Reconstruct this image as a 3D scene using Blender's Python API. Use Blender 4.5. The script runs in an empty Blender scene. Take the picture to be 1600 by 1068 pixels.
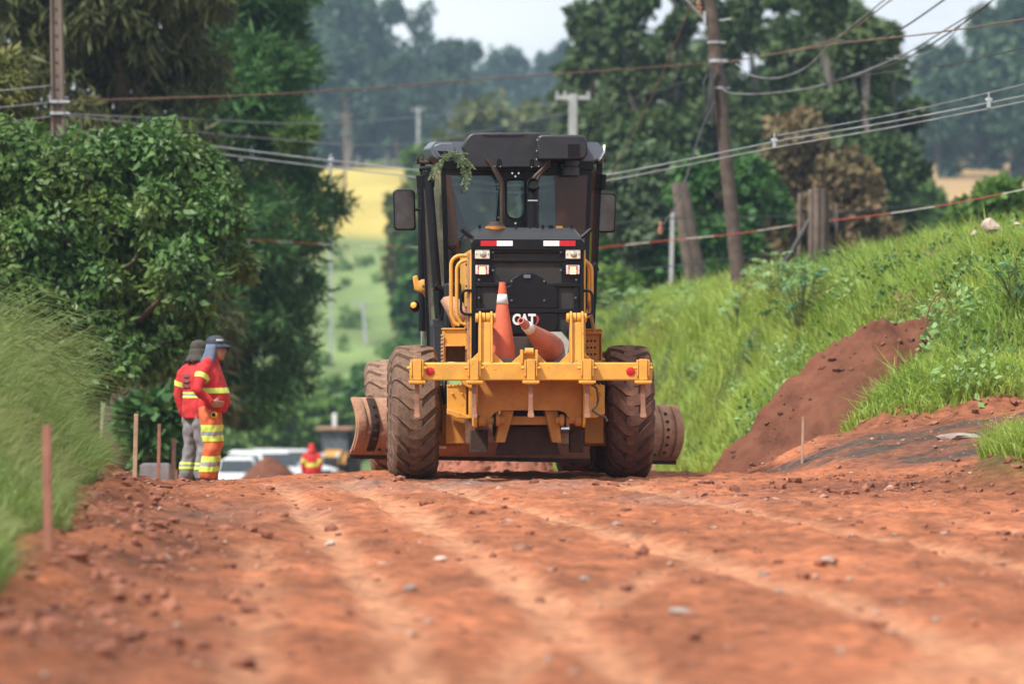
import bpy, bmesh, math, random
import numpy as np
from mathutils import Vector, Matrix, noise as mnoise
R = math.radians
PI = math.pi
random.seed(7)
RNG = np.random.default_rng(11)
scene = bpy.context.scene
COL = scene.collection

# ---------------------------------------------------------------- camera
CZ = 1.28
HAZE = 0.00032
cam_d = bpy.data.cameras.new('camera')
cam_d.lens = 135.0
cam_d.sensor_width = 36.0
cam_d.clip_start = 0.5
cam_d.clip_end = 12000
cam_d.dof.use_dof = True
cam_d.dof.focus_distance = 36.2
cam_d.dof.aperture_fstop = 2.0
cam = bpy.data.objects.new('camera', cam_d)
cam.location = (0, 0, CZ)
cam.rotation_euler = (R(90), 0, 0)
COL.objects.link(cam)
scene.camera = cam

# ---------------------------------------------------------------- sky and sun
SUN_AZ = R(-132)        # measured from +Y towards +X: the sun stands behind the camera, to the left
SUN_EL = R(52)
world = bpy.data.worlds.new('World')
scene.world = world
world.use_nodes = True
wn, wl = world.node_tree.nodes, world.node_tree.links
wn.clear()
w_out = wn.new('ShaderNodeOutputWorld')
w_bg = wn.new('ShaderNodeBackground')
w_bg.inputs['Strength'].default_value = 0.08
w_sky = wn.new('ShaderNodeTexSky')
w_sky.sky_type = 'NISHITA'
w_sky.sun_disc = False
w_sky.sun_elevation = SUN_EL
w_sky.sun_rotation = SUN_AZ
w_sky.dust_density = 2.0
w_tc = wn.new('ShaderNodeTexCoord')
w_map = wn.new('ShaderNodeMapping')
w_map.inputs['Scale'].default_value = (1, 1, 2.6)
w_map.inputs['Location'].default_value = (3.1, 0.4, 0.2)
w_no = wn.new('ShaderNodeTexNoise')
w_no.inputs['Scale'].default_value = 5.5
w_no.inputs['Detail'].default_value = 7
w_no.inputs['Roughness'].default_value = 0.55
w_rm = wn.new('ShaderNodeValToRGB')
w_rm.color_ramp.elements[0].position = 0.30
w_rm.color_ramp.elements[0].color = (0.45, 0.45, 0.45, 1)
w_rm.color_ramp.elements[1].position = 0.66
w_rm.color_ramp.elements[1].color = (1, 1, 1, 1)
w_mix = wn.new('ShaderNodeMixRGB')
w_mix.inputs['Color2'].default_value = (11.2, 11.6, 12.0, 1)
wl.new(w_tc.outputs['Generated'], w_map.inputs['Vector'])
wl.new(w_map.outputs['Vector'], w_no.inputs['Vector'])
wl.new(w_no.outputs['Fac'], w_rm.inputs['Fac'])
wl.new(w_rm.outputs['Color'], w_mix.inputs['Fac'])
wl.new(w_sky.outputs['Color'], w_mix.inputs['Color1'])
wl.new(w_mix.outputs['Color'], w_bg.inputs['Color'])
wl.new(w_bg.outputs['Background'], w_out.inputs['Surface'])

sun_d = bpy.data.lights.new('sun', 'SUN')
sun_d.energy = 4.3
sun_d.angle = R(4.5)
sun_d.color = (1.0, 0.95, 0.87)
sun = bpy.data.objects.new('sun', sun_d)
sdir = Vector((math.sin(SUN_AZ) * math.cos(SUN_EL), math.cos(SUN_AZ) * math.cos(SUN_EL), math.sin(SUN_EL)))
sun.rotation_euler = sdir.to_track_quat('Z', 'Y').to_euler()
sun.location = sdir * 300
COL.objects.link(sun)

vs = scene.view_settings
vs.view_transform = 'Standard'
vs.look = 'None'
vs.exposure = 0.5
vs.gamma = 1.0
vs.use_curve_mapping = False
scene.cycles.max_bounces = 5
scene.cycles.transparent_max_bounces = 8
scene.cycles.volume_bounces = 0
scene.cycles.use_denoising = True

# ---------------------------------------------------------------- helpers
F = 6000.0
def P(px, py, d):
    """a point d metres in front of the camera, seen at photo pixel (px, py)"""
    return Vector(((px - 800) / F * d, d, CZ - (py - 534) / F * d))

class MB:
    def __init__(s):
        s.v = []; s.f = []
    def add(s, vs_, fs):
        o = len(s.v)
        s.v.extend([tuple(p) for p in vs_]); s.f.extend([tuple(i + o for i in q) for q in fs])
        return s
    def box(s, c, sz, rot=None):
        x, y, z = sz[0] / 2, sz[1] / 2, sz[2] / 2
        p = [Vector(q) for q in ((-x,-y,-z),(x,-y,-z),(x,y,-z),(-x,y,-z),(-x,-y,z),(x,-y,z),(x,y,z),(-x,y,z))]
        if rot is not None:
            p = [rot @ q for q in p]
        c = Vector(c)
        return s.add([c + q for q in p], [(3,2,1,0),(4,5,6,7),(0,1,5,4),(1,2,6,5),(2,3,7,6),(3,0,4,7)])
    def b2(s, x0, x1, y0, y1, z0, z1):
        return s.box(((x0+x1)/2, (y0+y1)/2, (z0+z1)/2), (x1-x0, y1-y0, z1-z0))
    def prism(s, poly, a, b, axis='y'):
        """extrude a 2D polygon between a and b along axis; poly in the two other axes (x,z / y,z / x,y)"""
        n = len(poly); out = []
        for t in (a, b):
            for (u, w) in poly:
                out.append({'y': (u, t, w), 'x': (t, u, w), 'z': (u, w, t)}[axis])
        fs = [tuple(range(n)), tuple(range(2*n-1, n-1, -1))]
        for i in range(n):
            j = (i + 1) % n
            fs.append((j, i, i + n, j + n))
        return s.add(out, fs)
    def tube(s, path, r, seg=8, caps=True, closed=False):
        path = [Vector(p) for p in path]; n = len(path)
        rs = r if isinstance(r, (list, tuple)) else [r] * n
        vs_, fs = [], []
        up = None
        for i, p in enumerate(path):
            a = path[i-1] if i > 0 else (path[-1] if closed else p)
            b = path[i+1] if i < n-1 else (path[0] if closed else p)
            t = (b - a).normalized()
            if up is None:
                up = t.orthogonal().normalized()
            up = (up - t * up.dot(t))
            up = up.normalized() if up.length > 1e-6 else t.orthogonal().normalized()
            w = t.cross(up)
            for k in range(seg):
                an = 2*PI*k/seg
                vs_.append(p + (up*math.cos(an) + w*math.sin(an))*rs[i])
        m = n if closed else n - 1
        for i in range(m):
            for k in range(seg):
                a0 = i*seg + k; a1 = i*seg + (k+1) % seg
                b0 = ((i+1) % n)*seg + k; b1 = ((i+1) % n)*seg + (k+1) % seg
                fs.append((a0, a1, b1, b0))
        if caps and not closed:
            fs.append(tuple(range(seg-1, -1, -1))); fs.append(tuple(range((n-1)*seg, n*seg)))
        return s.add(vs_, fs)
    def cyl(s, a, b, r, seg=16, r2=None):
        return s.tube([a, b], [r, r if r2 is None else r2], seg)
    def lathe(s, prof, seg=24, axis='z', c=(0,0,0), close=False, a0=0, a1=2*PI):
        full = abs(a1 - a0 - 2*PI) < 1e-6
        vs_, fs = [], []; n = len(prof); m = seg if full else seg + 1
        for k in range(m):
            an = a0 + (a1-a0)*k/seg; co, si = math.cos(an), math.sin(an)
            for (r, h) in prof:
                q = {'z': (r*co, r*si, h), 'x': (h, r*co, r*si), 'y': (r*co, h, r*si)}[axis]
                vs_.append((q[0]+c[0], q[1]+c[1], q[2]+c[2]))
        for k in range(seg):
            k2 = (k+1) % m
            for i in range(n if close else n-1):
                j = (i+1) % n
                fs.append((k*n+i, k2*n+i, k2*n+j, k*n+j))
        return s.add(vs_, fs)
    def sheet(s, rows):
        n = len(rows[0]); vs_ = [p for r in rows for p in r]; fs = []
        for i in range(len(rows)-1):
            for j in range(n-1):
                fs.append((i*n+j, i*n+j+1, (i+1)*n+j+1, (i+1)*n+j))
        return s.add(vs_, fs)
    def ball(s, c, r, sub=2, sc=(1,1,1)):
        bm = bmesh.new(); bmesh.ops.create_icosphere(bm, subdivisions=sub, radius=r)
        s.add([(v.co.x*sc[0]+c[0], v.co.y*sc[1]+c[1], v.co.z*sc[2]+c[2]) for v in bm.verts], [tuple(v.index for v in f.verts) for f in bm.faces])
        bm.free(); return s
    def mesh(s, name, smooth=None):
        me = bpy.data.meshes.new(name); me.from_pydata(s.v, [], s.f); me.validate(); me.update()
        bm = bmesh.new(); bm.from_mesh(me); bmesh.ops.recalc_face_normals(bm, faces=bm.faces); bm.to_mesh(me); bm.free()
        if smooth is not None:
            me.polygons.foreach_set('use_smooth', [True]*len(me.polygons)); me.set_sharp_from_angle(angle=R(smooth))
        return me

def link(name, me, mat=None, parent=None, loc=None, rot=None, bevel=0, solid=0):
    o = bpy.data.objects.new(name, me); COL.objects.link(o)
    if mat is not None and me is not None and not me.materials:
        me.materials.append(mat)
    if parent is not None: o.parent = parent
    if loc is not None: o.location = loc
    if rot is not None: o.rotation_euler = rot
    if solid:
        m = o.modifiers.new('thick', 'SOLIDIFY'); m.thickness = solid; m.offset = 0
    if bevel:
        m = o.modifiers.new('edge', 'BEVEL'); m.width = bevel; m.segments = 2; m.limit_method = 'ANGLE'; m.angle_limit = R(35)
        m.harden_normals = False
    return o
def part(name, mb, mat, parent, bevel=0, smooth=35, solid=0, loc=None, rot=None):
    return link(name, mb.mesh(name, smooth), mat, parent, loc, rot, bevel, solid)
def tag(o, label, cat, group=None, kind=None):
    if label: o['label'] = label
    if cat: o['category'] = cat
    if group: o['group'] = group
    if kind: o['kind'] = kind
    return o
def empty(name, loc=(0,0,0), rot=(0,0,0)):
    o = bpy.data.objects.new(name, None); COL.objects.link(o); o.location = loc; o.rotation_euler = rot
    o.empty_display_size = 0.2
    return o
def npmesh(name, V, Fq, smooth=False):
    """fast mesh from numpy arrays, all faces with the same number of corners"""
    me = bpy.data.meshes.new(name)
    n = Fq.shape[1]; nf = len(Fq)
    me.vertices.add(len(V)); me.vertices.foreach_set('co', np.ascontiguousarray(V, np.float32).ravel())
    me.loops.add(nf*n); me.loops.foreach_set('vertex_index', np.ascontiguousarray(Fq, np.int32).ravel())
    me.polygons.add(nf); me.polygons.foreach_set('loop_start', np.arange(0, nf*n, n, dtype=np.int32))
    me.polygons.foreach_set('use_smooth', np.full(nf, smooth, bool))
    me.update(calc_edges=True)
    return me
def fattr(me, name, vals, domain='FACE'):
    a = me.attributes.new(name, 'FLOAT', domain); a.data.foreach_set('value', np.ascontiguousarray(vals, np.float32))

# numpy value noise
def vn(x, y, s=0):
    xi = np.floor(x).astype(np.int64); yi = np.floor(y).astype(np.int64)
    fx = x - xi; fy = y - yi
    fx = fx*fx*(3-2*fx); fy = fy*fy*(3-2*fy)
    def h(a, b):
        n = (a*374761393 + b*668265263 + s*982451653) & 0x7fffffff
        n = ((n ^ (n >> 13)) * 1274126177) & 0x7fffffff
        return ((n ^ (n >> 16)) & 0xffff) / 65535.0
    return (h(xi,yi)*(1-fx) + h(xi+1,yi)*fx)*(1-fy) + (h(xi,yi+1)*(1-fx) + h(xi+1,yi+1)*fx)*fy
def fbm(x, y, o=4, s=0, g=0.5):
    t = 0; a = 1; n = 0
    for i in range(o):
        t = t + a*(vn(x*2**i + 17.3*i, y*2**i - 9.1*i, s+i) - 0.5); n += a; a *= g
    return t / n * 2
def sst(a, b, x):
    t = np.clip((x - a)/(b - a), 0, 1); return t*t*(3-2*t)

# ---------------------------------------------------------------- materials
MATS = {}
def newmat(name):
    m = bpy.data.materials.new(name); m.use_nodes = True
    n = m.node_tree.nodes; l = m.node_tree.links
    MATS[name] = m
    return m, n, l, n['Principled BSDF']
def nd(n, t, **kw):
    x = n.new(t)
    for k, v in kw.items():
        if k.startswith('i_'):
            x.inputs[k[2:].replace('_', ' ')].default_value = v
        else:
            setattr(x, k, v)
    return x
def ramp(n, l, src, p0, p1, c0=(0,0,0,1), c1=(1,1,1,1)):
    r = n.new('ShaderNodeValToRGB'); e = r.color_ramp.elements
    e[0].position = p0; e[0].color = c0; e[1].position = p1; e[1].color = c1
    l.new(src, r.inputs['Fac']); return r.outputs['Color']
def mixc(n, l, fac, a, b):
    m = n.new('ShaderNodeMixRGB')
    for s_, v in (('Fac', fac), ('Color1', a), ('Color2', b)):
        if hasattr(v, 'is_linked') or hasattr(v, 'links'): l.new(v, m.inputs[s_])
        else: m.inputs[s_].default_value = v if s_ == 'Fac' else (*v[:3], 1)
    return m.outputs['Color']
def mat(name, col, rough=0.5, metal=0.0, var=0.12, scale=6.0, dust=0.0, dustcol=(0.30,0.13,0.075), updust=0.0, bump=0.0, bscale=40.0, coat=0.0, emit=None, es=0, spec=0.5, chips=0.0):
    m, n, l, b = newmat(name)
    b.inputs['Roughness'].default_value = rough; b.inputs['Metallic'].default_value = metal
    b.inputs['Specular IOR Level'].default_value = spec
    if coat: b.inputs['Coat Weight'].default_value = coat
    tc = n.new('ShaderNodeTexCoord')
    no = nd(n, 'ShaderNodeTexNoise'); no.inputs['Scale'].default_value = scale; no.inputs['Detail'].default_value = 6
    l.new(tc.outputs['Object'], no.inputs['Vector'])
    dark = tuple(c*(1-var) for c in col); lite = tuple(min(1, c*(1+var)) for c in col)
    c = ramp(n, l, no.outputs['Fac'], 0.3, 0.7, (*dark,1), (*lite,1))
    if dust or updust:
        no2 = nd(n, 'ShaderNodeTexNoise'); no2.inputs['Scale'].default_value = scale*1.7; no2.inputs['Detail'].default_value = 9; no2.inputs['Roughness'].default_value = 0.68
        l.new(tc.outputs['Object'], no2.inputs['Vector'])
        g = n.new('ShaderNodeNewGeometry'); sx = n.new('ShaderNodeSeparateXYZ'); l.new(g.outputs['Normal'], sx.inputs[0])
        up = nd(n, 'ShaderNodeMath', operation='MULTIPLY', use_clamp=True); l.new(sx.outputs['Z'], up.inputs[0]); up.inputs[1].default_value = updust
        ad = nd(n, 'ShaderNodeMath', operation='ADD'); ad.inputs[1].default_value = dust; l.new(up.outputs[0], ad.inputs[0])
        k = nd(n, 'ShaderNodeMath', operation='MULTIPLY', use_clamp=True)
        l.new(ad.outputs[0], k.inputs[0]); l.new(ramp(n, l, no2.outputs['Fac'], 0.33, 0.66, (0.15,)*3+(1,)), k.inputs[1])
        c = mixc(n, l, k.outputs[0], c, dustcol)
        rr = nd(n, 'ShaderNodeMapRange'); rr.inputs['To Min'].default_value = rough; rr.inputs['To Max'].default_value = 0.92
        l.new(k.outputs[0], rr.inputs['Value']); l.new(rr.outputs[0], b.inputs['Roughness'])
    if chips:
        nc = nd(n, 'ShaderNodeTexNoise'); nc.inputs['Scale'].default_value = 22; nc.inputs['Detail'].default_value = 10; nc.inputs['Roughness'].default_value = .75
        l.new(tc.outputs['Object'], nc.inputs['Vector'])
        c = mixc(n, l, ramp(n, l, nc.outputs['Fac'], .60, .66, (0,0,0,1), (chips,)*3+(1,)), c, (.11,.05,.025))
    l.new(c, b.inputs['Base Color'])
    if bump:
        nb = nd(n, 'ShaderNodeTexNoise'); nb.inputs['Scale'].default_value = bscale; nb.inputs['Detail'].default_value = 5
        l.new(tc.outputs['Object'], nb.inputs['Vector'])
        bp = nd(n, 'ShaderNodeBump'); bp.inputs['Strength'].default_value = bump; bp.inputs['Distance'].default_value = 0.02
        l.new(nb.outputs['Fac'], bp.inputs['Height']); l.new(bp.outputs[0], b.inputs['Normal'])
    if emit:
        b.inputs['Emission Color'].default_value = (*emit, 1); b.inputs['Emission Strength'].default_value = es
    return m
def leafmat(name, c0, c1, c2=None, rough=0.55, trans=0.3, scale=0.5, spec=0.4):
    """foliage: colour from a per-leaf random value plus a slow change through the crown"""
    m, n, l, b = newmat(name)
    at = nd(n, 'ShaderNodeAttribute', attribute_name='tint')
    tc = n.new('ShaderNodeTexCoord')
    no = nd(n, 'ShaderNodeTexNoise'); no.inputs['Scale'].default_value = scale; no.inputs['Detail'].default_value = 3
    l.new(tc.outputs['Object'], no.inputs['Vector'])
    c = mixc(n, l, at.outputs['Fac'], c0, c1)
    if c2: c = mixc(n, l, ramp(n, l, no.outputs['Fac'], 0.45, 0.68), c, c2)
    l.new(c, b.inputs['Base Color']); b.inputs['Roughness'].default_value = rough
    b.inputs['Specular IOR Level'].default_value = spec
    tr = n.new('ShaderNodeBsdfTranslucent'); l.new(c, tr.inputs['Color'])
    mx = n.new('ShaderNodeMixShader'); mx.inputs[0].default_value = trans
    l.new(b.outputs[0], mx.inputs[1]); l.new(tr.outputs[0], mx.inputs[2])
    l.new(mx.outputs[0], n['Material Output'].inputs['Surface'])
    return m

# ================================================================ terrain
_by = np.array([-400, 0, 15, 30, 36, 39, 43, 50, 60, 100, 170, 230, 275, 300, 350, 400, 470, 560, 700, 1000, 4000], float)
_bz = np.array([0, 0, 0, .02, 0, -.06, -.22, -.55, -1.0, -2.9, -5.6, -6.2, -3.6, 0, 6.6, 12.2, 18.5, 26.5, 34, 42, 60], float)
_fy = np.linspace(-400, 4000, 8801); _fz = np.interp(_fy, _by, _bz)
_kw = 11; _ker = np.hanning(_kw+2)[1:-1]; _ker /= _ker.sum()
_fz = np.convolve(np.pad(_fz, _kw//2, mode='edge'), _ker, mode='valid')
def base(y): return np.interp(y, _fy, _fz)
TOE_R2 = [(30,40.6),(5.2,40.8),(3.85,41.7),(3.45,45.5),(3.0,49),(2.5,60),(0.9,75),(-0.6,100),(-3.0,170),(-3.5,250)]
TOE_L = [(-1.9,-60),(-1.95,8),(-2.35,16),(-2.75,23),(-3.35,30),(-4.2,38),(-5.3,46),(-7,60),(-10.5,100),(-18,170),(-28,250)]
def sdist(x, y, pl):
    """signed distance to a polyline, positive on its right when walking along it"""
    best = np.full(np.shape(x), 1e9); sg = np.ones(np.shape(x))
    for (ax, ay), (bx, by) in zip(pl[:-1], pl[1:]):
        dx, dy = bx-ax, by-ay; L2 = dx*dx+dy*dy
        t = np.clip(((x-ax)*dx + (y-ay)*dy)/L2, 0, 1)
        d = np.hypot(x-ax-t*dx, y-ay-t*dy); c = dx*(y-ay) - dy*(x-ax)
        m = d < best - 1e-9
        best = np.where(m, d, best); sg = np.where(m, np.where(c > 0, -1.0, 1.0), sg)
    return best*sg
def zones(x, y):
    sr = sdist(x, y, TOE_R2) + 0.35*fbm(x*0.7, y*0.5, 3, 5)
    sl = -sdist(x, y, TOE_L) + 0.25*fbm(x*0.9, y*0.6, 3, 8)
    return sr, sl
TRACKS = [([(-2.2,35),(-1.83,31.6),(-.99,22.9),(-.55,17.9),(-.39,14.5),(-.3,10)], .17, .95),
          ([(-1.5,34.5),(-1.02,30.6),(-.42,25.1),(.07,19.8),(.45,14.5),(.7,10)], .20, 1.0),
          ([(-.9,35.5),(-.55,33),(.32,27.3),(.9,23.6),(1.62,18.8),(1.95,14.4),(2.1,10)], .19, .95),
          ([(.85,21.5),(.31,17.9),(-.05,14.5),(-.4,10)], .17, .6),
          ([(.9,35.5),(1.1,32.5),(1.69,28.9),(2.43,24.3),(2.88,21.6),(3.6,16)], .16, .8),
          ([(-1.6,24),(-1.25,19),(-1.0,15),(-.9,10)], .16, .6), ([(2.9,17.5),(1.9,15.5),(1.3,13),(1.0,9)], .3, .8), ([(2.2,30),(3.0,27),(3.9,23)], .12, .5)]
def tracks(x, y):
    t = np.zeros(np.shape(x))
    for pl, w, a in TRACKS:
        d = sdist(x, y, pl); lug = .80+.20*np.cos(d*62.)*np.clip(vn(x*3, y*.7, 331)*2.2-.6, 0, 1); d = np.abs(d)
        t = np.maximum(t, a*(1-sst(w*.36, w*1.0, d + .10*fbm(x*2.3, y*1.2, 3, 301)))*(.74+.45*fbm(x*4, y*2, 3, 305))*lug)
    return t
def H(x, y, fine=True):
    x = np.asarray(x, float); y = np.asarray(y, float)
    z = base(y)
    near = 1 - sst(200, 280, y)
    sr, sl = zones(x, y)
    # right bank up to a plateau 2.4 m above the camera's road
    top = np.interp(y, [0,44,47,52,58,66,80,100,150], [2.3,2.3,2.4,2.5,2.58,2.45,2.3,2.0,1.2])
    hb = np.maximum(top - z, 0.3)
    z = z + near*hb*(0.74*sst(-0.15, 2.1, sr) + 0.26*sst(1.0, 3.8, sr))
    # the side road that climbs to the right in front of that bank
    ramp_ = sst(33.6, 36.0, y)*(1-sst(41, 45, y))
    z = z + ramp_*np.clip(0.15*(x-2.6)+.05*np.clip(y-35.5,0,6)*sst(2.4,3.4,x), 0, 1.4)*(1-sst(0.2, 1.5, sr))
    # grassy mound at the right edge
    z = z + 0.42*np.exp(-(((x-4.5)/0.6)**2 + ((y-33.0)/1.2)**2)) + 0.5*sst(4.6, 8, x)*(1-sst(33, 35.5, y))
    # left bank
    hl = np.interp(y, [0, 20, 30, 38, 46, 60, 250], [.45, .62, .75, .65, .55, 1.0, 2.0])
    z = z + near*hl*sst(-0.1, 1.3, sl)
    z = z - near*0.10*sst(1.3, 3.3, -x)*sst(31, 37, y)*(1-sst(60, 90, y))
    # small spoil berm along the left edge of the road
    z = z + 0.10*np.exp(-((sl+0.15)/0.35)**2)*sst(14, 20, y)*(1-sst(46, 60, y))*(0.6+0.8*vn(x*1.3, y*0.8, 3))
    # far slopes
    far = sst(230, 320, y)
    z = z + far*(4.0*sst(12, 40, x) + 1.6*fbm(x/40, y/40, 3, 21)) + sst(700, 1500, y)*14*fbm(x/240, y/240, 3, 33)
    if fine:
        dirt = (1-sst(0.0, 0.5, sr))*(1-sst(-0.1, 0.3, sl))*(1-sst(80, 120, y))
        tr = tracks(x, y)
        z = z + dirt*(0.035*fbm(x*1.4, y*0.9, 4, 41)*(1-0.6*tr) + 0.045*np.abs(fbm(x*4.5, y*4.5, 3, 51))*(1-0.85*tr) + 0.03*np.clip(fbm(x*9, y*8, 2, 55), 0, 1)*(1-0.9*tr) - 0.040*tr)
        edge = np.exp(-((sl+0.1)/0.5)**2) + np.exp(-((sr-0.2)/0.6)**2)*(y < 70)
        z = z + 0.15*np.abs(fbm(x*3.0, y*3.0, 4, 61))*np.clip(edge, 0, 1)
        z = z + (1-dirt)*near*(0.06*fbm(x*0.8, y*0.8, 3, 71) + 0.16*sst(.6, 1.8, sr)*fbm(x*0.55, y*0.4, 3, 75))
    return z
def Hs(x, y): return float(H(np.array([x]), np.array([y]))[0])
def hit(px, py, d0=14., d1=330.):
    """distance at which the sight line through photo pixel (px, py) meets the ground"""
    d = np.linspace(d0, d1, 4000); x = (px-800)/F*d; z = CZ-(py-534)/F*d
    b = np.nonzero(H(x, d) > z)[0]
    return float(d[b[0]]) if len(b) else d1

def axis(segs):
    out = []
    for a, b, n, p in segs:
        t = np.linspace(0, 1, n, endpoint=False); out.append(a + (b-a)*t**p)
    return np.concatenate(out + [[segs[-1][1]]])
gx = np.concatenate([-axis([(7, 1500, 34, 2.6)])[::-1], axis([(-7, 8, 215, 1)])[1:-1], axis([(8, 1500, 34, 2.6)])])
gy = axis([(-350, 7, 12, 1), (7, 27, 170, 1), (27, 50, 350, 1), (50, 75, 80, 1), (75, 330, 80, 1), (330, 2000, 50, 2.0)])
GX, GY = np.meshgrid(gx, gy)
GZ = H(GX, GY)
nx, ny = len(gx), len(gy)
ii = (np.arange(ny-1)[:, None]*nx + np.arange(nx-1)[None, :]).ravel()
gme = npmesh('ground', np.stack([GX.ravel(), GY.ravel(), GZ.ravel()], 1), np.stack([ii, ii+1, ii+nx+1, ii+nx], 1), True)
# surface colours
sr, sl = zones(GX, GY)
dirt = (1-sst(0.05, 0.45, sr))*(1-sst(-0.05, 0.35, sl))
mound = np.exp(-(((GX-4.55)/0.55)**2 + ((GY-33.0)/1.1)**2))
tr = tracks(GX, GY)
def L3(a): return np.array(a)[None, None, :]
dr = L3((.385,.133,.062)) + np.zeros(GX.shape+(3,))
nz = fbm(GX*1.1, GY*0.55, 4, 91)[..., None]; nz2 = fbm(GX*3.5, GY*1.6, 3, 95)[..., None]
dr = dr*(1 + 0.32*nz + 0.50*nz2)
dark = sst(0.15, 0.6, fbm(GX*0.9+5, GY*0.35, 4, 99))[..., None]
dr = dr*(1-0.38*dark*(1-tr[..., None]))
dr = dr + tr[..., None]*(L3((.68,.335,.185)) - dr)*0.97
grey = (np.exp(-(((GX+0.35)/1.5)**2 + ((GY-34.2)/1.6)**2)) + .7*np.exp(-(((GX-1.5)/.8)**2 + ((GY-30.5)/.9)**2)) + .6*np.exp(-(((GX+1.9)/.6)**2+((GY-28)/1.5)**2)))*(0.55+0.9*fbm(GX*2.2, GY*1.1, 3, 77))
dr = dr + np.clip(grey, 0, .8)[..., None]*(L3((.24,.17,.145)) - dr)
# damp dark road base spread on the side road
tar = sst(35.0, 35.8, GY)*(1-sst(39.3, 40.0, GY))*sst(2.4, 3.2, GX + 0.35*(GY-37.5))*(0.5+0.8*sst(-.25, .2, fbm(GX*0.9, GY*2.2, 3, 107)))
dr = dr + np.clip(tar, 0, .93)[..., None]*(L3((.075,.062,.058)) - dr)
dark2 = np.exp(-(((GX-3.5)/1.3)**2 + ((GY-33.0)/1.5)**2))[..., None]
dr = dr + .75*dark2*(L3((.125,.045,.03)) - dr)
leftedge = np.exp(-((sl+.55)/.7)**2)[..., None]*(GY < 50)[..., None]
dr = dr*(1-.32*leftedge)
cut = (sst(34.5, 36, GY)*(1-sst(41.5, 43, GY))*sst(2.9, 3.8, GX))[..., None]
dr = dr + .6*cut*(np.minimum(dr, L3((.17,.07,.042))) - dr)
gr = L3((.085,.11,.028))*(1+0.35*fbm(GX*0.5, GY*0.5, 3, 111)[..., None])
soil = sst(.1, .5, fbm(GX*0.6+3, GY*0.45, 3, 117))[..., None]*(GY < 60)[..., None]
gr = gr + 0.45*soil*(L3((.15,.075,.035)) - gr)
fm = sst(180, 260, GY)[..., None]
fld = L3((.16,.225,.075))*(1+0.8*fbm(GX/5, GY/8, 4, 121)[..., None])
fld = fld + sst(.1,.5,fbm(GX/25, GY/18, 3, 127))[..., None]*(L3((.24,.24,.10))-fld)
gr = gr + fm*(fld - gr)
yel = (sst(405, 412, GY + 6*fbm(GX/30, GY/30, 2, 5))*(1-sst(575, 590, GY))*(1-sst(14, 20, GX)))[..., None]
gr = gr + yel*(L3((.44,.35,.09))*(1+0.35*fbm(GX/6, GY/9, 4, 131)[..., None]) - gr)
tan = (sst(318, 326, GY)*(1-sst(520, 530, GY))*sst(22, 27, GX))[..., None]
gr = gr + tan*(L3((.40,.27,.13))*(1+0.2*1.6*fbm(GX/6, GY/9, 4, 133)[..., None]) - gr)
k = (np.clip(dirt - mound*1.3, 0, 1)*(1-sst(140, 180, GY)))[..., None]
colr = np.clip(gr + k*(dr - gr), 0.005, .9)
ca = gme.color_attributes.new('surface', 'FLOAT_COLOR', 'POINT')
ca.data.foreach_set('color', np.concatenate([colr, k], 2).astype(np.float32).ravel())

def ground_material():
    m, n, l, b = newmat('ground')
    at = nd(n, 'ShaderNodeAttribute', attribute_name='surface')
    tc = n.new('ShaderNodeTexCoord')
    def noise(scale, det=6, ro=.6):
        no = nd(n, 'ShaderNodeTexNoise'); no.inputs['Scale'].default_value = scale; no.inputs['Detail'].default_value = det; no.inputs['Roughness'].default_value = ro
        l.new(tc.outputs['Object'], no.inputs['Vector']); return no.outputs['Fac']
    c = at.outputs['Color']
    f1 = ramp(n, l, noise(9), .30, .70, (.55,.55,.55,1), (1.4,1.4,1.4,1))
    mm = nd(n, 'ShaderNodeMixRGB', blend_type='MULTIPLY'); mm.inputs[0].default_value = 1
    l.new(c, mm.inputs[1]); l.new(f1, mm.inputs[2]); c = mm.outputs[0]
    # pale pebbles pressed into the dirt
    vo = nd(n, 'ShaderNodeTexVoronoi'); vo.inputs['Scale'].default_value = 16; l.new(tc.outputs['Object'], vo.inputs['Vector'])
    peb = ramp(n, l, vo.outputs['Distance'], .12, .2, (1,1,1,1), (0,0,0,1))
    sep = nd(n, 'ShaderNodeSeparateColor'); l.new(vo.outputs['Color'], sep.inputs[0])
    sel = ramp(n, l, sep.outputs['Red'], .80, .82)
    k1 = nd(n, 'ShaderNodeMath', operation='MULTIPLY'); l.new(peb, k1.inputs[0]); l.new(sel, k1.inputs[1])
    k2 = nd(n, 'ShaderNodeMath', operation='MULTIPLY'); l.new(k1.outputs[0], k2.inputs[0]); l.new(at.outputs['Alpha'], k2.inputs[1])
    pc = mixc(n, l, sep.outputs['Green'], (.40,.25,.18), (.30,.27,.26))
    c = mixc(n, l, k2.outputs[0], c, pc)
    l.new(c, b.inputs['Base Color'])
    b.inputs['Roughness'].default_value = .93; b.inputs['Specular IOR Level'].default_value = .2
    bp = nd(n, 'ShaderNodeBump'); bp.inputs['Strength'].default_value = .9; bp.inputs['Distance'].default_value = .06
    l.new(noise(14, 8, .7), bp.inputs['Height']); l.new(bp.outputs[0], b.inputs['Normal'])
    return m
ground = link('ground', gme, ground_material())
tag(ground, None, None, kind='structure')

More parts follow.
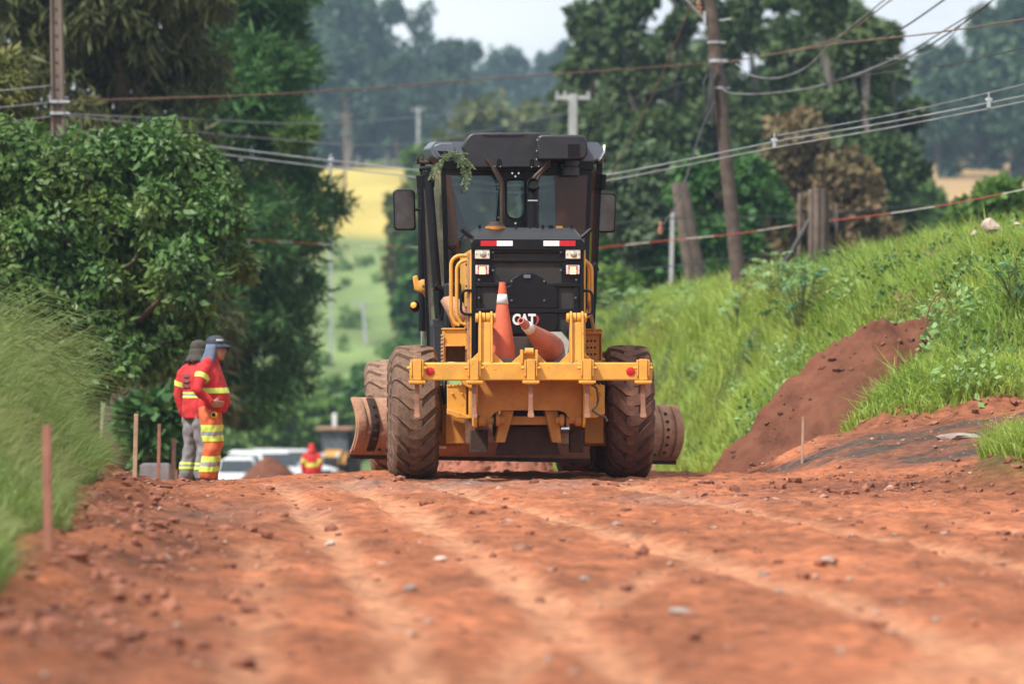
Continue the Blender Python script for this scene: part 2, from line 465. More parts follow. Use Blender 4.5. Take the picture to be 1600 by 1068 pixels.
# ================================================================ motor grader
M_YEL = mat('machine_yellow', (.72,.36,.035), .36, var=.14, scale=6, dust=.5, updust=.2, dustcol=(.44,.22,.09), bump=.06, chips=.75)
M_YELD = mat('machine_yellow_dusty', (.46,.19,.02), .6, var=.22, scale=5, dust=.55, updust=.4, dustcol=(.30,.125,.055), chips=.7)
M_BLK = mat('machine_black', (.0045,.005,.0065), .36, var=.2, scale=8, dust=.05, updust=.08, dustcol=(.10,.085,.08), spec=.22)
M_BLKM = mat('machine_black_matte', (.0045,.005,.0065), .45, var=.2, scale=8, dust=.07, dustcol=(.09,.065,.05), spec=.2)
M_BLKD = mat('machine_black_dusty', (.03,.028,.027), .8, var=.3, scale=6, dust=.5, dustcol=(.12,.06,.04))
M_ROOF = mat('cab_roof_plastic', (.009,.010,.014), .38, var=.15, scale=5, dust=.12, updust=.2, dustcol=(.12,.115,.12), bump=.04, bscale=120)
M_ROOFL = mat('cab_roof_panel', (.10,.12,.16), .3, var=.1, scale=5, dust=.15, dustcol=(.2,.2,.2))
M_RUB = mat('tyre_rubber', (.055,.042,.036), .85, var=.3, scale=9, dust=.85, updust=.30, dustcol=(.215,.118,.070), bump=.35, bscale=55)
M_RUBR = mat('tyre_rubber_red_mud', (.04,.028,.023), .88, var=.3, scale=9, dust=.9, updust=.35, dustcol=(.165,.066,.038), bump=.35, bscale=55)
M_MUD = mat('mud_caked_steel', (.30,.15,.09), .9, var=.35, scale=7, dust=.7, updust=.3, dustcol=(.46,.26,.165), bump=.5, bscale=22)
M_MUDD = mat('mud_caked_shaded', (.03,.016,.012), .9, var=.3, scale=7, dust=.3, dustcol=(.10,.045,.028), bump=.5, bscale=22)  # mud for underside parts, base darkened to carry their shade
M_RUST = mat('rusty_steel', (.23,.095,.05), .75, var=.3, scale=16, dust=.3, dustcol=(.36,.22,.16), bump=.3, bscale=60)
M_BRNP = mat('rusty_pipe', (.075,.05,.04), .38, metal=.3, var=.3, scale=14)
M_CHR = mat('chrome_rod', (.62,.64,.66), .16, metal=1, var=.05)
M_REDR = mat('red_reflector', (.50,.012,.02), .3, var=.15, scale=40)
M_WHTR = mat('white_reflector', (.72,.72,.74), .35, var=.05)
M_LAMP = mat('clear_lamp_lens', (.66,.62,.50), .2, var=.15, scale=30)
M_LAMPG = mat('lamp_bowl', (.50,.48,.42), .15, metal=.6, var=.2, scale=50)
M_TAIL = mat('tail_lamp_lens', (.62,.55,.55), .25, var=.2, scale=60)
M_GLOW = mat('lit_tail_lamp', (.9,.45,.3), .3, emit=(1.0,.30,.10), es=1.3)
M_GLOW2 = mat('lit_tail_lamp_core', (.9,.6,.3), .3, emit=(1.0,.62,.22), es=1.3)
M_LOGO = mat('logo_white', (.75,.75,.74), .5, var=.06, scale=30, dust=.15)
M_LOGOR = mat('logo_red', (.38,.02,.03), .5, var=.12, scale=30, dust=.1)
M_AMB = mat('amber_lens', (.75,.30,.03), .25, var=.1, emit=(1,.45,.08), es=.5)

def glass_mat(name, tint, dust=.2, dcol=(.3,.2,.15), gl=.9, scale=5, stretch=(1,1,1)):
    m, n, l, b = newmat(name); n.remove(b)
    tr = n.new('ShaderNodeBsdfTransparent'); tr.inputs[0].default_value = (*tint, 1)
    gs = n.new('ShaderNodeBsdfGlossy'); gs.inputs['Roughness'].default_value = .03
    fr = n.new('ShaderNodeFresnel'); fr.inputs[0].default_value = 1.55
    m1 = n.new('ShaderNodeMixShader'); l.new(fr.outputs[0], m1.inputs[0]); l.new(tr.outputs[0], m1.inputs[1]); l.new(gs.outputs[0], m1.inputs[2])
    df = n.new('ShaderNodeBsdfDiffuse')
    tc = n.new('ShaderNodeTexCoord'); mp = n.new('ShaderNodeMapping'); mp.inputs['Scale'].default_value = stretch; l.new(tc.outputs['Object'], mp.inputs[0])
    no = nd(n, 'ShaderNodeTexNoise'); no.inputs['Scale'].default_value = scale; no.inputs['Detail'].default_value = 8; no.inputs['Roughness'].default_value = .65
    l.new(mp.outputs[0], no.inputs['Vector'])
    l.new(ramp(n, l, no.outputs['Fac'], .3, .7, (*[c*.55 for c in dcol], 1), (*[c*1.2 for c in dcol], 1)), df.inputs[0])
    k = ramp(n, l, no.outputs['Fac'], .25, .75, (dust*.55,)*3+(1,), (min(1, dust*1.3),)*3+(1,))
    m2 = n.new('ShaderNodeMixShader'); l.new(k, m2.inputs[0]); l.new(m1.outputs[0], m2.inputs[1]); l.new(df.outputs[0], m2.inputs[2])
    l.new(m2.outputs[0], n['Material Output'].inputs['Surface'])
    return m
M_GLS = glass_mat('cab_glass', (.55,.66,.70), .06, (.20,.26,.30))
M_GLSB = glass_mat('cab_glass_earth_reflection', (.45,.5,.5), .50, (.125,.055,.034), scale=6, stretch=(1,1,2.2))  # brown diffuse film paints the red earth mirrored in the panes
M_GLSD = glass_mat('cab_glass_door_dust_sheen', (.5,.5,.48), .24, (.36,.30,.27), scale=1.6)  # dust film that also paints the tan-grey reflection on the door pane
M_MIRR = mat('mirror_glass', (.10,.09,.085), .05, metal=.9, var=.1, dust=.25, dustcol=(.08,.05,.035))

def mesh_panel_mat():
    m, n, l, b = newmat('perforated_grille')
    tc = n.new('ShaderNodeTexCoord'); mp = n.new('ShaderNodeMapping'); mp.inputs['Rotation'].default_value = (0, R(45), 0)
    mp.inputs['Scale'].default_value = (58, 58, 58)
    sx = n.new('ShaderNodeSeparateXYZ'); cb = n.new('ShaderNodeCombineXYZ')
    l.new(tc.outputs['Object'], mp.inputs[0]); l.new(mp.outputs[0], sx.inputs[0]); l.new(sx.outputs['X'], cb.inputs['X']); l.new(sx.outputs['Z'], cb.inputs['Y'])
    vo = nd(n, 'ShaderNodeTexVoronoi', voronoi_dimensions='2D'); vo.inputs['Scale'].default_value = 1; vo.inputs['Randomness'].default_value = 0
    l.new(cb.outputs[0], vo.inputs['Vector'])
    k = ramp(n, l, vo.outputs['Distance'], .36, .42)
    no = nd(n, 'ShaderNodeTexNoise'); no.inputs['Scale'].default_value = 4; no.inputs['Detail'].default_value = 6; l.new(tc.outputs['Object'], no.inputs['Vector'])
    rim = mixc(n, l, ramp(n, l, no.outputs['Fac'], .35, .65), (.022,.022,.023), (.065,.05,.042))
    l.new(mixc(n, l, k, (.003,.003,.003), rim), b.inputs['Base Color']); b.inputs['Roughness'].default_value = .6
    bp = nd(n, 'ShaderNodeBump'); bp.inputs['Strength'].default_value = .8; bp.inputs['Distance'].default_value = .004
    l.new(k, bp.inputs['Height']); l.new(bp.outputs[0], b.inputs['Normal'])
    return m
M_PERF = mesh_panel_mat()

GO = Vector((0.085, 36.4, 0.0)); GYAW = R(3.0)
GR = empty('motor_grader', GO, (0, 0, GYAW))
tag(GR, 'dusty yellow and black motor grader parked on the red dirt road, seen from behind', 'motor grader')
def gp(px, py, d):
    """grader coordinates (x, z) of photo pixel (px, py) on the plane d metres ahead of the rear axle"""
    a = (px-800)/F; f = (-math.sin(GYAW), math.cos(GYAW)); r = (math.cos(GYAW), math.sin(GYAW))
    t = (d + GO.x*f[0] + GO.y*f[1])/(a*f[0] + f[1])
    X = t*a - GO.x; Y = t - GO.y
    return X*r[0] + Y*r[1], CZ - t*(py-534)/F
def gpoly(pts, d): return [gp(a, b, d) for a, b in pts]
def g3(px, py, d):
    x, z = gp(px, py, d); return Vector((x, d, z))
def gpart(name, mb, m, parent=GR, bevel=.006, smooth=35, **k): return part(name, mb, m, parent, bevel, smooth, **k)

# ---- wheels -----------------------------------------------------------
TR = .60
def tyre_profile():
    half = [(.30,.165),(.345,.19),(.42,.212),(.50,.212),(.555,.20),(.588,.175),(.598,.12),(.604,.05)]
    return half + [(r, -h) for r, h in half[::-1]]
tyre_me = MB().lathe(tyre_profile(), 56, 'x').mesh('tyre', 60)
rim_mb = MB().lathe([(.31,.17),(.29,.165),(.285,.10),(.20,.06),(.18,.09),(.10,.10),(.0,.10)], 32, 'x').lathe([(.31,-.17),(.29,-.165),(.285,-.10),(.20,-.06),(.18,-.09),(.10,-.10),(.0,-.10)], 32, 'x')
for k_ in range(10):
    a_ = 2*PI*k_/10; rim_mb.cyl((.055, .235*math.cos(a_), .235*math.sin(a_)), (.085, .235*math.cos(a_), .235*math.sin(a_)), .017, 6).cyl((-.055, .235*math.cos(a_), .235*math.sin(a_)), (-.085, .235*math.cos(a_), .235*math.sin(a_)), .017, 6)
rim_me = rim_mb.mesh('rim', 35)
def rad_at(u):
    pr = [(0,.604),(.05,.604),(.12,.598),(.175,.588),(.20,.555),(.214,.50)]
    return float(np.interp(abs(u), [p[0] for p in pr], [p[1] for p in pr]))
def lug_mesh(side):
    """one bent traction bar: flat across the middle, then running back and out to the shoulder"""
    us = np.array([-.055, 0.0, .055, .085, .13, .175, .20, .216])
    vc = np.array([.012, .012, .0, -.03, -.072, -.112, -.135, -.15])
    wd = np.array([.040, .045, .048, .050, .052, .054, .056, .056])
    hh = np.array([.030, .032, .033, .034, .034, .030, .022, .010])
    mb = MB(); rows = []
    for u, v, w, h in zip(us, vc, wd, hh):
        r = rad_at(u); sec = []
        for dv, dh in ((-w-.012, -.012), (-w, h), (w, h), (w+.012, -.012)):
            th = (v+dv)/.6; rr = r + dh*(1 if abs(u) < .19 else .8); uu = u*side*(1 + (.03 if dh > 0 and abs(u) > .19 else 0))
            sec.append((uu, rr*math.cos(th), rr*math.sin(th)))
        rows.append(sec)
    mb.sheet(rows); mb.add(rows[0], [(0,1,2,3)]); mb.add(rows[-1], [(3,2,1,0)])
    return mb.mesh('tread_lug', 30)
lugs = {}
for s_ in (1, -1): lugs[s_] = lug_mesh(s_)
def wheel(x, y, zc, rm, scale=1.0, lean=0, spin=0, muddy=0):
    t = link('tyre', tyre_me if not muddy else tyre_me.copy(), None, GR, (x, y, zc), (0, lean, 0))
    t.scale = (scale,)*3
    if not t.data.materials: t.data.materials.append(rm)
    r = link('rim', rim_me, M_YELD, t)
    n = 21
    for i in range(n):
        for s_ in (1, -1):
            key = (s_, muddy)
            if key not in lugs:
                lugs[key] = lugs[s_].copy(); lugs[key].materials.clear(); lugs[key].materials.append(rm)
            o = link('tread_lug', lugs[key], None, t)
            # bars lie with the point of the V up on the side that faces backwards
            o.rotation_euler = (PI - 2*PI*(i + (0 if s_ > 0 else .5))/n + spin, 0, 0)
    return t
ZW = .615
wheel(-1.01, 0, ZW, M_RUB, muddy=1)
wheel(1.01, 0, ZW, M_RUBR, muddy=2, spin=.1)
wheel(-1.01, 1.52, ZW-.06, M_RUB, muddy=1, spin=.2)
wheel(1.01, 1.52, ZW-.06, M_RUBR, muddy=2, spin=.3)
wheel(-1.13, 6.7, .43, mat('tyre_rubber_tan_mud', (.09,.06,.048), .9, var=.3, scale=9, dust=.9, updust=.3, dustcol=(.30,.175,.115), bump=.35, bscale=55), 1.03, R(-4), .1, muddy=3)
wheel(.96, 6.7, .43, M_RUBR, 1.03, R(-4), .3, muddy=2)

# ---- tandem cases, axles, rear frame ------------------------------------
for s_ in (-1, 1):
    mb = MB().b2(*sorted((s_*.58, s_*.76)), -.25, 1.8, .40, .86)
    for k_ in range(4): mb.cyl((s_*.67, -.26, .46+.11*k_), (s_*.67, -.28, .46+.11*k_), .016, 6)
    gpart('tandem_case', mb, M_YELD, bevel=.02)
    mb = MB().cyl((s_*.70, 0, ZW), (s_*.98, 0, ZW), .15, 20).cyl((s_*.76, -.0, ZW), (s_*.80, 0, ZW), .23, 20).b2(*sorted((s_*.58, s_*.80)), -.2, .2, .30, .44)
    gpart('wheel_hub', mb, M_YELD)
mb = MB().b2(-.44, .46, -.85, 3.0, .56, 1.02).b2(-.30, .32, -.95, -.6, .40, .62)
gpart('rear_frame', mb, M_MUDD, bevel=.02)
gpart('drawbar', MB().prism([(-.16,3.0),(.16,3.0),(.12,7.1),(-.12,7.1)], 1.15, 1.5, 'z').b2(-.28, .28, 6.5, 7.1, .75, 1.6).b2(-.12,.12,3.4,6.6,.55,.75), M_YELD, bevel=.02)
gpart('front_axle', MB().b2(-1.0, .86, 6.58, 6.82, .30, .52).b2(-.22, .1, 6.5, 6.9, .45, .85), M_MUDD, bevel=.02)
gpart('circle', MB().lathe([(.62,.60),(.78,.60),(.78,.72),(.62,.72)], 40, 'z', (0.05,4.1,0), close=True), M_MUDD)

# ---- moldboard ----------------------------------------------------------
def blade():
    prof = []
    N = 14
    for i in range(N+1):
        z = -.29 + .58*i/N
        prof.append((-.18*(1-(z/.30)**2), z))
    mb = MB(); L = 1.90
    rows = []
    for x in (-L, L): rows.append([(x, y, z) for y, z in prof])
    mb.sheet(rows)
    b = gpart('moldboard', mb, M_MUD, bevel=.004, solid=.035, loc=(.17, 4.1, .355), rot=(0, R(1.7), R(22)))
    for s_ in (-1, 1):
        e = MB(); rr = []
        for x in (L-.01, L-.10): rr.append([(s_*x, y-.03, z) for y, z in prof[1:]])
        e.sheet(rr); part('end_bit', e, M_MUD, b, .004, 35, .03)
        e = MB(); rr = []
        for x in (L-.16, L-.25): rr.append([(s_*x, y-.028, z) for y, z in prof[1:]])
        e.sheet(rr)
        part('bolt_strip', e, M_MUDD if s_ < 0 else M_MUD, b, .004, 35, .025)
        e = MB()
        for q in range(2, 14, 2):
            y, z = prof[q]; e.cyl((s_*(L-.205), y-.06, z), (s_*(L-.205), y-.03, z), .017, 6)
        for q in (0, 1, 2): e.cyl((s_*(L-.30-.09*q), prof[1][0]-.03, prof[1][1]+.015), (s_*(L-.30-.09*q), prof[1][0]-.06, prof[1][1]+.015), .017, 6)
        part('bolts', e, M_MUDD, b)['kind'] = 'stuff'
    part('cutting_edge', MB().b2(-L, L, -.035, .0, -.335, -.24), M_MUDD, b, .004)
    e = MB().b2(-1.2, 1.35, -.21, -.10, .13, .19).b2(-1.2, 1.3, -.2, -.09, -.14, -.08)
    e.prism([(-1.22,-.20),(-.9,-.22),(-.9,.17),(-1.12,.17),(-1.25,-.02)], -.24, -.09, 'y').prism([(-.88,-.1),(-.6,-.18),(-.6,.16),(-.88,.16)], -.3, -.1, 'y')
    part('slide_rail', e, M_MUD, b, .01)
    e = MB().b2(1.20, 1.42, -.30, -.12, -.12, .13).cyl((1.31,-.36,.0), (1.31,-.12,.0), .035, 10).b2(1.22,1.40,-.33,-.29,-.09,.09).b2(1.26,1.36,-.28,-.14,-.25,-.1)
    part('slide_bracket', e, M_MUD, b, .008)
    part('side_shift_rod', MB().cyl((.4,-.22,.02), (1.22,-.22,.02), .03, 12), M_CHR, b)
    return b
blade()

# ---- ripper -------------------------------------------------------------
RB = gpart('ripper_beam', MB().b2(-1.094, 1.108, -1.60, -1.44, .93, 1.094), M_YEL, bevel=.014)
def holder(x):
    h = MB().b2(x-.038, x+.038, -1.665, -1.595, .935, 1.125)
    for s_ in (-1, 1):
        h.b2(x+s_*.050-.008, x+s_*.050+.008, -1.655, -1.59, .97, 1.118)
        h.cyl((x+s_*.055, -1.635, 1.045), (x+s_*.088, -1.635, 1.045), .015, 8)
    h.b2(x-.075, x+.075, -1.70, -1.56, .905, .932).b2(x-.055, x+.055, -1.69, -1.57, .895, .905)
    part('shank_holder', h, M_YEL, RB, .008)
    s = MB(); rows = []
    for z, y, w in ((.93,-1.63,.021),(.80,-1.63,.021),(.70,-1.635,.021),(.645,-1.64,.024),(.62,-1.655,.030),(.60,-1.665,.026)):
        rows.append([(x-w, y-.022, z), (x+w, y-.022, z), (x+w, y+.03, z), (x-w, y+.03, z), (x-w, y-.022, z)])
    s.sheet(rows); s.add(rows[-1][:4], [(0,1,2,3)])
    part('ripper_shank', s, M_RUST, RB, .006)
for x_ in (-1.03, -.513, 0.0, .512, 1.02): holder(x_)
for x_ in (-.911, .907):
    part('red_reflector', MB().lathe([(.0,-.008),(.03,-.008),(.038,-.004),(.039,.003)], 24, 'y', (x_, -1.604, 1.013)), M_REDR, RB, 0, 50)
def arm(xc):
    a = MB()
    for s_ in (-1, 1): a.prism([(-1.60,1.085),(-1.36,1.085),(-1.40,1.46),(-1.43,1.545),(-1.50,1.56),(-1.55,1.53)], xc+s_*.052-.010, xc+s_*.052+.010, 'x')
    a.prism([(-1.575,1.085),(-1.545,1.085),(-1.50,1.46),(-1.53,1.46)], xc-.042, xc+.042, 'x')
    o = part('ripper_arm', a, M_YEL, RB, .005)
    p_ = MB().cyl((xc-.092,-1.48,1.50), (xc-.064,-1.48,1.50), .042, 18).cyl((xc+.064,-1.48,1.50), (xc+.092,-1.48,1.50), .042, 18).cyl((xc-.040,-1.48,1.50), (xc-.002,-1.48,1.50), .046, 18).cyl((xc+.004,-1.48,1.50), (xc+.040,-1.48,1.50), .046, 18)
    part('pin', p_, M_YEL, o, .006)
    gs = MB()
    for s_ in (-1, 1): gs.prism([(xc+s_*.064,1.09),(xc+s_*.165,1.09),(xc+s_*.064,1.19)], -1.53, -1.51, 'y')
    part('gusset', gs, M_YEL, o, .003)
    mb = MB().cyl((xc, -1.42, 1.50), (xc, -.75, 1.32), .05, 14); part('lift_cylinder', mb, M_BLKM, o)
arm(-.403); arm(.425)
mb = MB().prism([(-.175,1.09),(.155,1.09),(.06,1.17),(.055,1.195),(-.075,1.195),(-.08,1.175)], -1.53, -1.51, 'y')
for x_ in (-.078, .055): mb.b2(x_-.010, x_+.010, -1.61, -1.44, 1.085, 1.21)
part('centre_bracket', mb, M_YEL, RB, .004)
part('bracket_pin', MB().cyl((-.05,-1.55,1.195), (.03,-1.55,1.195), .032, 14), M_YEL, RB, .005)
# carriage behind the beam: sloping plate with two arched cut-outs, side plates, deck that carries the cones
pl = [(-.47,.93),(-.47,.62),(-.43,.56),(-.365,.56),(-.35,.585),(-.31,.635),(-.25,.655),(.27,.655),(.33,.635),(.37,.585),(.385,.56),(.45,.56),(.49,.62),(.49,.93)]
gpart('ripper_plate', MB().prism(pl, -1.30, -1.27, 'y'), M_YELD)
for x_ in (-.485, .505): gpart('ripper_side_plate', MB().prism([(-1.5,.93),(-.75,.93),(-.75,.50),(-1.30,.50)], x_-.012, x_+.012, 'x'), M_YEL)
gpart('ripper_deck', MB().b2(-.50, .52, -1.45, -.98, 1.075, 1.092), M_YELD)
for s_, xc in ((-1,-.36),(1,.385)):
    hb_ = MB()
    hb_.cyl((xc-.10,-1.26,.565), (xc-.03,-1.26,.565), .055, 18).cyl((xc+.04,-1.26,.565), (xc+.10,-1.26,.565), .055, 18)
    hb_.cyl((xc-.14,-1.26,.565), (xc+.14,-1.26,.565), .035, 14)
    gpart('hinge_barrel', hb_, M_YELD)
for xc in (-.31, .335): gpart('hinge_ring', MB().cyl((xc-.01,-1.26,.565), (xc+.01,-1.26,.565), .062, 18), M_BLKM)
ra = MB()
for s_ in (-1, 1):
    xc = .012 + s_*.20
    ra.prism([(xc-.06,.655),(xc+.06,.655),(xc+.035+s_*.06,.36),(xc-.05+s_*.06,.36)], -1.22, -.7, 'y')
ra.b2(-.20, .22, -1.15, -.8, .52, .60)
gpart('ripper_link', ra, M_YELD)
gpart('hitch_plate', MB().prism([(-.22,.50),(.24,.50),(.31,.24),(-.29,.24)], -1.0, -.9, 'y'), M_MUDD)
gpart('tow_hitch', MB().b2(-.52,-.36,-1.0,-.8,.26,.47), M_MUDD); gpart('tow_hitch', MB().b2(.40,.52,-1.0,-.8,.26,.46), M_MUDD)

# ---- engine enclosure -----------------------------------------------------
x0, x1, yb = -.500, .526, -.92
side = MB()
for x_ in (x0-.022, x1+.004): side.b2(x_, x_+.018, yb+.0, 1.45, 1.05, 2.13)
es_ = gpart('hood_side_panel', side, M_YEL)
hb2 = MB()
for k_ in range(26):
    z = 1.08 + k_*.040; hb2.cyl((x0-.022, yb+.05+.05*(k_ % 3), z), (x0-.034, yb+.05+.05*(k_ % 3), z), .010, 8)
for k_ in range(10): hb2.cyl((x0-.022, yb+.35+.04*(k_ % 2), 1.1+.1*k_), (x0-.04, yb+.35, 1.1+.1*k_), .012, 8)
part('panel_bolts', hb2, M_BLKM, es_)
fl = MB().b2(x0-.045, x0-.022, yb+.02, yb+.16, 1.06, 2.10); part('panel_flange', fl, M_MUD, es_, .003)
gpart('engine_block', MB().b2(x0+.01, x1-.01, yb+.12, 1.45, 1.0, 2.12), M_BLKM)
FR = gpart('rear_grille_frame', MB().b2(x0, x0+.038, yb-.02, yb+.1, 1.05, 2.14).b2(x1-.034, x1, yb-.02, yb+.1, 1.05, 2.14).b2(x0, x1, yb-.02, yb+.1, 2.10, 2.14), M_BLK, bevel=.005)
part('perforated_panel', MB().b2(x0+.03, x1-.03, yb+.01, yb+.03, 1.05, 2.12), M_PERF, FR)
def fpx(a, b, c, d_, y0, y1, m, name='grille_bar', bev=.006):
    """a bar of the grille between photo pixels (a,b) top left and (c,d) bottom right"""
    xa, za = gp(a, b, yb); xb, zb = gp(c, d_, yb)
    return part(name, MB().b2(xa, xb, y0, y1, zb, za), m, FR, bev)
fpx(766, 389, 884, 395.5, yb-.015, yb+.02, M_BLKM)
fpx(743, 404, 907, 409.5, yb-.018, yb+.02, M_BLKM)
fpx(744, 442, 797, 448, yb-.02, yb+.02, M_BLKM); fpx(852, 442, 905, 448, yb-.02, yb+.02, M_BLKM)
fpx(744, 482, 905, 489, yb-.022, yb+.02, M_BLKM)
for a_, b_, c_, d__ in ((742,389,770,444),(878,389,908,444),(743,448,751.5,482),(896.5,448,905,482),(743,489,751,566),(897,489,906,566)): fpx(a_, b_, c_, d__, yb-.012, yb+.02, M_BLKM, 'grille_post')
acc = gpoly([(797,437),(807,431),(813,427),(834,427),(841,431),(853,437),(853,444),(871,449),(872,482),(780,482),(780,450),(797,446)], yb)
part('access_cover', MB().prism(acc, yb-.024, yb+.02, 'y'), M_BLKM, FR, .008)
part('cover_latch', MB().b2(*[gp(818,428,yb)[0], gp(829,428,yb)[0]], yb-.035, yb-.02, gp(0,434,yb)[1], gp(0,428.5,yb)[1]), M_ROOFL, FR, .004)
bl_ = MB()
for a_, b_ in ((799,439),(850,439),(799,469),(850,469),(770,394),(876,394),(770,422),(876,422),(748,437),(900,437),(748,465),(899,465)):
    xx, zz = gp(a_, b_, yb); bl_.cyl((xx, yb-.036, zz), (xx, yb-.0, zz), .010, 8)
part('bolts', bl_, M_ROOFL, FR)['kind'] = 'stuff'
lp = gpoly([(779,489),(871,489),(871,512),(862,522),(790,522),(779,512)], yb)
part('logo_panel', MB().prism(lp, yb-.016, yb+.02, 'y'), M_BLKM, FR, .006)
fpx(780, 526, 870, 566, yb-.010, yb+.02, M_BLKD, 'lower_panel')
def text_mesh(body, size, ext=.004, off=0.0, shear=0):
    cu = bpy.data.curves.new('lettering', 'FONT'); cu.body = body; cu.size = size; cu.extrude = ext; cu.offset = off; cu.align_x = 'CENTER'; cu.shear = shear
    o = bpy.data.objects.new('lettering', cu); COL.objects.link(o)
    bpy.context.view_layer.update()
    me = bpy.data.meshes.new_from_object(o.evaluated_get(bpy.context.evaluated_depsgraph_get()))
    bpy.data.objects.remove(o); bpy.data.curves.remove(cu)
    return me
xl, zl = gp(818.5, 506.5, yb)
tme = text_mesh('CAT', .135, .004, .0055)
o = link('logo_lettering', tme, M_LOGO, FR, (xl, yb-.021, zl), (R(90), 0, 0)); o.scale = (.80, 1, 1)
arc = [gp(px_, py_, yb) for px_, py_ in ((835,490.5),(840,493),(842.5,498),(841,503),(838,507),(835.5,507.5),(838,502.5),(838.5,498),(837,494),(834,491.5))]
part('logo_emblem', MB().prism(arc, yb-.024, yb-.014, 'y'), M_LOGOR, FR)
# lamps
for sgn, a_ in ((-1, 742), (1, 883.5)):
    xa, za = gp(a_, 390, yb); xb, zb = gp(a_+23, 404.5, yb)
    lm = part('work_lamp', MB().b2(xa, xb, yb-.045, yb-.012, zb, za), M_LAMP, FR, .006)
    part('lamp_bowl', MB().lathe([(.0,.0),(.024,.003),(.030,.008),(.033,.012)], 20, 'y', ((xa+xb)/2+.006, yb-.056, (za+zb)/2)), M_LAMPG, lm, 0, 50)
    part('lamp_screws', MB().cyl((xa+.014, yb-.05, (za+zb)/2), (xa+.014, yb-.044, (za+zb)/2), .005, 6).cyl((xb-.014, yb-.05, (za+zb)/2), (xb-.014, yb-.044, (za+zb)/2), .005, 6), M_BLKM, lm)
    xa, za = gp(a_+.7, 414.3, yb); xb, zb = gp(a_+21.7, 428.5, yb)
    tl = part('tail_lamp', MB().b2(xa, xb, yb-.045, yb-.012, zb, za), M_TAIL, FR, .005)
    led = MB(); core = MB(); nx_, nz_ = 7, 5
    for i in range(nx_):
        for j in range(nz_):
            cx = xa + (xb-xa)*(i+.5)/nx_; cz_ = zb + (za-zb)*(j+.5)/nz_
            if 2 <= i <= 4 and j <= 3:
                core.b2(cx-.0075, cx+.0075, yb-.049, yb-.044, cz_-.0075, cz_+.0075)
            elif 1 <= i <= 5: led.b2(cx-.006, cx+.006, yb-.048, yb-.044, cz_-.006, cz_+.006)
    part('led_cells', led, M_REDR, tl); part('lit_led_cells', core, M_GLOW2, tl)
    e2 = MB().b2(xa+(xb-xa)*.2, xb-(xb-xa)*.2, yb-.0475, yb-.045, zb+.002, zb+(za-zb)*.5); part('lit_strip', e2, M_GLOW, tl)
# hood top
ht = MB()
def ring(y, z0, z1, xa, xb, cut): return [(xa, y, z0), (xa, y, z1-cut), (xa+cut*.9, y, z1), (xb-cut*.9, y, z1), (xb, y, z1-cut), (xb, y, z0)]
rows = [ring(yb-.05, 2.132, 2.225, x0-.012, x1+.012, .035), ring(yb-.02, 2.132, 2.235, x0-.012, x1+.012, .04),
        ring(yb+.26, 2.132, 2.335, x0-.012, x1+.012, .085), ring(yb+.55, 2.132, 2.352, x0-.012, x1+.012, .085), ring(1.45, 2.132, 2.37, x0-.012, x1+.012, .085)]
ht.sheet([r + [r[0]] for r in rows]); ht.add(rows[0], [(5,4,3,2,1,0)]); ht.add(rows[-1], [(0,1,2,3,4,5)])
HT = gpart('hood_top', ht, M_BLK, bevel=.008)
for a_, m_ in ((751, M_REDR), (776.2, M_WHTR), (849, M_WHTR), (874.2, M_REDR)):
    xa, za = gp(a_, 376, yb-.05); xb, zb = gp(a_+25, 384.4, yb-.05)
    part('reflector_strip', MB().b2(xa, xb, yb-.057, yb-.051, zb, za), m_, HT, .001)
part('drain_slot', MB().b2(gp(823,0,yb)[0], gp(826,0,yb)[0], yb-.054, yb-.049, 2.165, 2.195), M_BLKM, HT)
part('filler_cap', MB().lathe([(.0,.055),(.05,.055),(.055,.045),(.055,.03),(.075,.028),(.085,.0),(.085,-.03)], 20, 'z', (-.27, yb+.33, 2.345)), M_BLKD, HT)
part('filler_ring', MB().lathe([(.095,.012),(.095,-.02)], 20, 'z', (-.27, yb+.33, 2.345)).b2(.30,.36,yb+.35,yb+.40,2.34,2.362), M_YELD, HT)
kb = MB()
for x_, y_, r_ in ((-.08,.3,.012),(.05,.34,.012),(.17,.3,.014),(.245,.33,.028),(.44,.3,.012),(-.42,.3,.012),(.12,.34,.01)): kb.cyl((x_, yb+y_, 2.335), (x_, yb+y_, 2.368), r_, 8)
part('hood_knobs', kb, M_BLKM, HT)
for s_ in (-1, 1):
    xe = x0-.01 if s_ < 0 else x1+.01
    for q in (0, .22):
        mb = MB().tube([(xe-s_*.03, yb+.16+q, 2.235), (xe+s_*.03, yb+.16+q, 2.285), (xe+s_*.075, yb+.17+q, 2.325)], .018, 8)
        part('lift_handle', mb, M_BLK, HT, 0, 60)
# railings
def rail(pts, r, m, name='handrail'): return gpart(name, MB().tube(pts, r, 10), m, bevel=0, smooth=60)
def arcrail(s_, xe, y, out, zt, zb_, r, m, name, rad=.09):
    pts = [(xe, y, zt)]
    for k_ in range(6):
        a = PI/2*k_/5; pts.append((xe + s_*(out-rad+rad*math.sin(a)), y, zt-rad+rad*math.cos(a)))
    if zb_ is not None and name == 'grab_handle':
        for k_ in range(6):
            a = PI/2*k_/5; pts.append((xe + s_*(out-rad+rad*math.cos(a)), y, zb_+rad-rad*math.sin(a)))
        pts.append((xe, y, zb_))
    else:
        pts += [(xe+s_*out, y, zb_+.1), (xe+s_*(out-.03), y, zb_+.02), (xe+s_*(out-.08), y, zb_)]
    rail(pts, r, m, name)
arcrail(-1, x0-.02, yb+.10, .12, 2.035, 1.44, .017, M_YEL, 'handrail')
arcrail(-1, x0-.02, yb+.60, .155, 2.09, 1.44, .018, M_YEL, 'handrail')
arcrail(1, x1+.02, yb+.14, .07, 2.03, 1.5, .017, M_YEL, 'handrail')
arcrail(1, x1+.02, yb+.55, .075, 2.06, 1.5, .018, M_YEL, 'handrail')
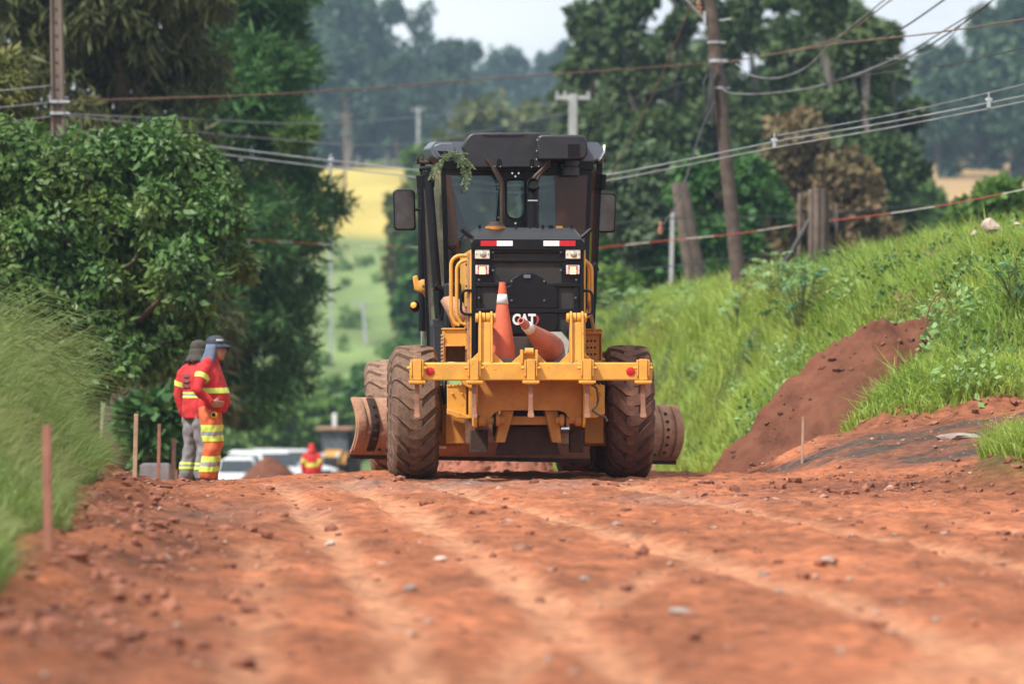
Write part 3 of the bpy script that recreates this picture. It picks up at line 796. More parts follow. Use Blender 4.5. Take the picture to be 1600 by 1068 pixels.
arcrail(-1, x0-.0, yb-.0, .105, 1.755, 1.535, .013, M_BLK, 'grab_handle', .05)
arcrail(1, x1+.0, yb-.0, .085, 1.755, 1.535, .013, M_BLK, 'grab_handle', .05)
# step boxes beside the hood
yf = -.42
sb = MB().b2(-.745, -.53, yf, yf+.02, 1.24, 1.40).b2(-.755, -.525, yf-.02, yf+.5, 1.395, 1.41).b2(-.745, -.728, yf, yf+.5, 1.09, 1.40).b2(-.545, -.528, yf, yf+.5, 1.09, 1.40).b2(-.745,-.53,yf,yf+.5,1.08,1.095).b2(-.745,-.53,yf+.4,yf+.42,1.09,1.40).b2(-.735,-.565,yf-.10,yf+.02,1.238,1.252)
for k_ in range(5): sb.b2(-.73+.035*k_, -.712+.035*k_, yf-.10, yf-.085, 1.252, 1.264)
gpart('step_box', sb, M_YEL)
lb = MB()
for k_ in range(9): lb.cyl((-.75, yf-.02, 1.06+.035*k_), (-.775, yf-.02, 1.06+.035*k_), .014+.006*(k_ % 3 == 0), 8)
gpart('box_bolts', lb, M_MUD)
rb_ = MB().b2(.545, .72, yf+.02, yf+.04, 1.09, 1.40).b2(.545, .735, yf-.02, yf+.5, 1.39, 1.405).b2(.725, .74, yf-.01, yf+.5, 1.08, 1.40).b2(.545,.73,yf-.02,yf+.03,1.08,1.105).b2(.55,.72,yf-.01,yf+.5,1.02,1.08).b2(.545,.558,yf-.01,yf+.1,1.09,1.4).b2(.545,.73,yf-.01,yf+.03,1.352,1.39).cyl((.735,yf+.1,1.11),(.775,yf+.1,1.11),.022,8)
rbo = gpart('tread_step', rb_, M_YELD)
hl_ = MB()
for i in range(4):
    for j in range(3):
        hl_.cyl((.568+.035*i, yf+.018, 1.165+.062*j), (.568+.035*i, yf+.021, 1.165+.062*j), .011, 10)
part('step_holes', hl_, M_BLKM, rbo)
rail([(.60,-.55,1.66), (.615,-.56,1.55), (.645,-.57,1.42), (.65,-.57,1.375)], .018, M_RUST, 'bent_pipe')
# lower yellow brackets between tyres and ripper
for s_ in (-1, 1):
    def X(a): return s_*a + .012
    lo, hi = sorted((X(.555), X(.735)))
    br = MB().b2(lo, hi, -.62, -.60, .60, .875).b2(lo, hi, -.63, -.4, .865, .878)
    br.prism([(X(.47),.58),(X(.735),.66),(X(.735),.61),(X(.70),.60),(X(.66),.575),(X(.50),.565)], -.66, -.5, 'y')
    br.b2(*sorted((X(.47), X(.535))), -.7, -.5, .57, .92)
    for k_ in range(4): br.b2(lo+.025+.036*k_, lo+.043+.036*k_, -.635, -.62, .872, .89)
    for k_ in range(2): br.cyl((lo+.05+.09*k_, -.645, .80), (lo+.05+.09*k_, -.615, .80), .012, 6)
    br.cyl((X(.50),-.72,.97), (X(.50),-.5,.97), .12, 20).b2(*sorted((X(.52), X(.70))), -.7, -.62, .95, 1.04)
    gpart('step_bracket', br, M_YEL)
    gpart('lower_guard', MB().b2(*sorted((X(.56), X(.74))), -.45, -.40, .33, .60), M_YELD)
    hs = MB().tube([(X(.74),-.3,1.0),(X(.75),-.4,.9),(X(.755),-.42,.8),(X(.74),-.4,.7)], .022, 8).tube([(X(.44),-.9,1.0),(X(.45),-.95,.88),(X(.43),-.9,.75),(X(.38),-.85,.65)], .02, 8)
    gpart('hydraulic_hose', hs, M_BLKM, bevel=0, smooth=60)
rail([(.55,-1.62,.90),(.60,-1.60,.86),(.615,-1.6,.76),(.60,-1.6,.70),(.56,-1.62,.66)], .010, M_BLKD, 'loose_strap')
rail([(.56,-1.62,.66),(.62,-1.6,.62),(.68,-1.58,.60),(.70,-1.58,.56)], .010, M_BLKD, 'loose_strap')

# ---- cab --------------------------------------------------------------------
yc = 1.75
cL, cR = -.705, .812       # rear posts at the top
def post(pts, w, m=M_BLK, name='cab_post', wy=None):
    mb = MB(); wy = wy or w
    rows = [[(p[0]-w/2, p[1]-wy/2, p[2]), (p[0]+w/2, p[1]-wy/2, p[2]), (p[0]+w/2, p[1]+wy/2, p[2]), (p[0]-w/2, p[1]+wy/2, p[2])] for p in pts]
    mb.sheet([r + [r[0]] for r in rows]); mb.add(rows[0], [(3,2,1,0)]); mb.add(rows[-1], [(0,1,2,3)])
    return gpart(name, mb, m, bevel=.008)
post([(cL+.03,yc,3.03), (cL+.085,yc,1.0)], .05); post([(cR-.03,yc,3.03), (cR-.105,yc,1.0)], .05)
post([(-.86,2.55,3.1), (-.78,2.55,1.0)], .05); post([(.94,2.55,3.1), (.84,2.55,1.0)], .06)
post([(-.62,3.35,3.1), (-.55,3.35,1.0)], .06); post([(.72,3.35,3.1), (.65,3.35,1.0)], .06)
gpart('cab_floor', MB().prism([(cL+.07,yc),(cR-.09,yc),(.85,2.55),(.66,3.36),(-.56,3.36),(-.79,2.55)], .95, 1.12, 'z'), M_BLKM)
gpart('cab_rear_wall', MB().b2(cL+.06, cR-.07, yc-.02, yc+.03, 1.1, 1.85), M_BLKM)
gpart('cab_header', MB().b2(cL-.005, cR+.005, yc-.05, yc+.08, 2.99, 3.075).b2(cL+.02, cR-.02, yc-.03, yc+.04, 2.93, 2.985), M_BLK)
def pane(name, pts, m, th=.006):
    return gpart(name, MB().add(pts, [(0,1,2,3)]), m, bevel=0, smooth=None, solid=th)
cxl, cxr = gp(775,0,yc)[0], gp(842,0,yc)[0]
pane('rear_window', [(cL+.05,yc-.012,2.94),(cxl,yc-.012,2.94),(cxl,yc-.012,1.86),(cL+.08,yc-.012,1.86)], M_GLS)
pane('rear_window', [(cxr,yc-.012,2.94),(cR-.05,yc-.012,2.94),(cR-.10,yc-.012,1.86),(cxr,yc-.012,1.86)], M_GLS)
# outer strips of the rear glass, reflected red earth painted as a brown film
gl_ = gpart('earth_reflection_pane', MB().add([(gp(866,0,yc)[0],yc-.03,2.935),(cR-.055,yc-.03,2.935),(cR-.10,yc-.03,1.87),(gp(872,0,yc)[0],yc-.03,1.87)], [(0,1,2,3)]), M_GLSB, bevel=0, smooth=None, solid=.004)
gl2 = gpart('earth_reflection_pane', MB().add([(cL+.055,yc-.03,2.935),(cL+.10,yc-.03,2.935),(gp(715,0,yc)[0],yc-.03,2.35),(gp(730,0,yc)[0],yc-.03,1.87),(cL+.085,yc-.03,1.87)], [(0,1,2,3,4)]), M_GLSB, bevel=0, smooth=None, solid=.004)
pane('door_window', [(-.70,yc+.03,2.98),(-.85,2.52,3.02),(-.785,2.52,1.35),(-.635,yc+.03,1.35)], M_GLSD)
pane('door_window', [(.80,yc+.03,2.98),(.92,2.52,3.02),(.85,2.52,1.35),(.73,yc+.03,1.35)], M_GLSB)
pane('side_window', [(-.85,2.58,3.02),(-.62,3.32,3.0),(-.56,3.32,1.3),(-.785,2.58,1.3)], M_GLS)
pane('side_window', [(.92,2.58,3.02),(.72,3.32,3.0),(.66,3.32,1.3),(.85,2.58,1.3)], M_GLS)
pane('windscreen', [(-.60,3.36,3.02),(.70,3.36,3.02),(.64,3.36,1.3),(-.54,3.36,1.3)], M_GLS)
# centre panel with the oval window
def rrect(x0_, x1_, z0_, z1_, r0, r1, n=6):
    pts = []
    for cx, cz_, a0, r_ in ((x1_-r1, z1_-r1, 0, r1), (x0_+r1, z1_-r1, 90, r1), (x0_+r0, z0_+r0, 180, r0), (x1_-r0, z0_+r0, 270, r0)):
        for k_ in range(n+1):
            a = R(a0 + 90*k_/n); pts.append((cx+r_*math.cos(a), cz_+r_*math.sin(a)))
    return pts
wx0, wz1 = gp(790.5, 281, yc); wx1, wz0 = gp(819.5, 342, yc)
inn = rrect(wx0, wx1, wz0, wz1, .085, .03)
c_ = ((wx0+wx1)/2, (wz0+wz1)/2)
cp = MB()
out = []
for (u, w) in inn:
    du, dw = u-c_[0], w-c_[1]
    k_ = min((cxr-c_[0] if du > 0 else c_[0]-cxl)/max(abs(du),1e-6), (2.96-c_[1] if dw > 0 else c_[1]-1.9)/max(abs(dw),1e-6))
    out.append((c_[0]+du*k_, c_[1]+dw*k_))
n_ = len(inn)
for yy in (yc-.035, yc+.0):
    cp.add([(u,yy,w) for u,w in inn] + [(u,yy,w) for u,w in out], [(i,(i+1)%n_,n_+(i+1)%n_,n_+i) for i in range(n_)])
cpo = gpart('rear_centre_panel', cp, M_BLK, bevel=0, smooth=20)
fr_ = MB().tube([(u,yc-.037,w) for u,w in inn], .009, 6, closed=True); part('window_seal', fr_, M_BLKM, cpo, 0, 60)
part('window_pane', MB().add([(u,yc-.02,w) for u,w in inn], [tuple(range(n_))]), M_GLS, cpo, 0, None)
sc_ = MB()
for a_, b_ in ((800,271),(805,276),(810,271),(779,294),(779,340),(805,349)):
    xx, zz = gp(a_, b_, yc); sc_.cyl((xx,yc-.036,zz), (xx,yc-.05,zz), .010, 8)
part('panel_screws', sc_, M_CHR, cpo)
# interior: seat, console, inner brace
gpart('operator_seat', MB().b2(-.2,.32,2.2,2.75,1.35,1.55).prism([(-.17,1.5),(.29,1.5),(.25,2.25),(.18,2.4),(-.06,2.4),(-.13,2.25)], 2.15, 2.28, 'y'), M_BLKM, bevel=.03)
gpart('console', MB().prism([(2.9,1.1),(3.2,1.1),(3.2,2.0),(3.05,2.05)], -.1, .2, 'x'), M_BLKM, bevel=.02)
gpart('inner_brace', MB().tube([(-.66,yc+.15,2.9),(-.42,yc+.2,2.25),(-.25,yc+.25,1.6)], .05, 6).tube([(.55,yc+.15,2.9),(.62,yc+.3,2.2),(.66,yc+.3,1.7)], .04, 6), M_BLKM, bevel=0)
# roof
def roofring(y, zt, zs, xa, xb):
    return [(xa, y, 3.06), (xa-.10, y, 3.12), (xa-.135, y, zs), (xa-.075, y, zt), (xb+.075, y, zt), (xb+.135, y, zs), (xb+.10, y, 3.12), (xb, y, 3.06)]
rows = [roofring(yc-.02, 3.265, 3.20, cL+.03, cR-.03), roofring(yc+.5, 3.285, 3.22, cL, cR), roofring(2.6, 3.30, 3.235, cL-.01, cR+.01), roofring(3.5, 3.27, 3.20, cL+.06, cR-.06)]
rf = MB().sheet([r + [r[0]] for r in rows]); rf.add(rows[0], [tuple(range(7,-1,-1))]); rf.add(rows[-1], [tuple(range(8))])
RF = gpart('cab_roof', rf, M_ROOFL, bevel=.012)
pr = gpoly([(724,263),(727,240),(722,229),(727,219),(733,210),(741,207.2),(860,206.8),(861,263)], yc-.25)
AC = part('roof_hump', MB().prism(pr, yc-.25, yc+.9, 'y'), M_ROOF, RF, .02)
part('hump_recess', MB().prism(gpoly([(752,209.5),(757,212.5),(814,212.5),(819,209.5)], yc-.25), yc-.262, yc-.245, 'y'), M_ROOF, RF, .003)
pr = gpoly([(841,250.5),(838.5,244),(840,214),(846,210.3),(906,210.6),(914,213),(918,220),(918.5,240),(915,247),(905,250)], yc-.40)
HB = part('heater_box', MB().prism(pr, yc-.40, yc+.8, 'y'), M_ROOF, RF, .02)
vs_m = MB()
for k_ in range(9):
    xa, za = gp(887.5, 225.2+2.3*k_, yc-.40); xb, zb = gp(905.5, 226.5+2.3*k_, yc-.40); vs_m.b2(xa, xb, yc-.408, yc-.395, zb, za)
part('vent_slots', vs_m, M_BLKM, HB)
xa, za = gp(874, 250, yc-.22); xb, zb = gp(907, 274.5, yc-.22)
DU = part('air_duct', MB().cyl(((xa+xb)/2, yc-.1, zb), ((xa+xb)/2, yc-.1, za), (xb-xa)/2, 24), M_ROOF, RF, .006)
part('duct_clamp', MB().lathe([((xb-xa)/2+.004, za-.055), ((xb-xa)/2+.004, za-.07)], 24, 'z', ((xa+xb)/2, yc-.1, 0)).b2(xa+.01,xa+.03,yc-.31,yc-.28,za-.08,za-.045).b2(xb-.03,xb-.01,yc-.31,yc-.28,za-.08,za-.045), M_BLKM, DU)
sc_ = MB()
for a_, b_ in ((839.5,219),(838.5,236),(838.5,249),(774,259),(783,259.5),(832,260),(843,259)):
    xx, zz = gp(a_, b_, yc-.42); sc_.ball((xx, yc-.29 if a_ < 838 or b_ > 255 else yc-.41, zz), .010, 1)
part('roof_screws', sc_, M_CHR, RF)
sl_ = MB()
for a_ in (780, 831):
    sl_.prism([gp(a_-4, b_, yc-.25) for b_ in ()] or gpoly([(a_-4,262),(a_-4,251),(a_-2,248.5),(a_+2,248.5),(a_+4,251),(a_+4,262)], yc-.25), yc-.256, yc-.245, 'y')
part('hump_slots', sl_, M_BLKM, RF)
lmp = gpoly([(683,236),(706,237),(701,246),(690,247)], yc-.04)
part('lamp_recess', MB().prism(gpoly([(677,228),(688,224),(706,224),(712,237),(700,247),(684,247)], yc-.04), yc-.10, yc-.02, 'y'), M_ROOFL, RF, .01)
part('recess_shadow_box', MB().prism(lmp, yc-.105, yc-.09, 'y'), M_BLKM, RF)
# brackets and lift hooks at the roof edge
for s_, a_ in ((-1, 657), (1, 942)):
    xx, zz = gp(a_, 253, 2.5)
    mb = MB().tube([(xx-.02,2.5,zz-.01),(xx-.022,2.5,zz+.06),(xx,2.5,zz+.085),(xx+.022,2.5,zz+.06),(xx+.02,2.5,zz-.01)], .010, 6).cyl((xx-.05,2.5,zz-.005),(xx+.14*(-s_),2.5,zz-.005),.018,8).cyl((xx-.04,2.48,zz-.02),(xx-.04,2.48,zz+.03),.014,8)
    part('lifting_eye', mb, M_BLKD, RF, 0)
part('roof_edge_trim', MB().tube([(cR+.06,yc-.0,3.09),(cR+.115,yc+.1,3.17),(cR+.13,yc+.2,3.24)], .014, 6), M_WHTR, RF)
part('antenna', MB().tube([g3(916,226,2.0), g3(919,210,2.0), g3(925,184,2.0)], [.006,.005,.003], 6), M_BLKM, RF)
# rusty pipes on the rear wall and the exhaust
rail([g3(760,249,1.45), g3(767,258,1.45), g3(783,286,1.5), g3(783.5,300,1.5), g3(783.5,357,1.5)], .018, M_BRNP, 'rear_grab_rail')
rail([g3(766,249,1.5), g3(771,257,1.5), g3(785.5,283,1.55), g3(787,300,1.55), g3(787,357,1.55)], .012, M_BRNP, 'rear_grab_rail')
rail([g3(857,249,1.45), g3(850,262,1.45), g3(836,275,1.45), g3(830,288,1.45), g3(829,300,1.45)], .018, M_BRNP, 'rear_grab_rail')
rail([g3(861,249,1.5), g3(854,262,1.5), g3(843,274,1.5), g3(835,288,1.5)], .012, M_BRNP, 'rear_grab_rail')
ye = 1.2
xx, zb = gp(832, 357, ye); _, zt = gp(832, 303, ye); zr = gp(832,292,ye)[1]
EX = gpart('exhaust_stack', MB().tube([(xx,ye,zb-.1),(xx,ye,zt)], .052, 20), M_BLKM, bevel=0, smooth=60)
part('exhaust_tip', MB().tube([(xx,ye,zt),(xx,ye,zt+.02),(xx,ye-.03,zt+.075),(xx,ye-.10,zt+.10)], .054, 20, caps=False), M_BLK, EX, 0, 60, .006)
part('exhaust_mouth', MB().cyl((xx,ye-.075,zt+.095),(xx,ye-.08,zt+.097),.05,20), mat('mouth_black', (.003,.003,.003), .95), EX)  # near-black disc closing the pipe mouth
part('exhaust_band', MB().lathe([(.056,zt-.06),(.056,zt-.072)], 20, 'z', (xx,ye,0)), M_CHR, EX)
# mirrors
def mirror(px0, px1, py0, py1, d, arm_to, lean):
    xa, za = gp(px0, py0, d); xb, zb = gp(px1, py1, d)
    pts = rrect(xa, xb, zb, za, .035, .045)
    pts = [(u + lean*(w-zb)/(za-zb), w) for u, w in pts]
    mo = gpart('mirror_housing', MB().prism(pts, d, d+.07, 'y'), M_BLK, bevel=.012)
    cx_, cz_ = (xa+xb)/2+lean/2, (za+zb)/2
    part('mirror_glass', MB().prism([(cx_+(u-cx_)*.86, cz_+(w-cz_)*.92) for u, w in pts], d-.004, d+.002, 'y'), M_MIRR, mo, .002)
    part('mirror_arm', MB().tube([(cx_,d+.05,cz_), (arm_to[0], d+.05, arm_to[1])], .014, 8), M_BLK, mo, 0, 60)
mirror(615.5, 650, 296, 360, 3.0, gp(664,327,3.0), -.012)
mirror(930, 961, 301.5, 363.5, 3.0, gp(925,318,3.0), .018)
# ---- lift cylinders and linkage beside the cab --------------------------------
def cylinder(top, bot, r, rod=None, name='lift_cylinder'):
    o = gpart(name, MB().cyl(top, bot, r, 18).cyl(Vector(top)+Vector((0,0,.01)), Vector(top)-Vector((0,0,.05)), r*1.12, 18), M_BLK, bevel=.005, smooth=50)
    if rod: part('piston_rod', MB().cyl(bot, rod, r*.42, 12), M_CHR, o, 0, 60)
    return o
d1 = 4.3
cylinder(g3(658.5,296,d1), g3(660,517,d1), .043, g3(660,575,d1))
cylinder(g3(668,268,1.60), g3(687,498,1.50), .046, None)
gpart('cylinder_bracket', MB().prism(gpoly([(650,274),(679,274),(679,293),(652,295)], 1.65), 1.6, 1.72, 'y').cyl(g3(655,264,1.66), g3(673,264,1.66), .028, 10), M_BLK)
post([g3(931,268,2.35), g3(917,432,2.35)], .075, M_BLK, 'lift_link')
gpart('cylinder_bracket', MB().prism(gpoly([(926,271),(947,273),(946,296),(924,294)], 2.3), 2.25, 2.45, 'y').prism(gpoly([(940,273),(948,274),(945,297),(939,296)], 2.2), 2.2, 2.3, 'y'), M_BLKM)
gpart('cylinder_base', MB().b2(g3(672,0,3.8).x, g3(694,0,3.8).x, 3.7, 3.95, g3(0,506,3.8).z, g3(0,480,3.8).z).b2(g3(674,0,3.8).x, g3(684,0,3.8).x, 3.68, 3.75, g3(0,521,3.8).z, g3(0,505,3.8).z), M_BLKM, bevel=.01)
la = MB().prism(gpoly([(645,432),(652,429),(654,439),(660,436),(667,437),(672,443),(673,458),(676,478),(668,470),(661,458),(655,456),(648,453),(647,446)], 3.3), 3.3, 3.42, 'y')
LA = gpart('lift_arm', la, M_YEL, bevel=.012)
xx, zz = gp(663.5, 447, 3.3)
part('arm_boss', MB().cyl((xx,3.22,zz),(xx,3.32,zz),.068,22).cyl((xx,3.20,zz),(xx,3.24,zz),.05,22), M_YEL, LA, .008)
part('boss_bolts', MB().cyl((xx-.018,3.19,zz),(xx-.018,3.21,zz),.014,8).cyl((xx+.02,3.19,zz),(xx+.02,3.21,zz),.014,8), M_CHR, LA)
xx, zz = gp(648.5, 478, 3.3)
IL = gpart('indicator_lamp', MB().ball((xx,3.3,zz), .058, 3, (1,1.1,1.15)), M_BLK, bevel=0, smooth=60)
part('amber_lens', MB().ball((xx-.012,3.262,zz+.008), .036, 2), M_AMB, IL, 0, 60)
# bent mud-coloured sheet beside the hood, seat-side valves, dark tank
sh = [gp(690,470,-.1), gp(695,464,-.1), gp(705,462,-.1), gp(716,466,-.1), gp(724,474,-.1), gp(731,488,-.1)]
rows = [[(u, .1-.05*i, w) for i, (u, w) in enumerate(sh)], [(u+.05, -.02-.05*i, w-.10) for i, (u, w) in enumerate(sh)], [(u+.11+.02*i, -.1-.04*i, w-.26+.02*i) for i, (u, w) in enumerate(sh)]]
gpart('mud_flap', MB().sheet(rows), M_MUD, bevel=0, smooth=60, solid=.014)
xr_, zr_ = gp(922,425,.8); gpart('side_deflector', MB().prism([(xr_-.03,zr_+.0),(xr_+.05,zr_+.10),(xr_+.085,zr_+.02),(xr_-.03,zr_-.1)], .7, 1.2, 'y'), M_BLKM)
va = MB()
for a_, b_, w_, h_ in ((700,500,9,14),(706,496,7,10),(695,515,6,10),(712,508,8,12),(688,498,5,8)):
    xx, zz = gp(a_, b_, .9); va.box((xx,.9,zz), (w_*.0062,.12,h_*.0062))
va.tube([g3(676,452,.9), g3(690,450,.9), g3(694,470,.9), g3(690,500,.9)], .014, 6).tube([g3(690,454,.9), g3(684,448,.9), g3(680,446,.9)], .03, 8)
gpart('valve_bank', va, M_BLKM)
part('hazard_sticker', MB().box((gp(699,505,.7)[0],.835,gp(699,505,.7)[1]), (.04,.004,.05)), M_WHTR, GR)
part('hazard_sticker', MB().box((gp(702.5,504,.7)[0],.832,gp(702.5,504,.7)[1]), (.018,.004,.045)), M_REDR, GR)
gpart('fuel_tank', MB().b2(-.70,-.55,.35,1.6,.95,1.85).prism([(.1,.95),(.9,.95),(.9,1.5),(.5,1.45)], -.84, -.6, 'x'), M_BLKM, bevel=.03)
gpart('fuel_tank', MB().b2(.56,.72,.35,1.6,.95,1.75), M_BLKM, bevel=.03)

# ================================================================ things on and around the grader
bpy.context.view_layer.update()
GM = Matrix.Translation(GO) @ Matrix.Rotation(GYAW, 4, 'Z')
def g2w(v): return GM @ Vector(v)
M_CONE = mat('cone_orange', (.62,.10,.035), .55, var=.18, scale=7, dust=.25, dustcol=(.45,.22,.16), bump=.15, bscale=30)
M_CONE2 = mat('cone_faded_red', (.47,.115,.075), .65, var=.22, scale=8, dust=.45, dustcol=(.42,.24,.19), bump=.3, bscale=25)
M_CWHT = mat('cone_band', (.68,.66,.64), .5, var=.12, scale=25, dust=.35, dustcol=(.4,.33,.28))
M_CBASE = mat('cone_base_rubber', (.20,.195,.18), .85, var=.3, scale=9, dust=.5, dustcol=(.30,.27,.22), bump=.3)
def cone(name, m, label, mat_w, h=.70, rb=.118):
    e = empty(name); tag(e, label, 'traffic cone')
    pr = []
    for i, (z, r) in enumerate([(0,rb),(.10,rb*.955),(.22,rb*.80),(.24,rb*.775),(.36,rb*.60),(.38,rb*.58),(.47,rb*.47),(.60,rb*.31),(.62,rb*.32),(.66,rb*.27),(.70,rb*.25)]):
        pr.append((r, z*h/.7))
    part('cone_body', MB().lathe(pr + [(rb*.17, h), (rb*.17, h-.06)], 28, 'z'), m, e, 0, 40)
    r1, r2 = [float(np.interp(z, [p[1] for p in pr], [p[0] for p in pr])) for z in (.50*h/.7, .59*h/.7)]
    part('reflective_band', MB().lathe([(r1+.003, .50*h/.7), (r2+.003, .59*h/.7)], 28, 'z'), M_CWHT, e, 0, 40, .002)
    oc = []
    for k_ in range(8):
        a = PI/8 + k_*PI/4; oc.append((.185*math.cos(a), .185*math.sin(a)))
    part('cone_base', MB().prism(oc, -.035, .004, 'z'), M_CBASE, e, .006)
    e.matrix_world = mat_w
    return e
bx_ = gp(785, 566, -1.2)[0]
cone('traffic_cone', M_CONE, 'upright orange traffic cone with white band standing on the grader ripper', GM @ Matrix.Translation((bx_, -1.19, 1.128)), .70, .120)
pb = Vector((gp(862,545,-1.06)[0], -1.06, gp(862,545,-1.06)[1])); pt = Vector((gp(816,503,-1.6)[0], -1.62, gp(816,503,-1.6)[1]))
dv = (pt-pb).normalized()
cone('traffic_cone', M_CONE2, 'faded red traffic cone lying on its side with grey base against the grille', GM @ Matrix.Translation(pb) @ dv.to_track_quat('Z', 'Y').to_matrix().to_4x4(), .72, .125)

# leafy twig caught on the cab roof
M_TWIG = leafmat('twig_leaf', (.13,.20,.08), (.25,.31,.16), None, trans=.35)
M_STEM = mat('twig_stem', (.10,.11,.05), .8)
def twig():
    e = empty('leafy_branch', g2w((gp(690,245,1.6)[0], 1.6, gp(690,245,1.6)[1]))); tag(e, 'fresh green leafy branch caught on the left corner of the grader cab roof', 'branch')
    rg = random.Random(3); st = MB(); lv = []
    fronds = [[(694,249),(700,243),(712,240),(722,246),(730,258),(733,272),(729,288)], [(712,240),(716,250),(723,262),(727,280),(727,300)], [(700,246),(690,250),(683,258),(677,268),(672,280)], [(694,246),(704,238),(718,236),(727,240)], [(690,252),(684,262),(682,272)], [(722,246),(733,254),(738,262)]]
    for fi, fpx_ in enumerate(fronds):
        pts = [g2w(g3(a, b, 1.52-.02*fi)) - e.location for a, b in fpx_]
        st.tube(pts, .004, 5)
        for i in range(len(pts)-1):
            for k_ in range(7):
                t = k_/7; p = pts[i].lerp(pts[i+1], t); d = (pts[i+1]-pts[i]).normalized()
                for s_ in (-1, 1):
                    q = (d*.6 + Vector((s_*rg.uniform(.5,1), rg.uniform(-.6,.6), rg.uniform(-.45,.2)))).normalized()
                    L = rg.uniform(.035,.065); n_ = q.cross(Vector((rg.uniform(-1,1),-1,rg.uniform(-1,1)))).normalized()*.0055
                    lv.append((p, p+q*L*.5+n_, p+q*L, p+q*L*.5-n_))
    part('stem', st, M_STEM, e, 0, None)
    V = np.array([tuple(v) for q in lv for v in q]); Fq = np.arange(len(V)).reshape(-1, 4)
    me = npmesh('leaflets', V, Fq); fattr(me, 'tint', RNG.random(len(Fq))); o_ = link('leaflets', me, M_TWIG, e); o_['kind'] = 'stuff'
twig()

# ================================================================ people
def evalmesh(mb, mods, name):
    me = mb.mesh(name); o = bpy.data.objects.new(name, me); COL.objects.link(o)
    for t, kw in mods:
        m = o.modifiers.new(t, t)
        for k_, v in kw.items(): setattr(m, k_, v)
    bpy.context.view_layer.update()
    r = bpy.data.meshes.new_from_object(o.evaluated_get(bpy.context.evaluated_depsgraph_get())); r.name = name
    bpy.data.objects.remove(o)
    return r
def organic(mb, name, vox=.012, sm=5, fold=0.0, seed=0, fsc=(9,9,5)):
    me = evalmesh(mb, [('REMESH', dict(mode='VOXEL', voxel_size=vox)), ('SMOOTH', dict(iterations=sm, factor=.5))], name)
    if fold:
        n = len(me.vertices); co = np.empty(n*3, np.float32); me.vertices.foreach_get('co', co); co = co.reshape(-1, 3)
        nr = np.empty(n*3, np.float32); me.vertices.foreach_get('normal', nr); nr = nr.reshape(-1, 3)
        d = np.array([mnoise.noise((c[0]*fsc[0]+seed, c[1]*fsc[1], (c[2]+.25*c[0])*fsc[2])) + .5*mnoise.noise((c[0]*20+seed, c[1]*20, (c[2]-.3*c[1])*14)) for c in co])
        co = co + nr*(d*fold)[:, None]; me.vertices.foreach_set('co', co.ravel()); me.update()
    me.polygons.foreach_set('use_smooth', [True]*len(me.polygons))
    return me
def loft(mb, secs, seg=18):
    """secs: (z, cx, cy, half depth x, half width y)"""
    rows = []
    for z, cx, cy, a, b in secs: rows.append([(cx+a*math.cos(2*PI*k_/seg), cy+b*math.sin(2*PI*k_/seg), z) for k_ in range(seg)])
    mb.sheet([r + [r[0]] for r in rows]); mb.add(rows[0], [tuple(range(seg-1,-1,-1))]); mb.add(rows[-1], [tuple(range(seg))])
    return mb
def band(me, cuts, keep, off, name):
    """a strip of cloth sewn on: the piece of me between the cutting planes, lifted off the surface"""
    bm = bmesh.new(); bm.from_mesh(me)
    for co, no in cuts:
        bmesh.ops.bisect_plane(bm, geom=bm.verts[:]+bm.edges[:]+bm.faces[:], plane_co=co, plane_no=no, clear_outer=True)
    bm.normal_update()
    bad = [f for f in bm.faces if not keep(f.calc_center_median())]
    bmesh.ops.delete(bm, geom=bad, context='FACES')
    bm.normal_update()
    nr = {v: v.normal.copy() for v in bm.verts}
    for v in bm.verts: v.co += nr[v]*off
    r = bpy.data.meshes.new(name); bm.to_mesh(r); bm.free()
    r.polygons.foreach_set('use_smooth', [True]*len(r.polygons))
    return r
M_SKIN = mat('skin', (.36,.16,.10), .55, var=.12, scale=20)
M_SHIRT = mat('red_cloth', (.52,.018,.022), .8, var=.16, scale=7, dust=.12, dustcol=(.35,.1,.07))
M_LIME = mat('lime_band', (.62,.78,.12), .6, var=.12, scale=12, emit=None)
M_SILV = mat('silver_band', (.30,.31,.33), .5, var=.15, scale=14)
M_ORNG = mat('orange_trousers', (.66,.13,.035), .8, var=.16, scale=7, dust=.35, dustcol=(.42,.17,.10))
M_GREYT = mat('grey_trousers', (.20,.20,.215), .85, var=.2, scale=7, dust=.35, dustcol=(.26,.21,.19))
M_NAVY = mat('navy_cap', (.022,.034,.055), .7, var=.25, scale=14)
M_CAMO = mat('camo_cap', (.035,.03,.03), .85, var=.7, scale=30, dust=.3, dustcol=(.14,.12,.07))
M_FLAP = mat('grey_blue_cloth', (.10,.13,.19), .85, var=.25, scale=10)
M_SHOE = mat('dusty_boot', (.16,.115,.09), .85, var=.25, scale=12)
M_BOOTD = mat('dark_boot', (.035,.033,.032), .7, var=.25, scale=12, dust=.3)
M_PRINT = mat('faded_print', (.20,.06,.065), .85, var=.3, scale=30)
M_TAPEM = mat('tape_measure_yellow', (.75,.48,.02), .4, var=.1)

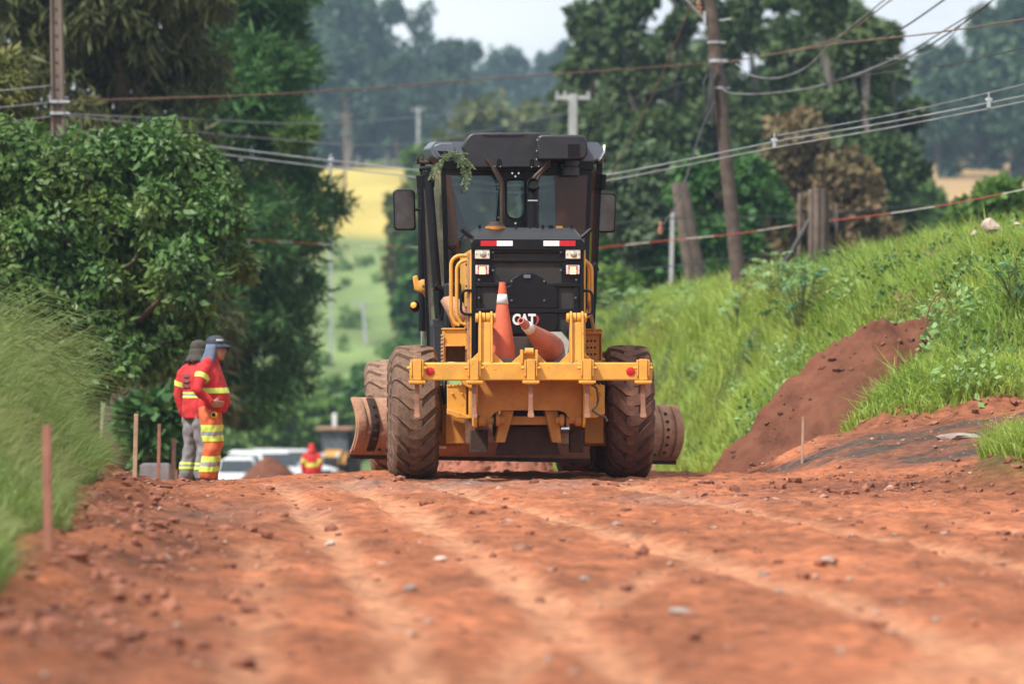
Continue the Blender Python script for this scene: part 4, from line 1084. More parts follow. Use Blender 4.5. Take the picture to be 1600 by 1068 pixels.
def hand(mb, wrist, dir_, palm_n, thumb_side, curl=.5):
    """palm and five fingers; dir_ points along the palm"""
    d = Vector(dir_).normalized(); n = Vector(palm_n).normalized(); n = (n - d*n.dot(d)).normalized(); s = d.cross(n)*thumb_side
    w = Vector(wrist)
    k = w + d*.085
    for i in range(5):
        o_ = s*(-.034+.017*i); mb.tube([w+o_*.6, w+d*.045+o_, k+o_*.95], [.016,.017,.013], 8)
    for i, L in enumerate((.058,.072,.078,.070)):
        o_ = s*(-.031+.0205*i); a = k+o_; p1 = a + d*L*.5 + n*L*.25*curl; p2 = p1 + (d*(1-curl)+n*curl).normalized()*L*.35; p3 = p2 + (d*(1-curl*1.4)+n*curl*1.5).normalized()*L*.28
        mb.tube([a-d*.01, p1, p2, p3], [.0105,.0098,.009,.007], 8)
    a = w + d*.025 + s*.03; mb.tube([a, a+d*.03+s*.028+n*.01, a+d*.062+s*.036+n*.02], [.013,.011,.008], 8)
def person(name, label, loc, rotz, spec, scale=1.0):
    S = spec
    # ---- body, one continuous figure in skin (hidden by clothes except head, neck and hands)
    b = MB()
    hx, hz = S['head']            # head centre, facing +x
    loft(b, [(hz-.125,hx+.045,0,.030,.035),(hz-.105,hx+.035,0,.058,.052),(hz-.06,hx+.018,0,.082,.066),(hz-.01,hx+.004,0,.094,.073),(hz+.04,hx-.006,0,.098,.077),(hz+.08,hx-.012,0,.088,.070),(hz+.108,hx-.014,0,.06,.05),(hz+.12,hx-.014,0,.025,.022)], 18)
    b.tube([(hx+.085,0,hz+.012),(hx+.105,0,hz-.02),(hx+.112,0,hz-.036),(hx+.088,0,hz-.046)], [.010,.014,.017,.012], 8)     # nose
    b.tube([(hx+.068,-.028,hz-.078),(hx+.088,0,hz-.074),(hx+.068,.028,hz-.078)], .0095, 6)                              # lips
    b.ball((hx+.070,0,hz-.108), .026, 2)                                                                           # chin
    for s_ in (-1, 1):
        b.tube([(hx-.005,s_*.074,hz+.02),(hx-.016,s_*.084,hz+.008),(hx-.014,s_*.084,hz-.022),(hx+.0,s_*.074,hz-.036)], .011, 6)   # ears
        b.tube([(hx+.085,s_*.012,hz+.028),(hx+.078,s_*.045,hz+.03),(hx+.06,s_*.06,hz+.022)], .009, 6)                             # brow
    b.tube([(S['neck'][0],0,1.36),(hx*.6+S['neck'][0]*.4-.01,0,1.45),(hx-.012,0,hz-.05)], [.075,.060,.060], 14)
    loft(b, [(.85,0,0,.10,.14),(1.0,.0,0,.10,.13),(1.2,.0,0,.10,.15),(1.38,0,0,.08,.16),(1.42,0,0,.05,.09)])
    for s_, key in ((-1,'rarm'), (1,'larm')):
        sh, el, wr = [Vector(p) for p in S[key]]
        b.tube([sh, sh.lerp(el,.5), el, el.lerp(wr,.4), wr], [.05,.045,.038,.038,.026], 10)
        hand(b, wr, S[key+'_hand'][0], S[key+'_hand'][1], S[key+'_hand'][2], S[key+'_hand'][3])
    for s_, key in ((-1,'rleg'), (1,'lleg')):
        hp, kn, an = [Vector(p) for p in S[key]]
        b.tube([hp, hp.lerp(kn,.5), kn, kn.lerp(an,.4), an], [.075,.07,.05,.05,.034], 10)
        b.tube([an, an+Vector((.10,s_*.02,-.05))], [.035,.03], 8)
    lod = S.get('lod', 1.0); bm_ = organic(b, 'person', .010*lod, 3)
    root = link('person', bm_, M_SKIN, None, loc, (0, 0, rotz)); root.scale = (scale,)*3; root.name = name
    tag(root, label, 'person')
    # ---- eyes
    ey = MB()
    for s_ in (-1, 1): ey.ball((hx+.080,s_*.033,hz+.008), .011, 1)
    part('eyes', ey, M_BLKM, root, 0, 60)['kind'] = 'stuff'
    # ---- shirt
    t = MB(); loft(t, S['torso'], 22)
    t.tube([(S['neck'][0]-.015,0,1.36),(S['neck'][0]-.005,0,1.435)], [.10,.078], 16)
    for key in ('rarm', 'larm'):
        sh, el, wr = [Vector(p) for p in S[key]]
        t.tube([sh+(sh-el)*.06, sh.lerp(el,.12), sh.lerp(el,.55), el, el.lerp(wr,.45), el.lerp(wr,.97)], [.078,.080,.070,.063,.056,.044], 14)
        t.tube([Vector((S['neck'][0]-.01, sh.y*.35, 1.40)), sh+Vector((0,0,.005))], [.07,.072], 12)
    tm = organic(t, 'shirt', .0125*lod, 4, .017, S.get('seed', 0))
    shirt = link('shirt', tm, S['shirt_m'], root)
    # ---- trousers
    q = MB(); loft(q, S['hips'], 20)
    for key in ('rleg', 'lleg'):
        hp, kn, an = [Vector(p) for p in S[key]]
        q.tube([hp+Vector((0,0,.06)), hp.lerp(kn,.3), hp.lerp(kn,.75), kn, kn.lerp(an,.4), kn.lerp(an,.8), kn.lerp(an,.97)], [.100,.108,.088,.082,.086,.088,.084], 16)
    tr_m = organic(q, 'trousers', .0125*lod, 3, .020, S.get('seed', 0)+5, (11,11,8))
    trou = link('trousers', tr_m, S['trou_m'], root)
    # ---- boots
    for s_, key in ((-1,'rleg'), (1,'lleg')):
        an = Vector(S[key][2]); f = S.get('foot', {}).get(key, 0)
        B = MB(); B.tube([an+Vector((-.01,0,.06)), an+Vector((-.01,0,-.02))], [.055,.058], 12)
        fw = Vector((math.cos(f), math.sin(f), 0))
        B.tube([an+Vector((0,0,-.045))-fw*.07, an+Vector((0,0,-.045))-fw*.02, an+Vector((0,0,-.042))+fw*.07, an+Vector((0,0,-.052))+fw*.14, an+Vector((0,0,-.056))+fw*.19], [.035,.045,.046,.042,.026], 12)
        bo = organic(B, 'boot', .01, 3); link('boot', bo, S['shoe_m'], root)
    # ---- cap: crown, visor, cloth flap over the neck
    c = MB(); loft(c, [(hz+.035,hx-.008,0,.106,.086),(hz+.06,hx-.010,0,.108,.088),(hz+.095,hx-.010,0,.102,.084),(hz+.125,hx-.010,0,.082,.068),(hz+.142,hx-.010,0,.05,.042),(hz+.148,hx-.010,0,.012,.012)], 22)
    cap = link('cap', organic(c, 'cap', .009, 2, .003, 3), S['cap_m'], root)
    rows = []
    for i in range(7):
        a = -PI*.42 + PI*.84*i/6
        rows.append([(hx-.008+(.098+k_*.1*math.cos(a)**.7)*math.cos(a), (.084+.012*k_)*math.sin(a), hz+.052-.032*k_-.012*abs(math.sin(a))*k_) for k_ in (0,.5,1)])
    part('visor', MB().sheet(rows), S['cap_m'], cap, 0, 60, .006)
    if S.get('badge'):
        part('cap_lettering', MB().sheet([[(hx-.010+.112*math.cos(a), .092*math.sin(a), z) for a in (-1.25,-1.05,-.85,-.65,-.4)] for z in (hz+.085, hz+.108)]), M_CWHT, cap, 0, 60)
    fl = S.get('flap', 1.0); rows = []
    for i in range(11):
        a = R(70) + R(220)*i/10
        rows.append([(hx-.008+(.10+ex)*math.cos(a)-dx, (.083+ex*.9)*math.sin(a)*(1+sp_), hz+.05-dz+.012*math.sin(i*2.3)*(dz > .05)) for ex, dz, dx, sp_ in ((.004,0,0,0),(.010,.05*fl,.004,0),(.014,.10*fl,.01,.03),(.026,.155*fl,.02,.06),(.045*fl,.20*fl,.035,.15))])
    part('neck_flap', MB().sheet(rows), S['flap_m'], cap, 0, 60, .005)
    # ---- sewn reflective bands
    def zband(me, z0, z1, off, m, par, keep=lambda c: True, nm='reflective_band', tilt=(0,0)):
        n1 = Vector((tilt[0], tilt[1], 1)).normalized()
        bb = band(me, [((0,0,z1), n1), ((0,0,z0), -n1)], keep, off, nm)
        if len(bb.polygons): link(nm, bb, m, par)
    for args in S['bands']:
        kind, z0, z1, m_ = args
        if kind == 'torso':
            def kp(c):
                for key in ('rarm', 'larm'):
                    sh, el, wr = [Vector(p) for p in S[key]]
                    for a_, b_ in ((sh.lerp(el,.4), el), (el, wr)):
                        ab = b_-a_; tt = max(0, min(1, (c-a_).dot(ab)/ab.length_squared))
                        if (c-a_-ab*tt).length < .074: return False
                return True
            zband(tm, z0, z1, .005, m_, shirt, kp)
        elif kind == 'leg':
            zband(tr_m, z0, z1, .005, m_, trou)
        else:
            sh, el, wr = [Vector(p) for p in S[kind]]
            ax = (el-sh).normalized(); L = (el-sh).length
            bb = band(tm, [(sh+ax*L*z1, ax), (sh+ax*L*z0, -ax)], lambda c: (c-(sh+ax*(c-sh).dot(ax))).length < .105, .005, 'sleeve_band')
            link('sleeve_band', bb, m_, shirt)
    if S.get('print'):
        tor = S['torso']
        def rear(z, y):
            zs = [s_[0] for s_ in tor]; cx = np.interp(z, zs, [s_[1] for s_ in tor]); a = np.interp(z, zs, [s_[3] for s_ in tor]); bb = np.interp(z, zs, [s_[4] for s_ in tor])
            return cx - a*math.sqrt(max(.05, 1-(y/bb)**2)) - .016
        for zt, rowsn in ((1.31, 1), (1.25, 1), (1.19, 1)):
            part('back_print', MB().sheet([[(rear(z, y), y, z) for y in np.linspace(-.075,.075,6)] for z in (zt, zt-.02, zt-.035)]), M_PRINT, shirt, 0, 60)
    if S.get('tape'):
        p_ = Vector(S['tape']); tp = part('tape_measure', MB().cyl(p_-Vector((0,.028,0)), p_+Vector((0,.015,0)), .036, 18), M_TAPEM, trou, .006)
        part('tape_face', MB().cyl(p_-Vector((0,.031,0)), p_-Vector((0,.027,0)), .024, 18), M_BLKM, tp)
    return root
hips0 = [(.80,-.005,0,.125,.165),(.88,-.01,0,.135,.175),(.96,0,0,.130,.170),(1.03,.01,0,.12,.16)]
specA = dict(head=(.065,1.555), neck=(.015,0), seed=2,
    torso=[(.845,.02,0,.150,.185),(.90,.03,0,.165,.19),(.98,.045,0,.180,.19),(1.06,.042,0,.172,.187),(1.14,.03,0,.158,.19),(1.23,.012,0,.145,.198),(1.31,-.005,0,.125,.20),(1.37,-.012,0,.095,.16),(1.40,-.01,0,.07,.10)],
    hips=hips0,
    rarm=((-.02,-.205,1.335),(-.055,-.335,1.10),(.085,-.245,.945)), rarm_hand=((.75,.45,-.1),(.35,.9,.0),1,.45),
    larm=((-.02,.205,1.335),(-.04,.33,1.10),(.08,.24,.945)), larm_hand=((.75,-.45,-.1),(.35,-.9,.0),-1,.45),
    rleg=((0,-.095,.84),(.035,-.105,.47),(-.01,-.11,.085)), lleg=((0,.095,.84),(.02,.11,.47),(-.04,.12,.085)),
    shirt_m=M_SHIRT, trou_m=M_ORNG, shoe_m=M_SHOE, cap_m=M_NAVY, flap_m=M_FLAP, badge=True, foot={'rleg':-.15,'lleg':.2},
    bands=[('torso',1.055,1.115,M_LIME), ('rarm',.30,.52,M_LIME), ('larm',.30,.52,M_LIME),
           ('leg',.625,.70,M_LIME), ('leg',.58,.625,M_SILV), ('leg',.515,.58,M_LIME), ('leg',.285,.35,M_LIME), ('leg',.235,.285,M_SILV), ('leg',.175,.235,M_LIME)],
    tape=(.10,-.185,.815))
specB = dict(head=(.045,1.555), neck=(.01,0), seed=9,
    torso=[(.80,.0,0,.145,.185),(.88,.0,0,.150,.188),(.98,.005,0,.145,.182),(1.10,.005,0,.140,.185),(1.23,0,0,.138,.200),(1.31,-.008,0,.12,.205),(1.37,-.012,0,.092,.165),(1.40,-.01,0,.07,.10)],
    hips=hips0,
    rarm=((-.02,-.215,1.335),(-.05,-.265,1.06),(.06,-.235,.83)), rarm_hand=((.15,.05,-1),(0.2,1,0),1,.5),
    larm=((-.02,.215,1.335),(-.06,.275,1.06),(.0,.25,.815)), larm_hand=((.1,-.05,-1),(0.2,-1,0),-1,.5),
    rleg=((0,-.095,.84),(.025,-.11,.47),(-.01,-.125,.085)), lleg=((0,.095,.84),(.0,.115,.47),(-.06,.145,.085)),
    shirt_m=M_SHIRT, trou_m=M_GREYT, shoe_m=M_BOOTD, cap_m=M_CAMO, flap_m=M_CAMO, foot={'rleg':-.2,'lleg':.25}, flap=.7, print=True,
    bands=[('torso',1.085,1.105,M_LIME), ('torso',1.06,1.085,M_SILV), ('torso',1.035,1.06,M_LIME), ('larm',.42,.62,M_LIME), ('rarm',.42,.62,M_LIME),
           ('leg',.27,.295,M_LIME), ('leg',.245,.27,M_SILV), ('leg',.215,.245,M_LIME)])
xa_, xb_ = (329-800)/F*43.2, (306.5-800)/F*44.3
person('person', 'worker in red shirt and orange trousers with lime bands, hand on hip, facing the grader', (xa_, 43.2, Hs(xa_, 43.2)-.04), R(-12), specA, 1.0)
person('person', 'worker in red shirt and grey trousers, back turned, beside the man with orange trousers', (xb_, 44.3, Hs(xb_, 44.3)-.05), R(38), specB, 1.0)
specC = dict(specB); specC.update(lod=2.2, trou_m=M_SHIRT, cap_m=M_SHIRT, flap_m=M_SHIRT, print=None, bands=[('torso',1.03,1.13,M_LIME), ('larm',.35,.65,M_LIME), ('rarm',.35,.65,M_LIME)])
xc_ = (487-800)/F*118.
person('person', 'distant worker dressed all in red standing by the backhoe', (xc_, 118, Hs(xc_, 118)), R(95), specC, 1.05)

# ================================================================ stakes
M_STK = mat('stake_wood', (.42,.26,.17), .8, var=.25, scale=9, bump=.2)
M_STKR = mat('stake_wood_reddish', (.30,.125,.085), .8, var=.25, scale=9, bump=.2)
def stake(px, y0, y1, d, w, label, m=M_STK, lean=0):
    a = P(px, y1, d); b_ = P(px+lean, y0, d); gz = Hs(a.x, d); a.z = min(a.z, gz) - .12
    mb = MB(); h = w/2
    rows = [[(p.x-h*k_, p.y-h, p.z), (p.x+h*k_, p.y-h, p.z), (p.x+h*k_, p.y+h, p.z), (p.x-h*k_, p.y+h, p.z)] for p, k_ in ((a, 1), (b_, .95))]
    rows = [[tuple(Vector(q)-a) for q in r] for r in rows]
    mb.sheet([r+[r[0]] for r in rows]); mb.add(rows[0], [(3,2,1,0)]); mb.add(rows[1], [(0,1,2,3)])
    o_ = part('survey_stake', mb, m, None, .003, 30, loc=a); tag(o_, label, 'stake', 'survey stakes along the road edges'); return o_
stake(77, 664, 935, 20, .044, 'blurred reddish stake nearest the camera at the left edge', M_STKR, -4)
stake(209, 646, 787, 34, .038, 'pale wooden stake standing in the dirt just left of the two workers', M_STK, 4)
stake(247, 662, 752, 43, .038, 'thin wooden stake in front of the grey concrete block', M_STKR, 2)
stake(270, 685, 750, 53, .055, 'short stake left of the grey trouser legs', M_STK, 2)
stake(274.5, 700, 752, 64, .06, 'farthest short stake beside the grey trouser legs', M_STKR, 0)
stake(1252, 650, 748, 38.5, .026, 'slim wooden stake standing in front of the big dirt pile', M_STK, 3)
stake(1022, 708, 742, 42, .035, 'tiny stake end behind the right rear tyre of the grader', M_STK, 0)
M_CONC = mat('concrete', (.30,.30,.29), .9, var=.2, scale=6, bump=.3, dust=.2)
M_CONCD = mat('concrete_dark', (.17,.18,.19), .9, var=.2, scale=6, bump=.3, dust=.2)
p_ = P(243, 742, 50); o = part('concrete_block', MB().b2(-.19,.19,-.15,.15,-.16,.14).b2(-.17,.17,-.13,.13,.14,.155), M_CONCD, None, .01, 30, loc=(p_.x, 50, max(p_.z, Hs(p_.x, 50)+.10))); tag(o, 'low grey concrete block in the grass behind the stakes', 'block')

# ================================================================ vehicles far down the road
M_WCAR = mat('white_car_paint', (.68,.70,.73), .3, var=.05, coat=.5, dust=.2, dustcol=(.42,.32,.26))
M_CGL = mat('car_glass', (.03,.04,.045), .08, var=.2)
M_PLA = mat('black_plastic', (.025,.025,.027), .6)
M_TYR = mat('car_tyre', (.03,.03,.03), .85, dust=.4)
M_RIMC = mat('car_rim', (.45,.46,.48), .35, metal=.6)
M_HEAD = mat('headlight', (.7,.72,.75), .15)
def car(label, x, d, rz, scale=1.0, kind='pickup'):
    """pickup or estate car, front towards -y"""
    e = empty('parked_car', (x, d, Hs(x, d)), (0, 0, rz)); tag(e, label, 'car', 'white cars parked along the road'); e.scale = (scale,)*3
    w = .88
    pr = [(-2.45,.42),(-2.45,.72),(-2.38,.92),(-1.25,1.05),(-1.15,1.06),(2.4,1.08),(2.5,.95),(2.5,.45),(1.95,.42),(1.85,.7),(1.5,.80),(1.15,.7),(1.05,.40),(-1.05,.40),(-1.15,.7),(-1.5,.80),(-1.85,.7),(-1.95,.42)]
    part('body', MB().prism(pr, -w, w, 'x'), M_WCAR, e, .05, 40)
    end = .75 if kind == 'pickup' else 2.2
    rows = []
    for z, y0, y1, ww in ((1.05,-1.25,end+.15,.86),(1.35,-.80,end+.02,.80),(1.66,-.42,end-.12,.72),(1.73,-.25,end-.25,.64)):
        rows.append([(-ww,y0,z),(ww,y0,z),(ww,y1,z),(-ww,y1,z)])
    cb = MB().sheet([r+[r[0]] for r in rows]); cb.add(rows[-1], [(0,1,2,3)]); part('cabin', cb, M_WCAR, e, .04, 40)
    def lerp3(a, b, t): return tuple(a[i]+(b[i]-a[i])*t for i in range(3))
    def quad(a, b, c, d_, off): return [tuple(Vector(p)+Vector(off)) for p in (a, b, c, d_)]
    part('windscreen', MB().add(quad((-.76,-1.13,1.12),(.76,-1.13,1.12),(.66,-.50,1.62),(-.66,-.50,1.62), (0,-.03,.02)), [(0,1,2,3)]), M_CGL, e, 0, None, .01)
    part('rear_window', MB().add(quad((-.74,end+.12,1.15),(.74,end+.12,1.15),(.66,end-.07,1.6),(-.66,end-.07,1.6), (0,.02,.0)), [(0,1,2,3)]), M_CGL, e, 0, None, .01)
    for s_ in (-1, 1):
        ys = np.linspace(-.75, end-.1, 3 if kind == 'pickup' else 4)
        for i in range(len(ys)-1):
            a, b_ = ys[i]+.05, ys[i+1]-.03
            part('side_window', MB().add([(s_*.858,a-.18*(i == 0),1.12),(s_*.858,b_,1.12),(s_*.762,b_,1.58),(s_*.762,a+.22*(i == 0),1.58)], [(0,1,2,3)]), M_CGL, e, 0, None, .012)
        part('headlight', MB().b2(*sorted((s_*.52, s_*.85)), -2.47, -2.36, .70, .86), M_HEAD, e, .03)
        part('mirror', MB().b2(*sorted((s_*.90, s_*1.08)), -.95, -.82, 1.08, 1.25), M_WCAR, e, .03)
        for y_ in (-1.5, 1.5):
            t_ = part('wheel', MB().lathe([(.22,-.10),(.33,-.10),(.36,-.06),(.36,.06),(.33,.10),(.22,.10)], 24, 'x', (s_*.80, y_, .36)), M_TYR, e, 0, 40)
            part('wheel_rim', MB().lathe([(.22,.08),(.18,.05),(.05,.07),(.0,.07)], 16, 'x', (s_*.80, y_, .36)).lathe([(.22,-.08),(.18,-.05),(.05,-.07),(.0,-.07)], 16, 'x', (s_*.80, y_, .36)), M_RIMC, t_, 0, 40)
    part('grille', MB().b2(-.48,.48,-2.475,-2.40,.66,.86), M_PLA, e, .02); part('bumper', MB().b2(-.86,.86,-2.52,-2.38,.40,.60), M_PLA, e, .04)
    part('number_plate', MB().b2(-.2,.2,-2.535,-2.52,.46,.56), M_WHTR, e)
    if kind == 'pickup': part('cargo_bed', MB().b2(-.78,.78,1.0,2.42,1.06,1.10), M_PLA, e)
    return e
def at_px(px, d): return (px-800)/F*d
car('boxy white car nearest the workers, its windscreen facing the camera', at_px(370,158), 158, R(4), .97, 'estate')
car('middle white car partly hidden behind the nearest white car', at_px(420,176), 176, R(33), 1.12, 'estate')
car('rightmost white car of the three, behind the brown dirt mound', at_px(455,184), 184, R(38), 1.08, 'estate')

def backhoe(label, x, d, rz):
    e = empty('backhoe_loader', (x, d, Hs(x, d)), (0, 0, rz)); tag(e, label, 'backhoe loader')
    part('chassis', MB().b2(-.5,.5,-2.0,1.6,.6,1.1), M_YELD, e, .04)
    part('hood', MB().prism([(-2.1,1.0),(-2.05,1.55),(-.6,1.75),(-.6,1.0)], -.48, .48, 'x'), M_YEL, e, .06)
    part('front_grille', MB().b2(-.36,.36,-2.12,-2.06,1.05,1.42), M_PLA, e, .02)
    for s_ in (-1, 1):
        part('head_lamp', MB().lathe([(.0,-.05),(.10,-.05),(.13,.0),(.13,.05)], 16, 'y', (s_*.36, -2.1, 1.50)), M_HEAD, e, 0, 50)
        part('loader_arm', MB().prism([(-2.9,.5),(-2.7,.45),(-1.6,1.25),(-.5,1.45),(-.5,1.62),(-1.7,1.45)], s_*.66-.06, s_*.66+.06, 'x'), M_YEL, e, .02)
        part('cab_post', MB().b2(s_*.72-.04, s_*.72+.04, -.6, -.52, 1.1, 2.72), M_BLK, e, .01)
        part('cab_post', MB().b2(s_*.72-.04, s_*.72+.04, .95, 1.03, 1.1, 2.72), M_BLK, e, .01)
        part('fender', MB().b2(s_*.85-.18, s_*.85+.18, .2, 1.7, 1.35, 1.5), M_YEL, e, .05)
        w_ = part('rear_wheel', MB().lathe([(.38,-.2),(.66,-.2),(.74,-.13),(.74,.13),(.66,.2),(.38,.2)], 28, 'x', (s_*.92, 1.0, .74)), M_TYR, e, 0, 40)
        part('wheel_rim', MB().lathe([(.38,.15),(.3,.06),(.0,.08)], 20, 'x', (s_*.92,1.0,.74)).lathe([(.38,-.15),(.3,-.06),(.0,-.08)], 20, 'x', (s_*.92,1.0,.74)), M_YELD, w_, 0, 40)
        w_ = part('front_wheel', MB().lathe([(.25,-.14),(.42,-.14),(.48,-.09),(.48,.09),(.42,.14),(.25,.14)], 24, 'x', (s_*.8,-1.5,.48)), M_TYR, e, 0, 40)
        part('wheel_rim', MB().lathe([(.25,.1),(.2,.05),(.0,.06)], 20, 'x', (s_*.8,-1.5,.48)).lathe([(.25,-.1),(.2,-.05),(.0,-.06)], 20, 'x', (s_*.8,-1.5,.48)), M_YELD, w_, 0, 40)
    part('windscreen', MB().b2(-.68,.68,-.58,-.56,1.5,2.66), glass_mat('backhoe_glass', (.3,.36,.42), .45, (.28,.33,.40)), e)
    part('cab_wall', MB().b2(-.7,.7,.9,.98,1.1,2.66), M_BLKM, e)
    part('seat', MB().b2(-.25,.25,.2,.5,1.3,2.1), M_BLKM, e, .05)
    part('roof', MB().b2(-.95,.95,-.85,1.2,2.70,2.86), mat('backhoe_roof', (.30,.17,.10), .8, var=.2), e, .05)
    part('roof_exhaust', MB().b2(-.12,.10,-.3,-.1,2.86,3.55), M_WHTR, e, .04)  # whitish upright exhaust stack above the cab roof
    bk = MB(); rows = []
    for y_, z_ in ((-2.75,1.12),(-2.62,.95),(-2.58,.6),(-2.72,.35),(-3.05,.25),(-3.4,.27)): rows.append([(-1.1,y_,z_),(1.1,y_,z_)])
    bk.sheet(rows); bo = part('loader_bucket', bk, M_MUDD, e, 0, 40, .04)
    for s_ in (-1, 1): part('bucket_side', MB().prism([(-2.75,1.12),(-2.62,.95),(-2.58,.6),(-2.72,.35),(-3.05,.25),(-3.4,.27)], s_*1.1-.02, s_*1.1+.02, 'x'), M_MUDD, bo)
    part('backhoe_boom', MB().prism([(1.7,.9),(2.0,.9),(2.6,2.6),(2.4,2.8),(2.2,2.6)], -.14, .14, 'x'), M_YELD, e, .03)
    return e
backhoe('dark yellow backhoe loader with raised bucket facing the camera far down the road', at_px(524,192), 192, R(-4))

# ================================================================ heaps of earth
M_PILE = mat('pile_earth', (.115,.042,.026), .95, var=.4, scale=3, bump=1.0, bscale=12, dust=.45, dustcol=(.20,.092,.055), spec=.15)
M_RUBB = mat('red_rubble', (.24,.082,.05), .95, var=.4, scale=5, bump=1.0, bscale=8, dust=.3, dustcol=(.34,.17,.12), spec=.15)
def heap(name, label, cx, cy, prof, m, res=.06, rx=2, ry=2, amp=.09, seed=0, group=None):
    """prof(x, y) -> height above the ground, mesh over a rectangle"""
    xs = np.arange(cx-rx, cx+rx+res, res); ys = np.arange(cy-ry, cy+ry+res, res)
    X_, Y_ = np.meshgrid(xs, ys); h = prof(X_, Y_)
    lump = amp*np.abs(fbm(X_*1.7, Y_*1.7, 4, seed)) + 1.0*amp*np.abs(fbm(X_*6, Y_*6, 4, seed+4, .65))
    Z_ = H(X_, Y_) + np.where(h > 0, h + lump*np.clip(h*4, 0, 1), -.12 + np.clip(h, -.2, 0))
    n_ = len(xs); ii_ = (np.arange(len(ys)-1)[:, None]*n_ + np.arange(n_-1)[None, :]).ravel()
    me = npmesh(name, np.stack([X_.ravel()-cx, Y_.ravel()-cy, Z_.ravel()], 1), np.stack([ii_, ii_+1, ii_+n_+1, ii_+n_], 1), True)
    o_ = link(name, me, m, None, (cx, cy, 0)); tag(o_, label, 'dirt pile', group); return o_
def big_pile(X_, Y_):
    # ridge that climbs the bank to the right; heights measured absolutely, so subtract the ground
    zt = np.interp(X_, [1.9,2.3,2.9,3.45,3.9,4.15,4.5,4.8,5.1,5.6], [-.5,-.22,.36,.86,1.20,1.30,1.30,1.26,1.1,.4]) + .10*fbm(X_*1.5, Y_*1.5, 3, 15)
    zt = zt - .95*np.abs(Y_-44.6-.15*(X_-4)) + .12 + .16*fbm(X_*2.5+Y_, Y_*.9, 3, 17) - 1.6*np.clip((X_-3.85)-(Y_-43.3)*.8, 0, 3)
    return zt - H(X_, Y_)
heap('dirt_pile', 'large brown dirt pile dumped against the grassy bank on the right', 4.0, 44.6, big_pile, M_PILE, .032, 2.1, 2.0, .11, 3)
def cone_pile(cx, cy, hgt, rx, ry, pw=1.0):
    def f(X_, Y_):
        r_ = np.hypot((X_-cx)/rx, (Y_-cy)/ry); return hgt*(1-r_**pw) - .02
    return f
x_ = at_px(421, 128); heap('dirt_mound', 'brown dirt mound in front of the white cars', x_, 128, cone_pile(x_, 128, 1.40, 1.5, 1.6, 1.5), M_PILE, .1, 1.6, 1.8, .12, 9)
x_ = at_px(524, 165); heap('dirt_mound', 'low brown dirt heap in front of the backhoe bucket', x_, 165, cone_pile(x_, 165, 1.05, 1.3, 1.6, 1.2), M_PILE, .1, 1.7, 1.9, .12, 19)
x_ = at_px(768, 60); heap('rubble_mound', 'red rubble heap seen between the wheels under the grader', x_, 60, lambda X_, Y_: .62*(1-((X_-x_)/1.05)**4) - .5*((Y_-60)/1.2)**2, M_RUBB, .045, 1.3, 1.5, .22, 29)

# ================================================================ poles, posts, wires
M_POLEC = mat('pole_concrete', (.135,.108,.09), .9, var=.2, scale=3, bump=.2, dust=.3, dustcol=(.22,.15,.11))
M_POLEG = mat('pole_concrete_grey', (.34,.35,.35), .9, var=.15, scale=3)
M_POLEW = mat('pole_weathered_wood', (.085,.062,.05), .9, var=.35, scale=5, bump=.5, bscale=18)
M_POLEW2 = mat('post_weathered_wood', (.115,.086,.07), .9, var=.35, scale=5, bump=.5, bscale=18)
M_GALV = mat('galvanised_steel', (.38,.40,.43), .5, metal=.3)
M_WIRE = mat('aluminium_wire', (.20,.21,.225), .6, metal=.0)
M_WIRED = mat('dark_cable', (.035,.034,.035), .6)
M_WIREB = mat('rusty_wire', (.15,.085,.06), .8)
def taper(mb, a, b_, r0, r1, seg=14, sq=False):
    a, b_ = Vector(a), Vector(b_)
    return mb.tube([a, a.lerp(b_, .5), b_], [r0, (r0+r1)/2, r1], 4 if sq else seg)
def onto(v, d): return Vector((v.x, d, Hs(v.x, d)-.3))
# left concrete pole with a row of holes
pt_, pb_ = P(85, -170, 62), P(93, 300, 62); dr_ = (pt_-pb_); g = pb_ - dr_*((pb_.z-Hs(pb_.x,62)+.4)/dr_.z)
e = empty('utility_pole', g); tag(e, 'brown concrete utility pole with a row of holes, rising from the left bush', 'utility pole')
Lp = pt_-g
mb = MB(); rows = []
for t in (0, .5, 1):
    c_ = Lp*t; w_ = .155-.075*t; dpt = .12-.04*t
    rows.append([(c_.x+u*w_, c_.y+v*dpt, c_.z) for u, v in ((-1,-1),(-.62,-1),(-.55,-.55),(.55,-.55),(.62,-1),(1,-1),(1,1),(-1,1))])
mb.sheet([r+[r[0]] for r in rows]); mb.add(rows[-1], [tuple(range(8))])
part('pole_shaft', mb, M_POLEC, e, .01)
hm = MB().cyl((0,-.004,0),(0,.004,0),.022,10).mesh('pole_hole')
for k_ in range(26):
    t = .98 - k_*.0215; c_ = Lp*t; w_ = .12-.04*t
    link('bolt_hole', hm, M_PLA, e, (c_.x, c_.y-w_*.55-.004, c_.z))
for py_ in (160, 178):
    q = P(89.5, py_, 62)-g; t = q.z/Lp.z; c_ = Lp*t; w_ = .165-.075*t
    part('steel_clamp', MB().b2(c_.x-w_,c_.x+w_,c_.y-.135,c_.y+.13,c_.z-.022,c_.z+.022).cyl((c_.x+w_,c_.y-.1,c_.z),(c_.x+w_+.09,c_.y-.1,c_.z),.02,8), M_GALV, e, .006)
